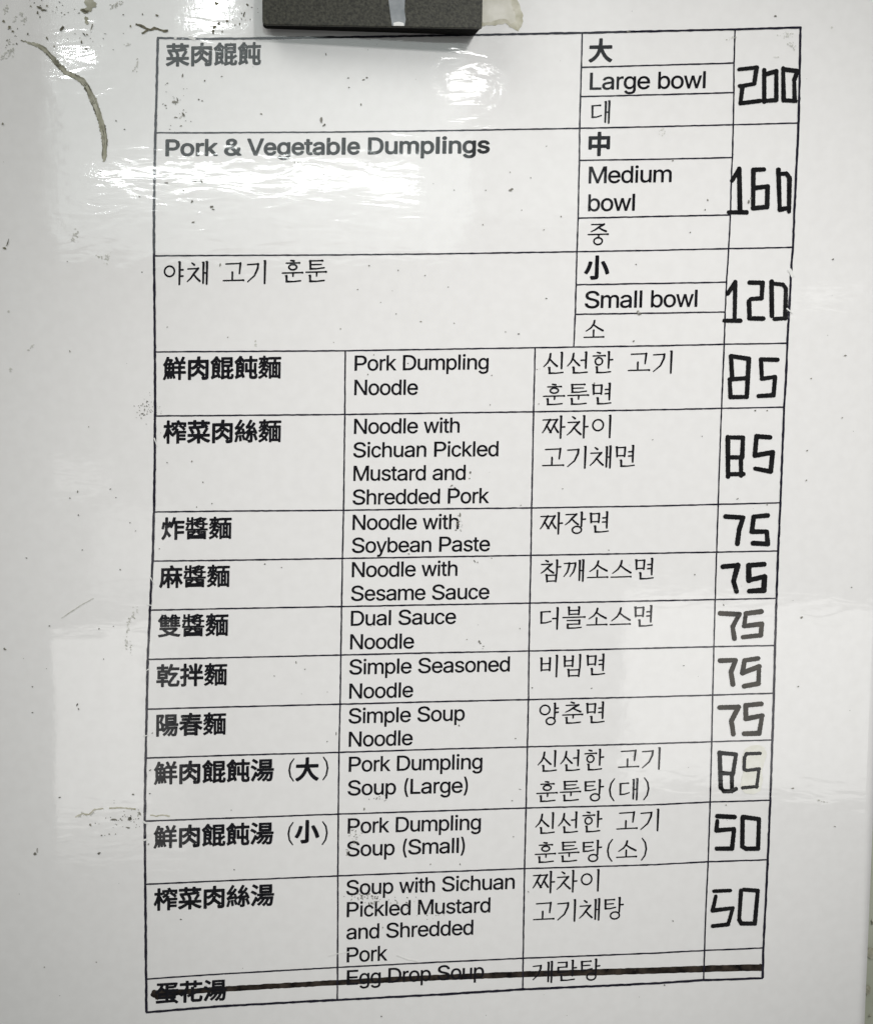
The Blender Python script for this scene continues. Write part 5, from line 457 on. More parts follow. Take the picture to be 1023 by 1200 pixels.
    (833, 395, [[228,194, 250,194, 264,200, 282,199, 292,204, 310,204, 324,208, 348,210, 359,210, 373,215, 390,214, 404,220, 418,219, 436,224, 450,224, 462,229, 474,243, 474,247, 471,261, 473,271, 471,289, 473,299, 468,317, 469,331, 468,345, 469,359, 464,376, 466,387, 464,401, 466,415, 461,432, 462,443, 461,460, 463,471, 459,488, 459,499, 457,516, 459,530, 456,544, 457,555, 453,570, 455,586, 453,600, 454,611, 450,628, 452,642, 450,656, 451,667, 446,684, 448,702, 443,714, 425,726, 418,726, 408,723, 404,724, 397,725, 383,722, 369,725, 355,724, 345,726, 334,724, 317,727, 303,725, 292,726, 282,725, 264,729, 250,726, 243,727, 219,729, 215,726, 204,712, 200,684, 204,670, 201,656, 202,642, 200,632, 200,614, 198,604, 202,590, 199,576, 200,562, 197,548, 198,534, 197,523, 200,509, 193,499, 193,495, 198,478, 200,474, 219,467, 221,464, 219,453, 222,439, 219,429, 220,415, 217,401, 217,387, 214,376, 217,359, 215,348, 216,334, 213,324, 213,310, 210,296, 213,282, 211,271, 212,257, 209,243, 209,229, 206,219, 208,212, 211,208, 222,197], [578,233, 583,232, 593,234, 604,233, 618,235, 632,232, 646,237, 660,234, 674,235, 681,234, 698,237, 712,234, 726,237, 737,236, 751,237, 765,235, 775,239, 786,238, 793,239, 799,243, 806,257, 808,264, 803,277, 786,290, 772,290, 758,292, 744,288, 730,290, 719,289, 709,290, 691,287, 677,289, 663,286, 653,287, 639,286, 628,288, 614,284, 612,285, 614,296, 614,310, 617,324, 616,338, 618,348, 615,366, 618,376, 617,390, 620,404, 619,418, 621,429, 618,443, 621,457, 635,455, 649,456, 660,452, 674,451, 684,448, 698,450, 712,446, 723,445, 733,441, 744,440, 761,440, 768,443, 774,450, 779,471, 777,485, 777,499, 773,513, 774,530, 772,544, 772,555, 768,569, 770,586, 767,600, 768,611, 764,628, 765,642, 763,660, 763,670, 757,698, 754,702, 751,703, 737,707, 719,706, 705,710, 691,708, 681,709, 667,709, 653,712, 639,709, 628,711, 614,711, 604,714, 586,711, 576,714, 565,714, 555,716, 548,713, 537,702, 535,698, 535,681, 537,674, 555,663, 572,665, 583,662, 597,661, 607,659, 621,662, 632,659, 646,658, 656,655, 674,658, 684,655, 698,654, 709,650, 715,632, 714,618, 716,604, 714,590, 720,572, 719,562, 720,548, 719,534, 725,516, 723,506, 724,495, 723,492, 716,492, 705,496, 691,498, 681,502, 667,500, 656,503, 642,505, 630,509, 618,509, 604,512, 583,509, 579,506, 572,492, 571,485, 574,478, 576,471, 573,460, 573,443, 570,432, 570,418, 568,408, 570,390, 568,380, 568,366, 565,355, 565,341, 562,327, 565,313, 563,303, 564,289, 561,275, 560,254, 562,246], [261,250, 264,264, 263,278, 266,292, 266,306, 268,317, 265,331, 268,345, 268,359, 270,369, 270,383, 273,394, 270,411, 273,422, 272,436, 275,450, 275,462, 278,463, 285,463, 299,460, 313,462, 324,460, 338,460, 348,457, 362,459, 376,457, 390,456, 404,451, 408,439, 407,422, 408,408, 407,397, 412,380, 410,366, 411,352, 409,341, 414,320, 413,310, 414,296, 413,285, 413,278, 411,276, 404,273, 397,272, 383,273, 369,266, 355,268, 341,262, 327,262, 289,254, 275,254, 264,250], [380,505, 369,509, 355,509, 345,512, 331,509, 317,513, 303,514, 296,516, 278,514, 268,517, 254,518, 247,520, 245,534, 248,548, 245,562, 248,572, 248,590, 251,600, 251,614, 254,625, 251,642, 254,653, 253,667, 255,674, 257,676, 271,674, 278,676, 285,677, 303,674, 313,676, 324,675, 338,676, 352,673, 366,677, 380,675, 390,676, 394,674, 396,663, 394,649, 398,632, 397,621, 399,604, 397,593, 401,576, 400,565, 402,548, 400,534, 403,516, 401,507, 394,508]]),
    (833, 485, [[527,233, 534,230, 548,235, 562,233, 580,238, 615,238, 629,242, 646,240, 660,245, 671,244, 695,245, 715,254, 717,257, 722,271, 723,278, 716,292, 713,295, 695,301, 653,298, 639,300, 625,295, 611,297, 573,293, 562,296, 558,310, 558,320, 555,338, 557,352, 553,369, 553,380, 550,394, 552,408, 548,425, 548,436, 546,450, 548,452, 566,447, 576,446, 587,442, 601,444, 611,440, 625,439, 639,433, 650,434, 660,430, 674,431, 685,427, 699,425, 713,420, 723,422, 737,422, 744,425, 747,429, 755,446, 755,453, 752,464, 753,474, 748,492, 749,506, 746,523, 746,534, 742,551, 744,565, 740,583, 740,593, 736,607, 738,625, 733,642, 733,653, 731,667, 732,681, 729,688, 712,702, 706,703, 692,703, 681,699, 671,697, 657,696, 643,690, 629,691, 615,684, 597,684, 583,677, 569,677, 552,671, 541,671, 517,665, 504,660, 499,653, 495,635, 497,628, 503,622, 520,614, 527,615, 538,620, 552,619, 590,627, 601,627, 618,633, 632,631, 646,638, 664,637, 674,642, 677,639, 677,632, 679,618, 679,604, 684,590, 683,572, 685,558, 685,548, 690,530, 688,516, 692,499, 692,487, 681,489, 671,487, 660,491, 646,493, 636,497, 622,497, 611,501, 597,500, 587,505, 573,507, 562,511, 548,509, 538,513, 524,514, 513,518, 506,516, 490,502, 488,499, 487,481, 489,460, 488,450, 494,432, 493,415, 495,401, 495,390, 499,373, 498,355, 501,341, 501,331, 505,317, 503,299, 507,282, 507,268, 509,247, 513,240], [193,243, 198,242, 202,243, 216,251, 230,248, 244,252, 254,250, 268,250, 279,248, 293,252, 307,249, 321,250, 331,249, 345,251, 356,249, 363,248, 373,251, 387,252, 394,255, 398,261, 404,278, 401,296, 402,306, 398,324, 400,338, 399,352, 401,362, 396,380, 398,390, 397,408, 399,418, 396,436, 397,446, 395,460, 397,474, 395,492, 397,502, 387,530, 384,533, 379,534, 377,555, 380,569, 378,583, 380,593, 376,611, 378,621, 378,639, 380,649, 377,667, 380,677, 387,677, 404,688, 406,695, 408,712, 406,719, 402,723, 387,730, 380,732, 373,739, 365,747, 356,750, 345,747, 331,737, 328,732, 317,728, 303,731, 289,731, 279,732, 265,729, 251,733, 233,730, 230,731, 227,733, 228,740, 224,747, 212,759, 205,761, 191,759, 181,753, 175,747, 172,723, 176,705, 174,691, 174,677, 172,667, 174,653, 173,639, 175,625, 172,611, 173,597, 170,586, 174,569, 172,558, 173,544, 171,530, 172,520, 168,506, 172,495, 174,488, 171,478, 172,460, 169,450, 171,436, 170,422, 172,408, 169,394, 170,380, 168,369, 172,352, 170,341, 171,327, 168,313, 169,299, 167,289, 171,275, 171,261, 174,255, 177,250], [230,298, 228,299, 228,317, 230,331, 226,348, 228,359, 227,373, 230,387, 227,401, 228,411, 226,429, 228,439, 227,457, 229,467, 226,483, 261,481, 275,484, 289,481, 303,483, 314,482, 328,483, 335,481, 338,479, 341,467, 341,457, 343,439, 341,425, 344,411, 344,397, 347,383, 345,369, 347,355, 347,341, 350,327, 349,313, 349,303, 338,301, 324,304, 310,300, 300,301, 286,300, 275,302, 261,298, 244,300], [233,534, 230,535, 227,537, 228,548, 225,565, 227,576, 227,593, 229,604, 225,621, 227,632, 226,649, 228,660, 226,677, 230,679, 247,680, 258,679, 268,681, 286,677, 300,681, 310,679, 321,679, 328,678, 329,667, 326,653, 330,639, 328,628, 329,611, 326,600, 327,586, 325,576, 328,558, 326,548, 326,534, 321,532, 307,536, 272,533, 254,536, 240,533]]),
    (767, 600, [[1307,11, 1311,10, 1321,13, 1335,12, 1343,14, 1355,36, 1353,49, 1350,56, 1338,67, 1332,70, 1318,68, 1307,71, 1293,72, 1283,74, 1269,71, 1255,75, 1244,75, 1234,78, 1216,75, 1206,79, 1192,79, 1188,81, 1186,95, 1185,109, 1181,123, 1181,140, 1177,158, 1173,190, 1174,197, 1185,203, 1199,201, 1213,202, 1223,200, 1237,204, 1251,201, 1269,204, 1276,203, 1290,204, 1304,202, 1318,206, 1328,207, 1335,210, 1344,232, 1343,245, 1346,260, 1344,274, 1347,284, 1347,298, 1351,308, 1351,322, 1355,336, 1353,350, 1356,361, 1355,386, 1353,392, 1350,396, 1346,398, 1328,406, 1314,401, 1297,403, 1286,401, 1276,401, 1262,399, 1248,401, 1234,397, 1220,399, 1206,397, 1195,398, 1181,395, 1167,397, 1146,393, 1139,392, 1132,387, 1124,364, 1127,354, 1143,337, 1146,336, 1160,336, 1171,334, 1185,339, 1199,338, 1213,339, 1223,338, 1237,342, 1251,340, 1265,344, 1279,343, 1293,344, 1296,340, 1296,333, 1293,319, 1294,302, 1292,291, 1294,277, 1291,266, 1290,256, 1283,255, 1272,257, 1258,257, 1248,259, 1234,256, 1220,259, 1206,258, 1195,260, 1181,258, 1167,261, 1153,259, 1143,260, 1123,256, 1110,242, 1108,235, 1114,218, 1117,179, 1122,165, 1121,147, 1124,134, 1125,120, 1129,105, 1128,88, 1133,74, 1134,56, 1139,39, 1142,36, 1157,27, 1160,26, 1171,29, 1185,25, 1199,26, 1209,23, 1223,23, 1237,19, 1248,19, 1258,17, 1272,18, 1286,14, 1300,13], [821,25, 842,23, 859,27, 873,25, 887,29, 898,28, 912,29, 922,28, 940,32, 954,30, 968,35, 978,33, 992,34, 1003,33, 1017,38, 1034,35, 1059,46, 1063,49, 1066,70, 1058,88, 1055,105, 1047,123, 1045,140, 1036,158, 1034,175, 1025,193, 1023,210, 1014,228, 1015,242, 1013,256, 1014,266, 1007,287, 1009,298, 1006,316, 1007,326, 1001,343, 1002,361, 998,378, 992,389, 988,396, 982,399, 964,399, 957,397, 950,393, 947,389, 940,368, 942,354, 943,340, 948,326, 947,308, 952,291, 953,280, 956,263, 955,249, 962,232, 961,214, 963,196, 972,175, 975,158, 985,140, 987,123, 996,107, 998,95, 996,92, 985,89, 961,88, 947,90, 933,85, 919,87, 880,83, 866,85, 852,80, 838,82, 824,80, 807,69, 805,64, 803,49, 804,42, 816,28]]),
    (767, 600, [[1258,584, 1264,582, 1278,585, 1289,583, 1296,584, 1301,587, 1314,605, 1314,612, 1309,633, 1306,635, 1289,643, 1275,641, 1257,645, 1247,644, 1236,647, 1222,644, 1208,648, 1194,648, 1184,650, 1173,648, 1159,651, 1138,652, 1137,654, 1137,661, 1134,675, 1136,685, 1135,703, 1137,713, 1137,727, 1139,738, 1137,759, 1138,763, 1149,759, 1159,759, 1170,754, 1184,754, 1194,749, 1208,747, 1219,742, 1233,741, 1243,736, 1257,736, 1289,724, 1296,725, 1306,732, 1317,738, 1319,741, 1323,762, 1320,780, 1322,794, 1319,808, 1320,818, 1316,836, 1318,850, 1317,864, 1318,874, 1313,892, 1315,906, 1314,930, 1313,934, 1296,950, 1275,954, 1257,951, 1243,954, 1229,953, 1222,954, 1208,952, 1194,956, 1177,953, 1166,954, 1156,954, 1142,957, 1135,956, 1128,953, 1114,956, 1100,954, 1095,951, 1083,941, 1081,937, 1081,930, 1087,913, 1091,906, 1094,902, 1100,900, 1110,900, 1121,898, 1131,899, 1145,894, 1159,895, 1170,893, 1184,894, 1194,890, 1208,890, 1219,887, 1233,889, 1247,885, 1251,874, 1250,864, 1252,850, 1250,836, 1255,818, 1254,808, 1256,797, 1254,794, 1250,795, 1240,799, 1226,802, 1215,806, 1205,807, 1191,811, 1180,810, 1166,815, 1156,817, 1142,822, 1131,823, 1124,830, 1117,834, 1096,833, 1085,829, 1082,825, 1071,808, 1072,794, 1070,783, 1071,766, 1069,755, 1073,738, 1071,727, 1071,710, 1069,699, 1072,685, 1071,671, 1073,657, 1070,643, 1071,629, 1070,619, 1074,612, 1086,598, 1107,592, 1124,597, 1138,593, 1149,593, 1159,590, 1177,593, 1187,590, 1201,589, 1212,586, 1226,589, 1236,586, 1250,586], [972,591, 981,589, 992,598, 1002,603, 1005,608, 1010,626, 1004,643, 1003,657, 994,675, 993,692, 984,710, 982,727, 973,745, 971,762, 963,780, 956,811, 955,815, 959,822, 961,836, 967,846, 967,857, 973,867, 974,881, 980,892, 981,906, 987,916, 988,941, 985,948, 981,952, 960,961, 953,959, 946,953, 935,948, 933,944, 932,933, 926,923, 926,909, 920,899, 920,888, 914,878, 913,864, 907,853, 905,839, 900,830, 896,811, 896,804, 904,783, 905,773, 909,755, 910,745, 917,727, 918,710, 926,692, 927,675, 933,657, 925,659, 911,660, 900,662, 886,660, 876,663, 862,664, 851,667, 837,664, 823,668, 813,668, 799,672, 778,661, 775,657, 770,636, 775,626, 780,619, 802,609, 816,609, 827,607, 841,609, 855,605, 865,605, 876,603, 890,605, 904,601, 918,601, 928,598, 942,601]]),
    (767, 600, [[1232,1138, 1239,1137, 1256,1136, 1272,1145, 1277,1152, 1282,1170, 1281,1177, 1277,1183, 1260,1197, 1246,1198, 1235,1202, 1218,1201, 1207,1203, 1197,1203, 1183,1208, 1169,1207, 1158,1209, 1144,1209, 1130,1213, 1120,1213, 1109,1215, 1099,1214, 1092,1214, 1090,1219, 1090,1236, 1085,1250, 1085,1264, 1083,1278, 1083,1292, 1077,1306, 1078,1308, 1081,1307, 1088,1305, 1102,1303, 1113,1299, 1127,1301, 1137,1298, 1151,1298, 1165,1293, 1176,1293, 1190,1290, 1200,1292, 1214,1287, 1225,1286, 1239,1283, 1249,1285, 1263,1282, 1273,1285, 1286,1303, 1287,1306, 1284,1334, 1279,1352, 1280,1362, 1278,1380, 1280,1390, 1275,1408, 1276,1418, 1274,1436, 1276,1446, 1274,1453, 1260,1469, 1253,1473, 1232,1476, 1218,1473, 1207,1476, 1193,1477, 1179,1481, 1165,1479, 1155,1482, 1144,1481, 1130,1486, 1116,1485, 1106,1487, 1095,1486, 1081,1490, 1067,1490, 1057,1493, 1043,1491, 1029,1494, 1022,1491, 1010,1474, 1011,1460, 1015,1449, 1032,1441, 1046,1441, 1060,1437, 1074,1437, 1085,1435, 1099,1436, 1109,1432, 1123,1431, 1134,1428, 1148,1431, 1162,1426, 1172,1426, 1186,1422, 1200,1425, 1218,1420, 1220,1418, 1222,1411, 1221,1401, 1223,1383, 1222,1373, 1227,1359, 1228,1352, 1228,1348, 1225,1346, 1211,1350, 1197,1347, 1186,1351, 1172,1351, 1162,1355, 1144,1353, 1134,1356, 1120,1357, 1109,1361, 1095,1359, 1085,1361, 1071,1361, 1057,1366, 1036,1360, 1027,1355, 1024,1348, 1021,1331, 1028,1320, 1030,1313, 1029,1296, 1034,1278, 1034,1268, 1038,1254, 1037,1236, 1043,1219, 1043,1198, 1041,1184, 1043,1177, 1057,1165, 1064,1161, 1074,1161, 1085,1158, 1099,1160, 1113,1155, 1123,1155, 1137,1150, 1151,1152, 1162,1149, 1176,1148, 1186,1144, 1200,1144, 1211,1141, 1221,1142], [763,1159, 770,1158, 787,1162, 801,1159, 815,1163, 826,1162, 840,1163, 850,1161, 868,1166, 882,1163, 917,1167, 931,1165, 948,1170, 959,1167, 973,1169, 983,1168, 1011,1173, 1022,1188, 1024,1198, 1021,1208, 1014,1222, 997,1243, 990,1261, 976,1287, 969,1296, 964,1313, 952,1331, 949,1345, 943,1355, 943,1366, 946,1376, 947,1387, 951,1401, 953,1415, 956,1425, 957,1436, 961,1450, 961,1464, 965,1474, 959,1502, 955,1507, 949,1509, 934,1513, 917,1506, 913,1502, 905,1485, 905,1467, 902,1457, 901,1443, 898,1432, 898,1418, 895,1408, 896,1390, 893,1380, 893,1366, 888,1352, 887,1334, 890,1327, 899,1316, 913,1292, 920,1275, 931,1263, 935,1247, 948,1229, 947,1226, 941,1225, 927,1228, 913,1224, 889,1223, 878,1225, 861,1220, 847,1222, 833,1219, 808,1218, 794,1219, 780,1215, 766,1217, 760,1215, 742,1202, 740,1194, 742,1177, 745,1168, 751,1163]]),
    (767, 600, [[1184,1692, 1197,1692, 1207,1689, 1228,1694, 1232,1695, 1241,1709, 1242,1716, 1240,1723, 1228,1741, 1225,1743, 1214,1743, 1204,1747, 1190,1748, 1179,1752, 1165,1750, 1151,1754, 1141,1754, 1127,1759, 1113,1757, 1102,1760, 1088,1760, 1081,1764, 1076,1776, 1076,1786, 1072,1804, 1073,1818, 1067,1832, 1066,1839, 1067,1843, 1078,1836, 1092,1832, 1102,1826, 1116,1823, 1123,1818, 1137,1816, 1148,1809, 1159,1807, 1169,1801, 1183,1797, 1193,1791, 1204,1788, 1218,1781, 1225,1781, 1239,1785, 1249,1790, 1251,1793, 1258,1814, 1256,1821, 1247,1832, 1247,1835, 1249,1846, 1248,1860, 1250,1874, 1245,1891, 1247,1902, 1246,1916, 1248,1930, 1245,1944, 1246,1958, 1244,1972, 1246,1986, 1244,2000, 1248,2007, 1249,2014, 1236,2035, 1232,2039, 1221,2040, 1207,2045, 1197,2046, 1186,2050, 1172,2049, 1162,2052, 1148,2053, 1137,2058, 1123,2059, 1113,2063, 1099,2061, 1088,2065, 1081,2066, 1074,2067, 1060,2072, 1039,2069, 1032,2067, 1028,2063, 1021,2045, 1020,2038, 1022,2032, 1036,2018, 1043,2014, 1053,2013, 1064,2009, 1078,2008, 1088,2004, 1102,2005, 1113,2001, 1127,1999, 1137,1995, 1151,1996, 1162,1992, 1176,1991, 1190,1986, 1195,1975, 1193,1961, 1195,1947, 1193,1933, 1197,1919, 1196,1909, 1198,1891, 1196,1877, 1199,1860, 1197,1857, 1179,1862, 1169,1869, 1156,1870, 1148,1875, 1134,1877, 1123,1883, 1109,1887, 1099,1893, 1088,1895, 1078,1901, 1064,1905, 1057,1910, 1043,1915, 1036,1919, 1029,1919, 1008,1910, 999,1895, 998,1888, 1004,1874, 1004,1856, 1009,1839, 1014,1814, 1014,1797, 1021,1783, 1021,1765, 1027,1748, 1028,1734, 1032,1724, 1036,1720, 1057,1712, 1071,1712, 1085,1709, 1095,1710, 1109,1705, 1120,1704, 1130,1700, 1134,1700, 1148,1701, 1158,1698, 1172,1696], [788,1713, 798,1711, 812,1715, 822,1712, 836,1713, 847,1710, 864,1714, 878,1711, 889,1712, 899,1710, 913,1713, 927,1710, 941,1712, 952,1710, 967,1716, 970,1720, 976,1734, 977,1741, 969,1763, 925,1881, 925,1895, 929,1905, 930,1919, 934,1930, 935,1944, 939,1954, 938,1968, 942,1979, 941,1993, 945,2004, 947,2031, 941,2039, 924,2050, 917,2051, 906,2046, 896,2042, 892,2038, 885,2017, 884,2010, 886,2000, 882,1989, 883,1975, 879,1961, 878,1948, 875,1937, 874,1923, 870,1912, 871,1898, 866,1884, 868,1863, 871,1853, 882,1835, 885,1818, 896,1802, 900,1783, 911,1765, 910,1764, 906,1764, 896,1767, 882,1767, 871,1768, 857,1766, 843,1770, 829,1768, 819,1770, 808,1769, 791,1773, 777,1770, 766,1772, 756,1769, 750,1765, 739,1751, 737,1748, 745,1721, 749,1718, 766,1714]]),
    (767, 600, [[1247,2221, 1255,2221, 1262,2224, 1278,2238, 1279,2242, 1276,2263, 1273,2270, 1269,2274, 1248,2281, 1234,2278, 1220,2282, 1206,2283, 1195,2285, 1181,2283, 1171,2286, 1157,2287, 1146,2289, 1132,2287, 1118,2291, 1101,2292, 1099,2294, 1097,2305, 1099,2319, 1095,2336, 1098,2347, 1098,2364, 1100,2375, 1097,2389, 1115,2387, 1129,2382, 1139,2382, 1150,2379, 1164,2379, 1174,2375, 1188,2373, 1199,2369, 1216,2370, 1223,2367, 1237,2365, 1251,2360, 1272,2362, 1283,2368, 1286,2371, 1291,2389, 1291,2396, 1283,2406, 1281,2413, 1281,2431, 1272,2473, 1273,2490, 1266,2508, 1266,2522, 1263,2536, 1263,2546, 1257,2564, 1258,2578, 1253,2606, 1247,2616, 1241,2622, 1220,2627, 1206,2624, 1192,2627, 1178,2626, 1167,2628, 1153,2625, 1139,2629, 1125,2627, 1115,2628, 1101,2627, 1087,2630, 1076,2627, 1069,2627, 1062,2629, 1038,2628, 1023,2613, 1022,2606, 1021,2588, 1024,2584, 1041,2571, 1080,2571, 1094,2568, 1108,2571, 1118,2569, 1132,2569, 1143,2566, 1160,2569, 1171,2566, 1185,2566, 1192,2564, 1202,2564, 1208,2543, 1208,2525, 1214,2515, 1216,2508, 1215,2494, 1221,2476, 1225,2452, 1226,2434, 1231,2424, 1230,2420, 1223,2424, 1209,2425, 1199,2430, 1185,2432, 1174,2436, 1160,2435, 1150,2439, 1136,2441, 1125,2446, 1111,2447, 1101,2450, 1087,2450, 1073,2455, 1057,2452, 1045,2443, 1041,2439, 1040,2434, 1040,2410, 1043,2396, 1040,2385, 1040,2368, 1038,2357, 1041,2340, 1039,2329, 1041,2315, 1038,2301, 1039,2287, 1037,2277, 1044,2249, 1050,2242, 1066,2239, 1083,2240, 1101,2235, 1111,2237, 1122,2235, 1136,2235, 1150,2230, 1164,2231, 1174,2228, 1185,2230, 1199,2225, 1213,2225, 1223,2222, 1237,2224], [975,2256, 982,2256, 1003,2263, 1006,2266, 1009,2270, 1015,2291, 1013,2295, 1004,2308, 999,2325, 989,2340, 971,2378, 961,2391, 956,2410, 944,2424, 939,2441, 930,2455, 929,2465, 933,2476, 934,2490, 938,2501, 938,2515, 941,2525, 940,2539, 943,2550, 943,2564, 947,2575, 948,2588, 952,2602, 950,2611, 936,2630, 933,2632, 929,2632, 906,2630, 903,2627, 894,2613, 893,2595, 889,2585, 890,2571, 887,2560, 888,2546, 883,2532, 883,2522, 879,2508, 878,2494, 874,2483, 875,2469, 870,2459, 870,2455, 877,2427, 880,2421, 889,2410, 894,2391, 905,2377, 912,2359, 934,2319, 929,2317, 919,2320, 905,2316, 894,2319, 880,2318, 870,2320, 856,2317, 838,2320, 828,2319, 817,2320, 803,2318, 789,2322, 775,2319, 765,2321, 758,2320, 746,2315, 733,2298, 734,2291, 741,2273, 744,2269, 747,2268, 768,2264, 782,2264, 793,2261, 807,2265, 821,2262, 835,2262, 845,2260, 859,2264, 873,2260, 887,2261, 898,2260, 908,2262, 926,2258, 940,2261, 950,2259, 961,2260]]),
    (827, 860, [[144,198, 152,195, 166,194, 180,200, 197,201, 211,205, 229,203, 243,209, 257,207, 271,210, 292,212, 306,211, 323,216, 337,214, 351,219, 365,220, 373,226, 378,243, 377,250, 371,268, 371,278, 368,296, 369,308, 362,324, 363,341, 354,383, 355,401, 348,418, 349,429, 346,446, 346,457, 336,485, 331,492, 327,509, 329,523, 328,537, 331,551, 326,569, 328,579, 327,593, 329,607, 327,621, 328,628, 330,630, 334,628, 351,621, 358,621, 373,632, 375,639, 376,653, 374,660, 371,663, 362,667, 351,675, 337,680, 330,686, 320,690, 309,698, 306,698, 295,694, 278,697, 267,697, 257,698, 243,696, 229,699, 215,698, 208,699, 201,697, 192,691, 189,688, 184,674, 180,670, 174,660, 169,657, 159,655, 148,639, 146,632, 147,621, 145,607, 148,593, 146,583, 147,565, 144,555, 145,541, 143,530, 146,513, 143,499, 144,485, 141,474, 143,460, 141,446, 144,432, 141,418, 141,404, 139,394, 141,376, 139,366, 141,352, 139,341, 139,324, 136,313, 139,299, 137,285, 139,271, 136,257, 136,243, 131,229, 134,215], [190,254, 187,268, 189,282, 189,296, 192,306, 190,320, 192,334, 189,348, 192,362, 192,376, 194,387, 193,404, 194,415, 192,429, 194,435, 208,434, 222,439, 239,438, 253,441, 278,443, 288,441, 295,444, 297,443, 298,432, 302,418, 302,401, 308,387, 308,373, 311,355, 312,345, 317,327, 317,310, 323,294, 324,282, 327,264, 323,262, 302,261, 288,257, 271,259, 257,254, 243,255, 222,254, 208,250], [239,485, 229,487, 215,486, 204,488, 197,486, 196,488, 197,495, 195,509, 197,520, 197,537, 200,548, 197,562, 199,576, 197,590, 201,604, 200,618, 203,628, 209,639, 215,644, 222,647, 253,648, 264,646, 278,651, 283,649, 283,646, 281,632, 283,618, 282,607, 284,593, 281,579, 282,565, 280,555, 283,537, 281,527, 282,513, 280,499, 280,488, 267,486, 253,489]]),
    (827, 860, [[520,211, 534,213, 545,212, 555,213, 573,210, 587,212, 597,211, 608,211, 622,208, 650,214, 653,217, 655,222, 655,232, 654,239, 643,250, 639,251, 625,248, 611,251, 597,251, 587,253, 573,250, 559,254, 545,253, 534,254, 524,252, 506,256, 489,255, 485,264, 476,274, 473,281, 475,299, 470,316, 472,327, 470,344, 472,355, 469,372, 470,383, 467,397, 468,404, 485,409, 499,410, 513,405, 524,405, 534,401, 552,403, 562,399, 576,397, 587,393, 601,395, 611,392, 632,391, 636,392, 639,395, 647,411, 646,419, 638,428, 639,446, 636,460, 636,470, 631,488, 632,505, 627,523, 627,533, 624,547, 625,562, 618,582, 619,593, 617,607, 621,617, 620,624, 606,642, 601,645, 587,644, 576,640, 566,639, 559,639, 548,643, 534,643, 524,646, 510,644, 499,648, 485,648, 475,652, 461,649, 447,653, 436,653, 426,656, 419,651, 410,642, 409,638, 409,631, 412,624, 415,620, 429,613, 447,612, 457,609, 475,611, 482,609, 496,608, 510,604, 524,607, 534,604, 548,604, 559,601, 576,603, 578,600, 577,589, 583,572, 583,561, 586,547, 586,530, 592,516, 591,502, 594,484, 594,474, 600,456, 598,439, 590,436, 587,436, 576,440, 562,441, 552,444, 538,442, 527,444, 513,445, 503,449, 489,447, 478,451, 436,435, 431,428, 427,411, 428,393, 426,383, 431,365, 429,355, 430,341, 427,327, 430,313, 429,299, 431,288, 432,271, 443,258, 447,250, 450,232, 464,215, 471,213, 482,213, 489,212, 506,215]]),
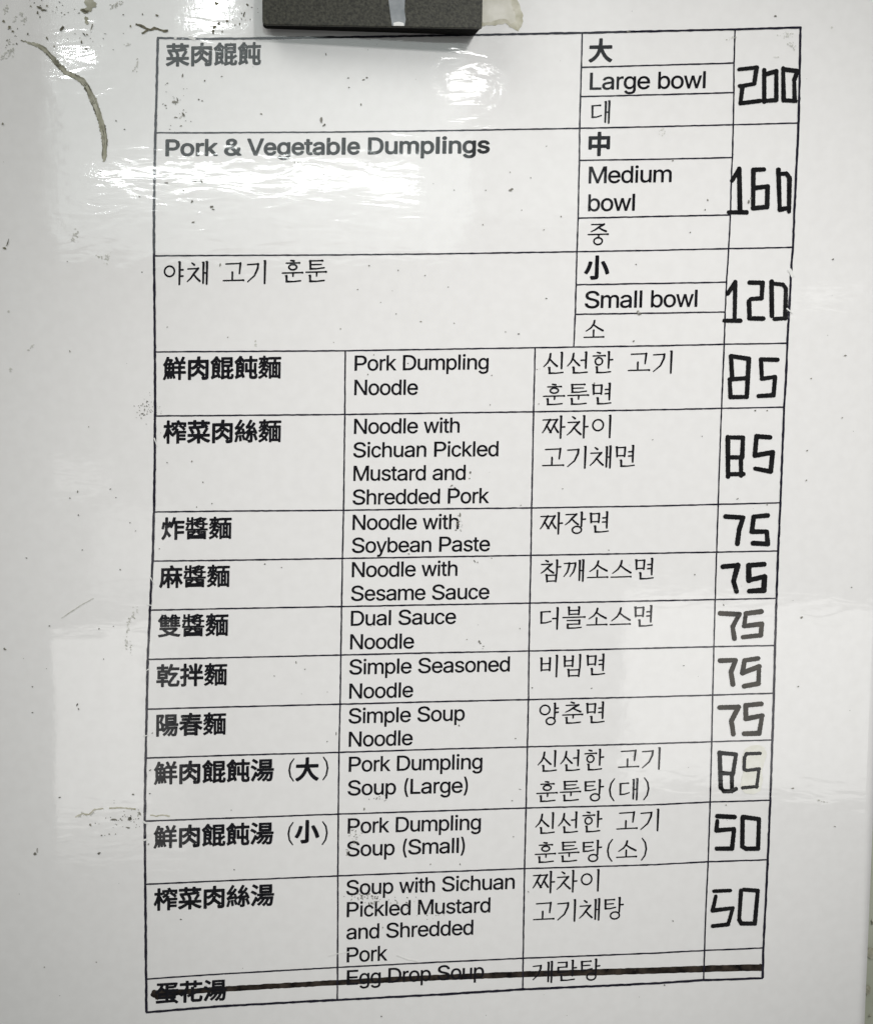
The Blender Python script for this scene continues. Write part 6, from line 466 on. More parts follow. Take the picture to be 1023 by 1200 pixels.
    (767, 900, [[719,540, 739,537, 756,538, 767,536, 781,541, 798,539, 812,541, 819,541, 833,543, 847,540, 865,545, 879,543, 889,545, 900,544, 914,547, 931,545, 943,550, 956,554, 959,557, 965,578, 962,585, 950,599, 945,601, 924,605, 910,600, 896,602, 882,601, 875,601, 858,598, 844,601, 830,596, 795,598, 777,594, 763,596, 749,593, 732,593, 719,589, 707,576, 705,571, 713,547], [1030,547, 1033,546, 1047,549, 1061,548, 1075,554, 1092,553, 1106,559, 1120,558, 1155,565, 1169,564, 1183,570, 1201,569, 1215,575, 1229,575, 1237,578, 1247,596, 1246,613, 1248,627, 1244,641, 1246,652, 1244,666, 1246,683, 1244,697, 1245,708, 1241,725, 1243,736, 1242,753, 1244,764, 1239,781, 1241,792, 1240,809, 1242,820, 1238,837, 1239,848, 1238,865, 1240,876, 1237,893, 1238,904, 1235,918, 1237,932, 1237,953, 1234,960, 1222,971, 1215,973, 1204,971, 1197,972, 1180,972, 1166,975, 1152,971, 1141,973, 1127,973, 1117,975, 1103,971, 1089,975, 1064,974, 1050,967, 1040,958, 1026,953, 1019,945, 1005,939, 1001,935, 998,918, 1000,900, 998,886, 999,872, 997,862, 1002,844, 999,830, 1000,816, 998,806, 1002,788, 1000,778, 1002,764, 1000,750, 1001,732, 1000,722, 1003,708, 1001,694, 1002,680, 1000,666, 1004,648, 1002,638, 1004,624, 1001,610, 1003,596, 1002,585, 1012,556, 1015,553], [729,599, 739,597, 746,600, 751,606, 756,620, 755,641, 756,652, 751,669, 753,680, 751,697, 753,701, 767,701, 777,700, 791,702, 805,698, 816,698, 826,696, 840,699, 854,695, 868,695, 879,693, 893,695, 907,691, 921,692, 928,689, 935,691, 949,698, 951,704, 955,722, 953,736, 954,750, 948,767, 949,781, 947,795, 948,809, 942,827, 943,837, 941,855, 942,865, 936,883, 938,897, 936,911, 936,925, 931,939, 931,956, 928,962, 907,974, 889,971, 879,972, 865,971, 854,974, 840,970, 826,972, 812,971, 802,972, 788,969, 774,973, 756,970, 749,971, 735,970, 725,972, 718,971, 705,960, 701,953, 701,935, 704,928, 707,924, 721,919, 728,918, 742,921, 756,918, 770,919, 781,918, 791,920, 809,917, 823,920, 833,918, 847,919, 858,916, 872,920, 879,919, 881,918, 880,904, 887,886, 886,872, 888,858, 887,848, 893,830, 892,813, 895,799, 895,788, 900,771, 898,757, 901,743, 886,743, 872,747, 858,745, 847,748, 837,747, 819,752, 809,751, 798,754, 784,753, 774,757, 760,757, 749,759, 735,758, 721,762, 714,761, 711,758, 697,746, 695,743, 695,739, 697,726, 700,687, 705,669, 703,655, 708,638, 709,624, 714,606, 718,601], [1061,608, 1058,610, 1055,620, 1056,631, 1054,645, 1057,659, 1055,676, 1057,687, 1053,704, 1055,715, 1054,729, 1056,743, 1053,760, 1054,771, 1052,785, 1055,799, 1053,813, 1055,823, 1051,841, 1053,851, 1052,869, 1055,879, 1050,897, 1052,904, 1053,907, 1061,912, 1082,921, 1096,920, 1106,922, 1124,918, 1138,921, 1148,919, 1162,919, 1169,917, 1176,917, 1183,920, 1187,918, 1185,911, 1187,893, 1185,883, 1189,865, 1188,855, 1189,837, 1187,827, 1190,809, 1189,799, 1192,785, 1190,771, 1192,753, 1191,743, 1195,725, 1193,715, 1194,697, 1192,687, 1197,669, 1195,659, 1197,645, 1194,624, 1180,619, 1166,621, 1152,615, 1138,617, 1120,613, 1099,611, 1085,611, 1071,606]]),
    (820, 1010, [[499,303, 513,302, 524,300, 541,305, 552,303, 576,304, 590,308, 604,306, 622,311, 636,309, 657,311, 671,314, 685,312, 691,317, 701,331, 701,338, 699,348, 700,359, 695,376, 696,390, 694,404, 695,415, 690,432, 692,446, 689,464, 690,474, 685,492, 687,506, 684,520, 685,530, 680,548, 681,565, 679,579, 679,590, 675,604, 677,621, 674,635, 674,646, 670,663, 672,677, 668,695, 669,705, 665,719, 665,733, 664,737, 660,741, 643,749, 639,749, 629,745, 618,747, 590,748, 576,745, 559,749, 545,746, 534,747, 524,746, 510,749, 496,745, 482,747, 475,746, 469,744, 456,730, 452,716, 443,706, 439,695, 433,688, 431,684, 432,674, 437,660, 438,646, 436,628, 440,611, 439,600, 441,586, 439,572, 443,555, 442,544, 445,530, 443,516, 445,499, 444,488, 448,474, 446,460, 448,443, 446,432, 451,415, 449,404, 451,387, 449,376, 454,359, 453,345, 455,331, 457,322, 471,312, 478,311, 489,314], [317,313, 324,312, 335,314, 349,313, 368,317, 376,331, 377,338, 370,348, 363,355, 338,359, 324,355, 310,359, 296,358, 286,360, 272,357, 258,361, 244,360, 233,362, 223,360, 209,363, 170,362, 160,365, 153,364, 142,351, 139,345, 142,332, 146,327, 149,326, 163,320, 181,319, 188,317, 205,321, 219,317, 230,318, 240,316, 254,318, 268,315, 282,316, 293,314, 307,316], [506,348, 503,350, 502,355, 503,373, 501,387, 501,397, 498,411, 499,429, 497,443, 497,453, 493,471, 495,485, 492,502, 493,513, 489,527, 490,544, 488,558, 489,569, 484,586, 486,600, 484,614, 485,625, 480,642, 482,667, 489,678, 493,691, 496,695, 503,696, 513,694, 527,698, 545,695, 580,697, 594,694, 611,698, 615,697, 617,695, 616,684, 622,667, 621,656, 623,639, 622,625, 628,607, 626,597, 628,579, 627,569, 633,551, 632,537, 634,523, 634,509, 639,492, 637,478, 640,464, 640,453, 644,436, 643,418, 646,404, 646,394, 650,380, 648,362, 639,357, 622,358, 587,354, 573,356, 559,351, 541,352], [183,380, 191,381, 199,387, 202,390, 204,415, 196,436, 197,446, 193,464, 192,474, 186,492, 186,509, 179,527, 179,537, 181,539, 195,536, 209,538, 219,534, 233,533, 244,530, 258,533, 268,529, 282,528, 296,524, 310,527, 321,524, 335,523, 345,519, 359,522, 370,519, 391,518, 394,518, 398,521, 406,534, 407,541, 399,558, 398,572, 389,593, 387,607, 373,653, 371,667, 363,684, 361,702, 352,719, 351,726, 353,737, 349,745, 335,754, 328,757, 317,757, 303,760, 289,758, 279,761, 265,762, 254,765, 240,763, 230,766, 216,767, 205,770, 188,768, 177,771, 163,772, 153,776, 146,775, 128,767, 125,765, 124,761, 126,740, 130,733, 135,728, 139,727, 149,727, 160,725, 174,726, 184,722, 198,721, 209,719, 223,720, 237,716, 247,716, 261,712, 275,715, 286,711, 300,710, 310,705, 319,688, 320,670, 330,653, 331,635, 339,618, 341,604, 352,569, 349,566, 338,569, 324,569, 314,573, 300,574, 289,577, 275,575, 265,579, 251,581, 240,584, 223,583, 212,586, 202,587, 188,592, 174,591, 163,594, 153,593, 139,596, 132,592, 122,579, 120,572, 124,548, 131,530, 132,513, 141,495, 142,478, 149,460, 151,446, 156,422, 163,404, 164,390, 166,387, 170,384]]),
]


def pairs(c, k): return [(c[i] / k, c[i + 1] / k) for i in range(0, len(c), 2)]


def area(c): return sum(a[0] * b[1] - b[0] * a[1] for a, b in zip(c, c[1:] + c[:1]))


def islands(cs):
    """each outline with just the holes that lie in it"""
    sign = area(max(cs, key=lambda c: abs(area(c))))
    outer = sorted((c for c in cs if area(c) * sign > 0), key=lambda c: abs(area(c)))
    holes = [c for c in cs if area(c) * sign < 0]
    sets = [[c] for c in outer]
    for h in holes:
        for s in sets:
            if inside(h[0], s[0]):
                s.append(h)
                break
    return sets


GLYPH = {}
for st, table in (('L', PLAIN), ('B', BOLD), ('Z', CHINESE), ('K', KOREAN), ('J', HEAVY)):
    for ch, (adv, cs) in table.items():
        GLYPH[st + ch] = (adv, islands([pairs(c, 500.0) for c in cs]))
FIGURE = [[[(x + ox, y + oy) for x, y in pairs(c, 10.0)] for c in cs] for ox, oy, cs in FIGURE]


def tilt(y):
    """slope of the printed lines at this height of the page"""
    T = [(40, -.016), (150, -.0155), (300, -.0125), (480, -.013), (600, -.0135), (657, -.0165), (715, -.019), (772, -.0225),
         (830, -.026), (888, -.0295), (960, -.0345), (1035, -.041), (1145, -.0525), (1190, -.0575)]
    if y <= T[0][0]: return T[0][1]
    for (a, s), (b, t) in zip(T, T[1:]):
        if y <= b: return s + (t - s) * (y - a) / (b - a)
    return T[-1][1]


def lean(x): return .012 + .028 * (x - 180) / 740.0


LIFT_INK = 60e-6


def place(F, key, x, y, sx, sy, slope):
    """glyph with its origin at (x, y), y up in the glyph; sx, sy = pixels per em"""
    _, cs = GLYPH[key]
    if not cs: return
    s = lean(x)
    for one in cs:
        F.loops([[(x + px * sx + py * sy * s, y + px * sx * slope - py * sy) for px, py in c] for c in one], LIFT_INK)


def latin(F, text, x0, y0, x1, y1, cap, bold=False):
    st = 'B' if bold else 'L'
    adv = [(.278 if ch == ' ' else GLYPH[st + ch][0]) for ch in text]
    first, last = GLYPH[st + text[0]][1], GLYPH[st + text[-1]][1]
    l0 = min(p[0] for g in first for c in g for p in c)
    r0 = sum(adv[:-1]) + max(p[0] for g in last for c in g for p in c)
    sx = (x1 - x0) / (r0 - l0)
    sl = (y1 - y0) / (x1 - x0)
    x = -l0
    for ch, a in zip(text, adv):
        if ch != ' ':
            place(F, st + ch, x0 + x * sx, y0 + x * sx * sl, sx, cap / .716, sl)
        x += a


def asian(F, text, x0, ytop, pitch, h, st, half=.5):
    """x0 = left edge of the first cell, ytop = top of the ink at x0, h = ink height"""
    em = h / .94
    x = x0
    sl = tilt(ytop + h / 2)
    for ch in text:
        if ch == ' ':
            x += pitch * half
            continue
        a = GLYPH[st + ch][0]
        place(F, st + ch, x, ytop + h + .03 * em + (x - x0) * sl, pitch, em, sl)
        x += pitch * a


# ------------------------------------------------------------------ the wall
wx0, wx1, wz0, wz1, wy = -0.45, 0.55, -0.45, 0.45, 0.0042
nx, nz_ = 40, 36
vs, fs = [], []
for j in range(nz_ + 1):
    for i in range(nx + 1):
        x = wx0 + (wx1 - wx0) * i / nx
        z = wz0 + (wz1 - wz0) * j / nz_
        vs.append((x, wy + .0002 * noise.noise(Vector((x * 9, z * 9, 1.5))), z))
for j in range(nz_):
    for i in range(nx):
        a = j * (nx + 1) + i
        fs.append((a, a + 1, a + nx + 2, a + nx + 1))
o = len(vs)
vs += [(wx0, wy + .03, wz0), (wx1, wy + .03, wz0), (wx1, wy + .03, wz1), (wx0, wy + .03, wz1)]
fs.append((o + 3, o + 2, o + 1, o))
wall = link_mesh('wall', vs, fs, M_WALL, smooth=True)
wall['kind'] = 'structure'
wall['label'] = 'pale green painted wall showing beside the right edge of the menu'
wall['category'] = 'wall'
rnd = random.Random(5)
for (u, v, rx, ry) in ((1020.5, 1117, 6, 8), (1016.5, 1160, 4.2, 6.0), (1022, 1080, 2, 3), (1019, 1190, 1.5, 2)):
    p = sheet_point(u, v, wy)
    k = 0.32 / FPX
    lp = []
    for i in range(14):
        t = 2 * math.pi * i / 14
        r = 1 + .2 * math.sin(2 * t + u) + rnd.uniform(-.12, .12)
        lp.append((p.x + rx * k * r * math.cos(t), p.z + ry * k * r * math.sin(t)))
    vv = [(p.x, wy - .00075, p.z)] + [(x, wy - .00045, z) for x, z in lp]
    link_mesh('stain', vv, [(0, i + 1, (i + 1) % 14 + 1) for i in range(14)], M_TEAR, wall, 'olive grime spot on the painted wall')

# ------------------------------------------------------------------ the menu sheet
menu = bpy.data.objects.new('menu_sheet', None)
menu.empty_display_size = 0.02
COL.objects.link(menu)
menu['label'] = 'laminated white noodle shop menu with a ruled table and handwritten marker prices'
menu['category'] = 'menu'

r_top, r_bot = sheet_point(1021, 1000), sheet_point(1013.2, 1200)
sx1 = (r_top.x + r_bot.x) / 2
sx0 = sx1 - 0.2115
sz1, sz0 = 0.125, -0.174
nx, nz_ = 110, 150
TH = 0.00045
vs, fs = [], []
for side in (0, 1):
    for j in range(nz_ + 1):
        for i in range(nx + 1):
            x = sx0 + (sx1 - sx0) * i / nx
            z = sz0 + (sz1 - sz0) * j / nz_
            vs.append((x, surf(x, z) + side * TH, z))
W = nx + 1
off = W * (nz_ + 1)
for j in range(nz_):
    for i in range(nx):
        a = j * W + i
        fs.append((a, a + 1, a + W + 1, a + W))
        fs.append((off + a, off + a + W, off + a + W + 1, off + a + 1))
for i in range(nx):
    fs.append((i, off + i, off + i + 1, i + 1))
    t = nz_ * W + i
    fs.append((t, t + 1, off + t + 1, off + t))
for j in range(nz_):
    a, b = j * W, (j + 1) * W
    fs.append((a, b, off + b, off + a))
    a, b = j * W + nx, (j + 1) * W + nx
    fs.append((a, off + a, off + b, b))
link_mesh('paper', vs, fs, M_PAPER, menu, smooth=True)

# ruled table ---------------------------------------------------------------
LEFT = [(185, 43), (183, 125), (181.5, 180), (180.5, 240), (180.5, 300), (181, 345), (181.5, 412), (181.8, 487), (181.3, 550),
        (180.5, 600), (178.9, 657), (175.8, 715), (173.2, 772), (172, 831), (170.6, 889), (169.7, 963), (170.2, 1037),
        (171.2, 1147), (171.6, 1187)]
RIGHT = [(938, 31), (936.7, 100), (935.5, 145), (933, 200), (930.7, 250), (929, 290), (928, 300), (925.5, 350), (922.7, 402),
         (920.7, 450), (919, 477), (917, 530), (914.5, 590), (912, 646), (910, 701), (908.4, 757), (907, 812), (905, 868),
         (902.5, 938), (899.5, 1008), (894, 1111), (893, 1146)]
TOP = [(184, 43.7), (240, 44.8), (300, 44.2), (430, 42.7), (565, 40.3), (682, 38), (767, 36), (861, 33.8), (939, 31.5)]
BOTTOM = [(171, 1187), (256, 1180), (395, 1172.5), (512, 1166), (612, 1159.3), (767, 1152), (824, 1148.3), (893.5, 1146)]
F = Flat()
F.ribbon(LEFT, 2.9, LIFT_INK + 24e-6, wob=.3, seed=1)
F.ribbon(RIGHT, 2.7, LIFT_INK + 24e-6, wob=.3, seed=2)
F.ribbon(TOP, 2.5, LIFT_INK + 32e-6, wob=.3, seed=3)
F.ribbon(BOTTOM, 2.7, LIFT_INK + 32e-6, wob=.3, seed=4)
F.build('table_border', M_RULE, menu)
RULES = [
    [(681, 78.5), (768, 76), (859.5, 73.3)], [(680, 112.8), (768, 110.6), (859.5, 108)],
    [(183, 155), (256, 155), (384, 154.3), (512, 152.8), (679, 150), (768, 148), (859, 145.7), (934.5, 143.7)],
    [(679, 187.5), (768, 186.2), (857.5, 184.3)], [(677, 255.4), (768, 253.3), (855.5, 251.5)],
    [(180.5, 299.5), (256, 299), (384, 298.5), (512, 297.2), (675, 294.7), (768, 293), (853, 291), (929, 289.5)],
    [(675, 333.4), (768, 331.8), (851, 330.4)], [(674, 368), (768, 366.6), (849.5, 365.3)],
    [(181.5, 412.2), (256, 411.7), (404, 410.8), (512, 409), (625, 407.2), (672, 406.4), (768, 405), (848, 403.2), (922.5, 402)],
    [(181.8, 487.3), (256, 486.8), (404, 485.5), (512, 483.8), (623, 482.3), (768, 480), (845, 478.4), (919, 477)],
    [(180.5, 600), (256, 599), (402, 598), (512, 596.2), (622, 595), (768, 592.8), (841, 591), (914.7, 589.2)],
    [(179, 657.6), (256, 656.8), (401, 654.5), (512, 652.6), (621, 650.7), (768, 648.2), (839, 647), (912, 645.8)],
    [(176, 715.2), (256, 713.6), (400, 711), (512, 708.8), (620, 706.8), (768, 704), (838, 702.7), (910, 701.3)],
    [(173.3, 773), (256, 771.3), (399, 768), (512, 765.2), (619, 763), (768, 759.5), (836, 758), (908.3, 756.6)],
    [(172, 831.5), (256, 829.2), (398, 825.8), (512, 822.6), (618, 820), (768, 816.6), (835, 814.7), (907, 812.6)],
    [(170.7, 889), (256, 886.2), (397, 882.3), (512, 878.4), (617, 875.4), (768, 871.5), (834, 869.4), (905, 867.4)],
    [(169.7, 963), (256, 960), (396, 954.8), (512, 950.8), (616, 947), (768, 943), (832, 940), (902.4, 938)],
    [(170.3, 1037), (256, 1033.3), (396, 1027.2), (512, 1022.3), (615, 1018), (768, 1013.2), (829, 1010), (899.4, 1007.7)],
    [(171.2, 1148), (256, 1142.4), (395, 1134.5), (512, 1128), (613, 1123), (768, 1116.6), (825, 1113.7), (894, 1110.7)],
    [(682, 38), (681, 78), (680, 112), (679, 150), (678.6, 187), (677, 255), (675.7, 296), (674.7, 333), (673.7, 368), (672, 406.4)],
    [(861.2, 34), (860, 73), (859.8, 108), (859, 145), (858, 184), (857, 200), (855.7, 252), (853.7, 291), (851.3, 330), (849.7, 365),
     (848.6, 403), (847, 440), (845.5, 478), (843.3, 535), (841.5, 592), (839.7, 647), (838, 703), (836.5, 759), (835, 815), (833.8, 870),
     (832, 940), (829.5, 1010), (827, 1060), (825, 1114), (824, 1148)],
    [(404.6, 411), (404, 485.5), (402.6, 598), (401.3, 654.5), (400.4, 711), (399.5, 768), (398.6, 826), (397.3, 882), (396.6, 955),
     (396, 1027), (395.6, 1134), (395.3, 1172)],
    [(626.8, 407), (625, 482), (622.8, 595), (622, 650), (620.8, 707), (619.8, 763), (619.2, 820), (618, 875), (616.3, 947), (614.5, 1018),
     (612.8, 1123), (612.4, 1159)],
]
for i, p in enumerate(RULES):
    F = Flat()
    F.ribbon(p, 1.75, LIFT_INK + (8e-6 if i < 19 else 16e-6), wob=.2, seed=20 + i)
    F.build('ruled_line', M_RULE, menu)

# printed words ---------------------------------------------------------------
def words(name, runs, says):
    F = Flat()
    for r in runs:
        if r[0] == 'L': latin(F, *r[1:])
        elif r[0] == 'B': latin(F, *r[1:], bold=True)
        else: asian(F, *r[1:], r[0])
    return F.build(name, M_INK, menu, says)


CH, EN, KO, SZ = 'chinese_dish_name', 'english_dish_name', 'korean_dish_name', 'bowl_size'
# asian runs: style, text, left cell edge, ink top, pitch, ink height
words(CH, [('Z', '菜肉餛飩', 194.0, 50.5, 28.0, 26.5)], 'bold Chinese heading for pork and vegetable dumplings')
words(EN, [('B', 'Pork & Vegetable Dumplings', 193.7, 182.0, 573.7, 178.6, 18.6)], 'bold heading reading Pork & Vegetable Dumplings')
words(KO, [('J', '야채 고기 훈툰', 191.0, 306.2, 27.6, 27.0)], 'Korean heading for vegetable and meat dumplings')
words(SZ, [('Z', '大', 689.0, 45.2, 28.4, 27.2)], 'bold Chinese word for large')
words(SZ, [('L', 'Large bowl', 690.6, 104.6, 826.5, 102.6, 19.6)], 'words Large bowl')
words(SZ, [('K', '대', 690.0, 117.6, 27.5, 26.6)], 'Korean word for large')
words(SZ, [('Z', '中', 687.0, 154.8, 29.0, 27.3)], 'bold Chinese word for medium')
words(SZ, [('L', 'Medium', 689.3, 214.4, 786.7, 212.8, 19.3), ('L', 'bowl', 688.6, 247.0, 743.5, 246.3, 19.4)], 'words Medium bowl')
words(SZ, [('K', '중', 686.8, 260.2, 27.0, 26.6)], 'Korean word for medium')
words(SZ, [('Z', '小', 684.0, 299.5, 29.0, 27.3)], 'bold Chinese word for small')
words(SZ, [('L', 'Small bowl', 684.6, 360.7, 816.8, 359.0, 19.6)], 'words Small bowl')
words(SZ, [('K', '소', 682.2, 373.2, 27.0, 26.0)], 'Korean word for small')

words(CH, [('Z', '鮮肉餛飩麵', 190.4, 418.4, 27.9, 26.6)], 'Chinese words for pork dumpling noodle')
words(EN, [('L', 'Pork Dumpling', 415.3, 434.0, 572.2, 432.4, 17.4), ('L', 'Noodle', 415.0, 462.6, 489.6, 462.2, 17.6)], 'words Pork Dumpling Noodle')
words(KO, [('K', '신선한 고기', 634.8, 412.6, 28.4, 26.2), ('K', '훈툰면', 634.6, 449.6, 28.2, 25.8)], 'Korean words for pork dumpling noodle')

words(CH, [('Z', '榨菜肉絲麵', 191.0, 493.0, 27.8, 26.6)], 'Chinese words for pickled mustard and shredded pork noodle')
words(EN, [('L', 'Noodle with', 414.7, 508.2, 538.4, 506.6, 17.4), ('L', 'Sichuan Pickled', 413.7, 535.8, 583.8, 534.2, 17.4),
           ('L', 'Mustard and', 414.0, 563.3, 545.4, 562.0, 17.4), ('L', 'Shredded Pork', 413.0, 591.2, 572.8, 589.2, 17.4)],
      'words Noodle with Sichuan Pickled Mustard and Shredded Pork')
words(KO, [('K', '짜차이', 634.6, 487.0, 28.2, 26.4), ('K', '고기채면', 633.8, 523.0, 28.2, 26.0)], 'Korean words for pickled mustard noodle')

words(CH, [('Z', '炸醬麵', 188.6, 606.6, 27.8, 26.0)], 'Chinese words for soybean paste noodle')
words(EN, [('L', 'Noodle with', 413.0, 620.8, 537.4, 619.8, 17.4), ('L', 'Soybean Paste', 412.2, 647.8, 574.0, 645.6, 17.4)], 'words Noodle with Soybean Paste')
words(KO, [('K', '짜장면', 632.2, 600.4, 28.0, 25.4)], 'Korean words for soybean paste noodle')

words(CH, [('Z', '麻醬麵', 186.4, 663.2, 27.8, 26.0)], 'Chinese words for sesame sauce noodle')
words(EN, [('L', 'Noodle with', 412.2, 676.4, 536.0, 674.6, 17.4), ('L', 'Sesame Sauce', 411.2, 704.2, 573.4, 701.8, 17.4)], 'words Noodle with Sesame Sauce')
words(KO, [('K', '참깨소스면', 631.8, 656.2, 27.4, 25.6)], 'Korean words for sesame sauce noodle')

words(CH, [('Z', '雙醬麵', 184.4, 720.6, 27.9, 26.4)], 'Chinese words for dual sauce noodle')
words(EN, [('L', 'Dual Sauce', 411.0, 733.6, 534.4, 731.0, 17.4), ('L', 'Noodle', 410.2, 761.2, 485.2, 760.0, 17.4)], 'words Dual Sauce Noodle')
words(KO, [('K', '더블소스면', 630.8, 712.0, 27.4, 25.6)], 'Korean words for dual sauce noodle')

words(CH, [('Z', '乾拌麵', 182.6, 779.2, 28.0, 26.2)], 'Chinese words for simple seasoned noodle')
words(EN, [('L', 'Simple Seasoned', 409.2, 790.8, 597.3, 786.8, 17.4), ('L', 'Noodle', 409.2, 819.2, 484.2, 817.2, 17.4)], 'words Simple Seasoned Noodle')
words(KO, [('K', '비빔면', 630.2, 768.0, 27.2, 25.6)], 'Korean words for simple seasoned noodle')

words(CH, [('Z', '陽春麵', 181.4, 837.4, 28.0, 26.2)], 'Chinese words for simple soup noodle')
words(EN, [('L', 'Simple Soup', 408.4, 848.3, 544.6, 844.6, 17.4), ('L', 'Noodle', 408.6, 875.7, 483.6, 873.4, 17.4)], 'words Simple Soup Noodle')
words(KO, [('K', '양춘면', 630.2, 824.4, 27.0, 25.6)], 'Korean words for simple soup noodle')

words(CH, [('Z', '鮮肉餛飩湯', 179.8, 893.8, 28.3, 26.4), ('K', '(', 334.2, 890.6, 27, 25.4), ('Z', '大', 345.8, 889.2, 28.0, 26.8), ('K', ')', 374.8, 888.4, 27, 26.0)],
      'Chinese words for large pork dumpling soup')
words(EN, [('L', 'Pork Dumpling', 408.6, 905.0, 565.2, 901.4, 17.4), ('L', 'Soup (Large)', 407.4, 932.8, 548.2, 929.0, 17.4)], 'words Pork Dumpling Soup (Large)')
words(KO, [('K', '신선한 고기', 628.4, 880.2, 27.0, 25.4), ('K', '훈툰탕(대)', 627.0, 916.0, 27.4, 25.0)], 'Korean words for large pork dumpling soup')

words(CH, [('Z', '鮮肉餛飩湯', 179.4, 969.0, 28.3, 26.0), ('K', '(', 333.2, 965.4, 27, 25.4), ('Z', '小', 345.4, 962.6, 28.4, 26.2), ('K', ')', 374.0, 964.2, 27, 26.0)],
      'Chinese words for small pork dumpling soup')
words(EN, [('L', 'Pork Dumpling', 407.4, 977.4, 563.4, 972.4, 17.4), ('L', 'Soup (Small)', 406.2, 1004.4, 544.6, 999.4, 17.4)], 'words Pork Dumpling Soup (Small)')
words(KO, [('K', '신선한 고기', 625.6, 953.0, 27.2, 25.4), ('K', '훈툰탕(소)', 625.2, 987.4, 27.2, 25.0)], 'Korean words for small pork dumpling soup')

words(CH, [('Z', '榨菜肉絲湯', 180.0, 1042.4, 28.3, 25.6)], 'Chinese words for pickled mustard and shredded pork soup')
words(EN, [('L', 'Soup with Sichuan', 405.6, 1049.8, 603.0, 1041.6, 17.2), ('L', 'Pickled Mustard', 406.2, 1075.4, 574.4, 1069.2, 17.2),
           ('L', 'and Shredded', 405.8, 1101.6, 554.4, 1095.4, 17.2), ('L', 'Pork', 406.2, 1128.4, 453.8, 1126.0, 17.2)],
      'words Soup with Sichuan Pickled Mustard and Shredded Pork')
words(KO, [('K', '짜차이', 623.6, 1021.6, 27.2, 25.4), ('K', '고기채탕', 623.4, 1056.0, 27.2, 25.4)], 'Korean words for pickled mustard soup')

words(CH, [('Z', '蛋花湯', 181.4, 1152.6, 28.2, 24.8)], 'crossed out Chinese words for egg drop soup')
words(EN, [('L', 'Egg Drop Soup', 406.2, 1155.0, 567.0, 1146.2, 17.0)], 'crossed out words Egg Drop Soup')
words(KO, [('K', '게란탕', 623.0, 1127.4, 27.2, 24.8)], 'crossed out Korean words for egg drop soup')

# handwritten prices ---------------------------------------------------------------
def price(keys, says, mat=M_MARK):
    F = Flat()
    for k in keys:
        for one in islands(FIGURE[k]): F.loops(one, LIFT_INK + 60e-6)
    return F.build('price', mat, menu, says)


price([0], 'handwritten price 200 for the large bowl')
price([1], 'handwritten price 160 for the medium bowl')
price([2], 'handwritten price 120 for the small bowl')
price([3], 'handwritten price 85 for pork dumpling noodle')
price([4], 'handwritten price 85 for pickled mustard noodle')
price([5], 'handwritten price 75 for soybean paste noodle')
price([6], 'bold handwritten price 75 for sesame sauce noodle')
price([7], 'worn handwritten price 75 for dual sauce noodle', M_WORN)
price([8], 'worn handwritten price 75 for simple seasoned noodle', M_WORN)
price([9], 'faded brownish price 75 for simple soup noodle', M_WORN)
F = Flat()
rnd = random.Random(9)
F.loops([[(870, 886), (873, 878), (880, 874), (889, 873), (896, 876), (899, 884), (896, 893), (893, 903), (894, 915), (891, 927), (883, 931),
          (873, 930), (867, 922), (869, 912), (872, 902), (869, 894)]], LIFT_INK + 20e-6)
F.build('correction_patch', M_WHITEOUT, menu, 'cream correction fluid dabbed under the price 85')
price([10, 11], 'handwritten price 85 whose 5 is patched over correction fluid')
price([12], 'handwritten price 50 for small pork dumpling soup')
price([13], 'handwritten price 50 for pickled mustard soup')

# strike through the last dish ---------------------------------------------------------------
F = Flat()
def strike_w(t): return 8.6 if .01 < t < .10 else (7.4 if t <= .01 else 7.0 - .8 * math.sin(t * 5))
F.ribbon([(179, 1166), (200, 1164.5), (225, 1162.5), (264, 1159.8), (330, 1156), (395, 1152.3), (455, 1149), (512, 1146), (613, 1141.8),
          (690, 1139.5), (768, 1137), (830, 1135), (880, 1133.8), (892.5, 1133.6)], strike_w, LIFT_INK - 24e-6, step=4, wob=.28, seed=77)
rnd = random.Random(2)
for (x, y, r) in ((181, 1166, 4.6), (186, 1166.5, 4.9), (891, 1133.6, 3.4)):
    F.blob(x, y, r, r, LIFT_INK - 16e-6, rnd, n=14)
F.build('strike_line', M_STRIKE, menu, 'thick black marker line crossing out the egg drop soup row')

# dirt, tears and scratches ---------------------------------------------------------------
rnd = random.Random(11)
TEAR = [(24, 46.5), (33, 49), (45, 52.5), (54, 59), (62, 68), (70, 77), (77.5, 84.5), (87, 88.5), (96, 93.5), (101, 100), (106, 110), (111, 121),
        (115.5, 133), (119.5, 146), (122, 158), (122.8, 170), (122.5, 181), (121.5, 189)]
WID = [1.6, 3.2, 5.4, 6.2, 6.6, 7.2, 7.4, 7.0, 7.6, 8.4, 9.2, 9.4, 9.2, 8.8, 8.4, 8.0, 6.8, 3.0]
def tw(t, k=1.0):
    q = t * (len(WID) - 1); i = min(int(q), len(WID) - 2)
    return k * (WID[i] + (WID[i + 1] - WID[i]) * (q - i)) * (.79 + .13 * math.sin(23 * t) * math.sin(61 * t + 1))
F = Flat()
F.ribbon(TEAR, lambda t: tw(t, 1.0), 90e-6, step=1.7, wob=.8, seed=3)
tear = F.build('tear', M_TEAR_EDGE, menu, 'olive dirty tear curving down the upper left margin')
F = Flat()
F.ribbon(TEAR[1:], lambda t: tw(t, .74), 130e-6, step=1.7, wob=.8, seed=4)
F.build('tear_core', M_TEAR, tear)
F = Flat()
rnd = random.Random(21)
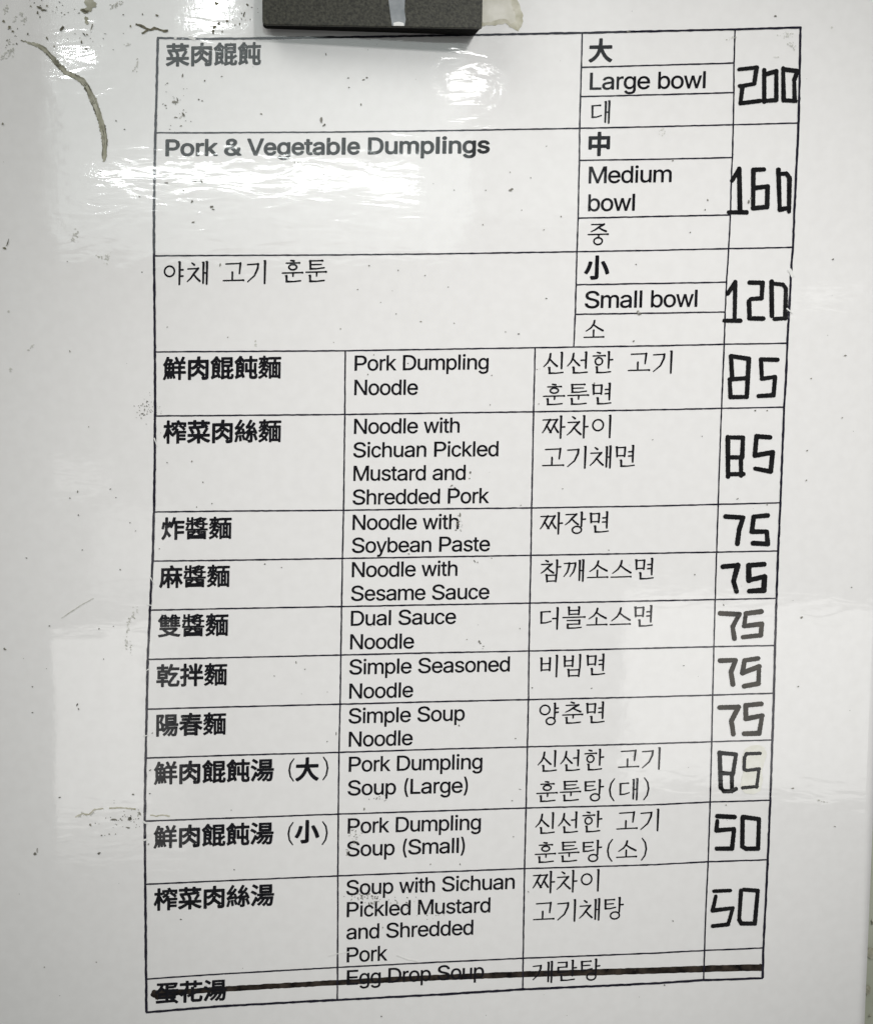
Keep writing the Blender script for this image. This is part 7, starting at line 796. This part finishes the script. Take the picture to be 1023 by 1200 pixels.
for k in range(26):
    i = rnd.randrange(2, len(TEAR) - 3)
    q = rnd.uniform(-.34, .34) * WID[i]
    seg = []
    for j in range(i, min(i + rnd.choice((2, 2, 3)), len(TEAR))):
        a, b = TEAR[j - 1], TEAR[min(j + 1, len(TEAR) - 1)]
        L = math.hypot(b[0] - a[0], b[1] - a[1])
        seg.append((TEAR[j][0] - (b[1] - a[1]) / L * q, TEAR[j][1] + (b[0] - a[0]) / L * q))
    F.ribbon(seg, rnd.uniform(.5, 1.2), 160e-6 + k * 2e-6, step=1.5, wob=.22, seed=k)
F.build('tear_fibre', M_TEAR_EDGE, tear)
rnd = random.Random(12)

def spray(F, x, y, sx, sy, n, r0, r1, lift=100e-6):
    for _ in range(n):
        r = rnd.uniform(r0, r1)
        F.blob(x + rnd.gauss(0, sx), y + rnd.gauss(0, sy), r * rnd.uniform(.8, 1.5), r * rnd.uniform(.6, 1.0), lift + rnd.uniform(0, 4e-5), rnd, rnd.uniform(0, 3.1))

# old glue beside the magnet
def ragged(pts, step, amp, seed):
    r = random.Random(seed); out = []
    for (a, b) in zip(pts, pts[1:] + pts[:1]):
        n = max(1, int(math.hypot(b[0] - a[0], b[1] - a[1]) / step))
        for k in range(n):
            t = k / n
            out.append((a[0] + (b[0] - a[0]) * t + r.uniform(-amp, amp), a[1] + (b[1] - a[1]) * t + r.uniform(-amp, amp)))
    return out
F = Flat()
F.loops([ragged([(558, -24), (600, -22), (605, -4), (609, 8), (613, 18), (612, 28), (607, 36), (600, 33), (592, 27), (580, 29), (566, 30), (556, 28)], 3, .8, 1)], 90e-6)
glue = F.build('glue_stain', M_GLUE_EDGE, menu, 'yellowish old glue stain beside the right end of the magnet')
F = Flat()
F.loops([ragged([(558, -20), (592, -20), (596, -2), (600, 8), (603, 17), (604, 24), (598, 27), (592, 21), (580, 24), (567, 26), (558, 24)], 3, 1.1, 2)], 130e-6)
F.build('glue_core', M_GLUE, glue)

F = Flat()
for (x, y, rx, ry, a) in ((104, 2, 6, 4, .3), (108, 5, 5, 4, 0), (100, 11, 5, 3.6, 0), (105, 8, 4, 4, 0), (101, 22, 2.2, 3.6, .2), (102, 26, 1.6, 2, 0)):
    F.blob(x, y, rx, ry, 100e-6 + rnd.uniform(0, 5e-5), rnd, a, 16)
F.build('grime_stain', M_TEAR, menu, 'olive brown grime running down from the top edge')
F = Flat()
for (x, y, rx, ry, a) in ((98, 11.5, 2.6, 2.2, .2), (102, 13, 2, 1.6, 0), (73, 32, 2.8, 1.8, -.7), (71.5, 34.3, 1.6, 1.3, 0), (107.5, 31, .8, 3.6, .25), (98.5, 39.5, .8, 2.8, -.6), (102, 40, 1, 1.2, 0),
                     (95.5, 48.5, .9, 2.2, -.3), (184, 17.3, 2.3, 1.1, .5), (167, 16, .7, 1.3, 0), (153, 30, 1.1, 1.4, 0), (144.5, 16.5, 1, .9, 0), (32.5, 39, .9, 1.5, 0), (3, 144.5, 1.6, 1.3, .6),
                     (51, 11, 3, 1.2, 0), (46, 8, 3.4, 1.3, .5), (55, 6, 1.3, 1, 0), (36, 6.5, 1, 1, 0), (44, 14, 1.2, 1.8, 0), (11, 31, 1.4, 2.2, -.5), (15, 36, 1.6, 1.2, .6), (4, 24, 2, 1.3, 0),
                     (63.5, 53.5, .8, 1.5, -.2), (55, 44, 1.1, 2, -.5), (101, 56.5, 1.6, .8, 0), (5.5, 290.5, 2.4, 1.2, .6), (9, 284, .7, 4, .35)):
    F.blob(x, y, rx, ry, 170e-6 + rnd.uniform(0, 3e-5), rnd, a)
# squiggles by the top left corner of the table
F.ribbon([(159, 27.5), (165, 29.5), (171, 32.5), (176, 34.5), (181, 32), (187, 34), (192, 35.6), (197, 35.2)], lambda t: 2.0 + 1.2 * math.sin(9 * t) ** 2, 140e-6, 2, .5, 6)
F.ribbon([(166, 38.5), (170, 36.4), (176, 33.5)], 2.6, 150e-6, 2, .5, 7)
for (x, y, rx, ry, a) in ((251.5, 31, 2.8, 1.6, -.9), (250, 36, 1.4, 3, .3), (256.5, 27.5, 1.6, 2.4, .6), (266, 24, 1.4, 1.4, 0), (260.5, 36.5, 1, 1.4, 0), (254, 3.5, 3, 1.7, .4), (286, 16, .8, 3, .3),
                     (250.8, 18, 1, 1, 0), (290, 5, 1.4, 1.8, 0), (281, 27.5, 1, 1.4, 0)):
    F.blob(x, y, rx, ry, 120e-6 + rnd.uniform(0, 4e-5), rnd, a)
F.build('dirt_marks', M_GRIME, menu, 'dark grime spots and squiggles along the top left margin', 'stuff')

F = Flat()
for (x, y, rx, ry, a) in ((28, 22, 2.5, 5, .4), (24, 16, 2, 4, .2), (8, 62, 6, 4.5, 0), (14, 58, 3.5, 3, 0), (4, 66, 4, 3, 0), (12, 50, 3, 2.5, 0), (6, 10, 3, 6, .3), (17, 22, 3, 3.5, 0),
                     (136, 5, 4.5, 2.2, -.3), (131, 7, 2, 3, 0), (141, 2, 3, 2, 0), (86, 279, 3.4, 8, .45), (91, 272, 2, 5, .4), (125, 304, 4, 6.5, .3), (117, 301, 5, 2.2, .4), (160, 76, 2.4, 7, .2), (150, 52, 3, 2.4, 0),
                     (206, 120, 3, 1.6, 0), (211, 137, 3.2, 1.4, -.4), (12, 433, 2.4, 2.8, 0), (10, 365, 1.6, 1.4, 0), (36, 407, 1, 8, .75),
                     (150, 735, 2.4, 12, .12), (156, 722, 2, 9, 0), (148, 756, 2, 9, .15), (161, 715, 1.4, 6, .1), (153, 762, 1.5, 7, 0), (95, 956, 5.5, 2.4, .1), (162, 954, 2, 5, 0), (107, 954, 3, 1.6, 0),
                     (299, 402, 1.3, 4.5, 0), (858, 44, 8, 1.5, -.2), (921, 40, 9, 3.5, -.3), (928, 52, 5, 4, .5), (909, 66, 3, 1.2, -.2), (776, 152, 3.2, 5, .4), (974, 32, 2, 1, -.5), (962, 939, 5, 1.4, .2)):
    for _ in range(int(5 + rx * ry * .55)):
        g, h = rnd.gauss(0, .5) * rx, rnd.gauss(0, .5) * ry
        r = rnd.uniform(.35, 1.15)
        F.blob(x + g * math.cos(a) - h * math.sin(a), y + g * math.sin(a) + h * math.cos(a), r, r * rnd.uniform(.6, 1.3), 70e-6 + rnd.uniform(0, 5e-5), rnd, rnd.uniform(0, 3), 7)
F.build('smudge', M_FILM, menu, 'faint grey and brown smudges in the margins', 'stuff')

F = Flat()
F.ribbon([(128, 948), (137, 947), (146, 947.6), (159, 949)], lambda t: 1.3 + .7 * math.sin(14 * t) ** 2, 100e-6, 2, .4, 8)
F.ribbon([(176, 956), (183, 957), (191, 955.5), (199, 957.5)], 1.5, 100e-6, 2, .5, 9)
F.ribbon([(88, 958), (96, 954), (104, 955), (111, 949), (121, 948)], lambda t: 1.0 + .8 * math.sin(20 * t) ** 2, 110e-6, 2, .4, 10)
F.build('crease_dirt', M_GLUE_EDGE, menu, 'brownish dirt arc beside the large soup row')

# small black specks
F = Flat()
SPOT = [(133, 961, 3.6, 1.2), (152, 960, 2.8, 1.8), (106, 967, 1.5, 1.6), (150, 970.5, 2.4, .9), (164, 954, 1, 3), (119, 979.5, 1, 1), (128, 978, .8, 1), (135.5, 978, .7, .9), (41, 1001, 2.2, 1.6), (43.5, 997, .8, 2.6),
        (116, 1000.5, 2.4, 1.1), (156, 931.5, 2, .8), (175.5, 930.5, 1, .8), (176, 903, 1.6, .8), (70, 935, 1.3, .8), (174, 990, .8, 1.5), (212, 1078, 1.1, .9), (52, 1134, .9, .8), (113, 1128, .9, .6),
        (214, 88, .9, 2.4), (240, 94, 1, 1), (196, 97, 1.2, .8), (194, 123, 1.6, .7), (205, 119, 4, 1.1), (208, 116, 1, 2.2), (215, 134, 1.2, 3), (206, 137, 2.4, .8), (212, 147, 1.6, .7), (233, 116, 1.3, .9), (237, 117.5, .8, 1),
        (195, 214, 2, 1), (225, 236, 1.6, 1.5), (248, 242, 2.2, 2), (250, 245, 1.4, 1), (226.5, 260, 2, .8), (215, 223, .8, 1.6), (228, 212, 3, .8), (236, 212, .8, 2), (163.5, 230, 1, .9), (118, 201, 1, .8), (136, 141, .9, 1),
        (146, 151, 1, .8), (376.5, 140, 1.6, 3.4), (380, 146, 2.4, 1.1), (423, 122, .8, 1.9), (426, 93, 2, .8), (430, 90.5, 1.6, .8), (408, 91, 1.2, .8), (409, 102, 1, .9), (306, 133, 1.5, .9), (382, 63, .7, 1.6), (260, 89, 1.4, .6),
        (345.5, 189.5, .8, .7), (349, 189.5, .8, .8), (379.5, 204, .8, 1), (598, 222.5, 2, 1.7), (600, 221, 1.4, .9), (621.5, 208, .8, .8), (597.5, 201.5, .7, .8), (532, 222.5, .8, .7), (569, 222.5, .9, .7), (565.5, 263, .9, .9),
        (657, 253.5, 1, .8), (637, 269, .9, .7), (611, 246, .7, .7), (640, 171, .7, .7), (908.5, 18.3, 1.5, 1.2), (736, 36.5, 2.2, 1), (788, 188, 1.4, .7), (826, 245.5, .9, .9), (808.5, 272, 1, .8), (829, 234, 1, 1.4), (877, 236, 1.2, 2.4),
        (880, 232, .9, 1.2), (745, 309.5, .8, .8), (640, 349.5, 1, 1), (607.5, 391, 1.3, .8), (592, 388.5, .7, .7), (532, 378.5, .8, .8), (525, 336, .7, .7), (742, 399.5, 1.3, .9), (748.5, 367.5, 3.2, 1.6), (747, 364.5, 1.6, 1), (432.5, 311, 1, 1),
        (466.5, 316.5, .8, .8), (498, 322.5, .8, .7), (464, 367.5, .8, .7), (493, 376.5, 1.1, 1), (399, 385, 1, .8), (419, 339, 1, .7), (391, 401, .7, .7), (446, 354, .7, .6), (267, 395, .8, .8), (196, 383, .8, .7), (258, 310, 1, 2),
        (166.5, 318.5, 1.2, .6), (79, 306, .8, .7), (82, 411.5, 1, 1.4), (104, 500, .8, .7), (91, 576, .9, 1.4), (82, 583.5, 1, .7), (129.5, 573, 1, .8), (136, 583, .8, .6), (225, 540.5, .7, 1.4), (196, 542, .8, .6), (238, 565, .9, .8),
        (248.5, 590, .7, .9), (230.5, 594, .7, .8), (92, 603.5, 1, .8), (152.5, 612.5, .9, .8), (159, 622, .8, .6), (96.5, 644.5, .8, .8), (31, 654, 1, .8), (141, 667.5, .9, .8), (187, 643, .8, .7), (58, 733.5, 1, .8), (116, 737, 1, .8),
        (5.5, 761, 2, 1.2), (38, 805, 1, .8), (38, 835.5, 1, .8), (90.5, 826, .8, 2), (92, 831, .7, 1.4), (121.5, 772.5, .7, .7), (133, 734, .7, .7), (178.5, 859.5, .8, .9), (310.5, 661, .9, 1), (330, 665, .8, .8), (347, 776.5, .8, 1.4),
        (321.5, 792.5, .8, .8), (357.5, 784.5, .8, .6), (394, 860, .6, 2.4), (383.5, 869.5, .8, .8), (561.5, 752, 1.2, 2), (563, 754, 1, .9), (566.5, 757.5, .8, .8), (547, 749.5, .8, .7), (609, 736.5, .8, .8), (604, 865.5, .9, .9),
        (538, 850.5, .9, 1), (693, 806.5, 1, .8), (623.5, 806, .7, .9), (556, 657.5, .8, 1.6), (559.5, 659, .7, .9), (576, 654, .8, .7), (713, 644.5, .8, .7), (814, 673.3, .8, .9), (848, 709, .7, 1), (998, 688.5, .8, .8), (939.5, 723.7, 1.6, 1.2),
        (935.5, 804.7, 1, .8), (801, 780, .9, .6), (976, 303.5, 1.3, 1.2), (990.5, 416.5, 1.4, 1.2), (950.5, 443.5, 1, .9), (987, 489.5, 1, .8), (946, 528, 1.2, .8), (945, 563, 1.3, .8), (864, 584.5, 1.4, .8), (899, 591.5, 1, .8),
        (885, 481, 1.4, .8), (899, 481, 1.2, .7), (822.5, 511, .7, .6), (764.5, 515, .9, .6), (659, 572.5, .8, .8), (610, 592, .8, .7), (978, 968.8, 1.2, .7), (850.5, 943.4, .9, .8), (929, 924, 1.6, .8), (788, 1079, .9, .8),
        (600, 938.5, 1, .8), (609.5, 925, 1.4, .5), (601.5, 980.5, 1, .6), (504.5, 1013, .7, .9), (539, 1013, .6, 1.2), (619, 1045, .7, .8), (448.5, 1087.5, .7, .9), (447, 1191.5, 1, .7), (778, 1154, .8, 1.2), (271, 950, .7, .6), (274.5, 1020, .9, .9),
        (539, 603.5, 1.0, 3.0), (537, 611, 2.0, 1.0), (535, 615, .8, 1.6), (534, 621, 1.2, .9), (551, 553.5, .9, 2), (550, 560.5, 1, .8), (529, 569, 1.8, .8), (533, 571.5, 1.2, .8), (479, 649, 1, .8), (448.5, 727, .9, .8),
        (427, 948.5, .7, 2.2), (477, 813, .8, .8), (431, 438.5, .8, .8), (442.5, 425, .7, .7), (438, 415.5, .8, .7), (478, 425.5, .7, .8), (629, 432.5, .7, .7), (696, 448.5, 1, .7), (576, 439.5, .9, .7), (574, 474, .7, .7), (631, 473, .8, .8)]
for (x, y, rx, ry) in SPOT:
    F.blob(x, y, rx * 1.0, ry * 1.0, 130e-6 + rnd.uniform(0, 4e-5), rnd, rnd.uniform(-.6, .3), 7)
spray(F, 170, 479, 5, 6, 46, .35, .8)
spray(F, 186, 482, 4, 4, 10, .3, .6)
spray(F, 416, 980, 3.5, 6, 34, .35, .85)
spray(F, 407, 999, 2.2, 3, 10, .4, .9)
spray(F, 440, 936, 6, 3, 16, .35, .75)
spray(F, 424, 1051, 7, 3.5, 34, .4, 1.0)
spray(F, 440, 1056, 3, 4, 16, .5, 1.1)
spray(F, 470, 1058, 14, 4, 22, .35, .8)
spray(F, 538, 612, 2, 5, 14, .3, .8)
spray(F, 543, 1036, 3, 3, 10, .4, .8)
spray(F, 505, 1072, 10, 3, 14, .35, .7)
spray(F, 60, 8, 16, 7, 20, .4, 1.0)
spray(F, 12, 40, 8, 14, 14, .4, 1.0)
spray(F, 110, 45, 12, 9, 14, .4, .8)
spray(F, 276, 20, 14, 12, 26, .4, .9)
spray(F, 205, 128, 10, 14, 26, .35, .8)
spray(F, 140, 962, 18, 8, 34, .35, .8)
for _ in range(60):
    F.blob(rnd.uniform(0, 1010), rnd.uniform(0, 1200), rnd.uniform(.3, .62), rnd.uniform(.3, .55), 130e-6, rnd, 0, 5)
F.build('specks', M_SPECK, menu, 'tiny black specks scattered over the sheet', 'stuff')

F = Flat()
F.ribbon([(72, 724.5), (84, 716.5), (98, 707.5), (110, 701)], lambda t: .9 + .5 * math.sin(3.1 * t), 100e-6, 3, .15, 12)
F.build('hair_scratch', M_FILM, menu, 'thin dark scratch in the left margin')
F = Flat()
for p, w in (([(678, 155.5), (680, 156.5)], .1), ([(924.5, 315), (929.5, 324)], 4.2), ([(921.5, 361), (929, 367)], 1.6), ([(167, 963), (173, 966)], 2.2), ([(167.5, 985.5), (172.5, 984)], 1.8),
             ([(180.5, 513), (184.5, 523)], 1.3), ([(176, 676), (181, 685)], 1.1), ([(172, 708.5), (178, 709.5)], 1.3), ([(167.5, 863), (174, 862)], 1.2), ([(385, 1121), (398, 1117.5), (410, 1116)], .9),
             ([(465, 1120), (478, 1125), (490, 1127)], 1.0), ([(176, 783), (171.5, 786)], 1.0), ([(221, 42.5), (229, 45.5)], 3.4), ([(204, 43.5), (207, 44.3)], 2.8)):
    F.ribbon(p, w, 150e-6, 2, min(.3, w * .2), 13)
F.build('worn_spots', M_SCRATCH, menu, 'pale worn spots breaking the border of the table', 'stuff')

# ------------------------------------------------------------------ the magnet
mag = bpy.data.objects.new('magnet', None)
mag.empty_display_size = 0.01
COL.objects.link(mag)
mag['label'] = 'flat black magnet bar with a pale grey band pinning the top of the menu'
mag['category'] = 'magnet'
fl, fr = sheet_point(307.5, 28.5, -.0064), sheet_point(565.2, 32.8, -.0102)
ux = Vector((fr.x - fl.x, 0, fr.z - fl.z)); wdt = ux.length; ux.normalize()
uz = Vector((-ux.z, 0, ux.x))
if uz.z < 0: uz = -uz
mh = 0.024
y_front, y_back = -0.0064, -0.0011
Mm = Matrix((( ux.x, 0, uz.x, fl.x), (0, 1, 0, 0), (ux.z, 0, uz.z, fl.z), (0, 0, 0, 1)))
mag.matrix_world = Mm


def rounded(x0, x1, z0, z1, r, n=5):
    out = []
    for cx, cz, t0, rr in ((x0 + r[0], z0 + r[0], 180, r[0]), (x1 - r[1], z0 + r[1], 270, r[1]), (x1 - r[2], z1 - r[2], 0, r[2]), (x0 + r[3], z1 - r[3], 90, r[3])):
        for k in range(n + 1):
            t = R(t0 + 90 * k / n)
            out.append((cx + rr * math.cos(t), cz + rr * math.sin(t)))
    return out


def slab(outline, yf, yb, bev, wedge=0.086):
    """plate with a rounded-over front edge"""
    n = len(outline)
    cx = sum(p[0] for p in outline) / n; cz = sum(p[1] for p in outline) / n
    def ring(ins, y):
        res = []
        for i, (x, z) in enumerate(outline):
            p, q = outline[i - 1], outline[(i + 1) % n]
            dx, dz = q[0] - p[0], q[1] - p[1]
            L = math.hypot(dx, dz) or 1
            res.append((x - dz / L * ins, y, z + dx / L * ins))
        return res
    rings = [ring(bev, yf), ring(bev * .3, yf + bev * .3), ring(0, yf + bev), ring(0, yb)]
    rings = [[(x, y - (wedge * x if (k < 3 or yb < -.004) else 0), z) for x, y, z in r_] for k, r_ in enumerate(rings)]
    vs = [v for r_ in rings for v in r_]
    fs = [tuple(range(n))[::1]]
    for k in range(3):
        for i in range(n):
            j = (i + 1) % n
            fs.append((k * n + i, k * n + j, (k + 1) * n + j, (k + 1) * n + i)[::-1])
    fs.append(tuple(range(3 * n, 4 * n))[::-1])
    return vs, fs


vs, fs = slab(rounded(0, wdt, 0, mh, (.0008, .0003, .0008, .0008)), y_front, y_front + .0006, .00018)
link_mesh('face_plate', vs, fs, M_MAGNET, mag)
vs, fs = slab(rounded(.0001, wdt - .0001, .0001, mh - .0001, (.0008, .0003, .0008, .0008)), y_front + .0006, y_back, .00002)
link_mesh('black_body', vs, fs, M_BODY, mag)
# the pale band across the bar: a painted strip slightly proud of the face, narrowing to its foot
def loc(u, v):
    q = sheet_point(u, v, y_front - .0023)
    d = Vector((q.x - fl.x, 0, q.z - fl.z))
    return d.dot(ux), d.dot(uz)
band = [loc(459.5, 29.5), loc(474.2, 29.8), loc(475.5, 22), loc(474.2, 12), loc(474.5, 0)]
x_r, x_l = loc(474.8, 0)[0], loc(455.2, 0)[0]
band += [(x_r, mh - .0006), (x_l, mh - .0006), loc(455.4, 0), loc(457.2, 14), loc(458.6, 24)]
vs, fs = slab(band, y_front - .00012, y_front + .0003, .00005)
link_mesh('grey_band', vs, fs, M_BAND, mag)
vs, fs = slab([loc(461, 29.6), loc(473.6, 29.9), loc(473.2, 26.4), loc(467, 24.8), loc(461.2, 26)], y_front - .0002, y_front + .0002, .00004)
link_mesh('white_tip', vs, fs, M_SCRATCH, mag)
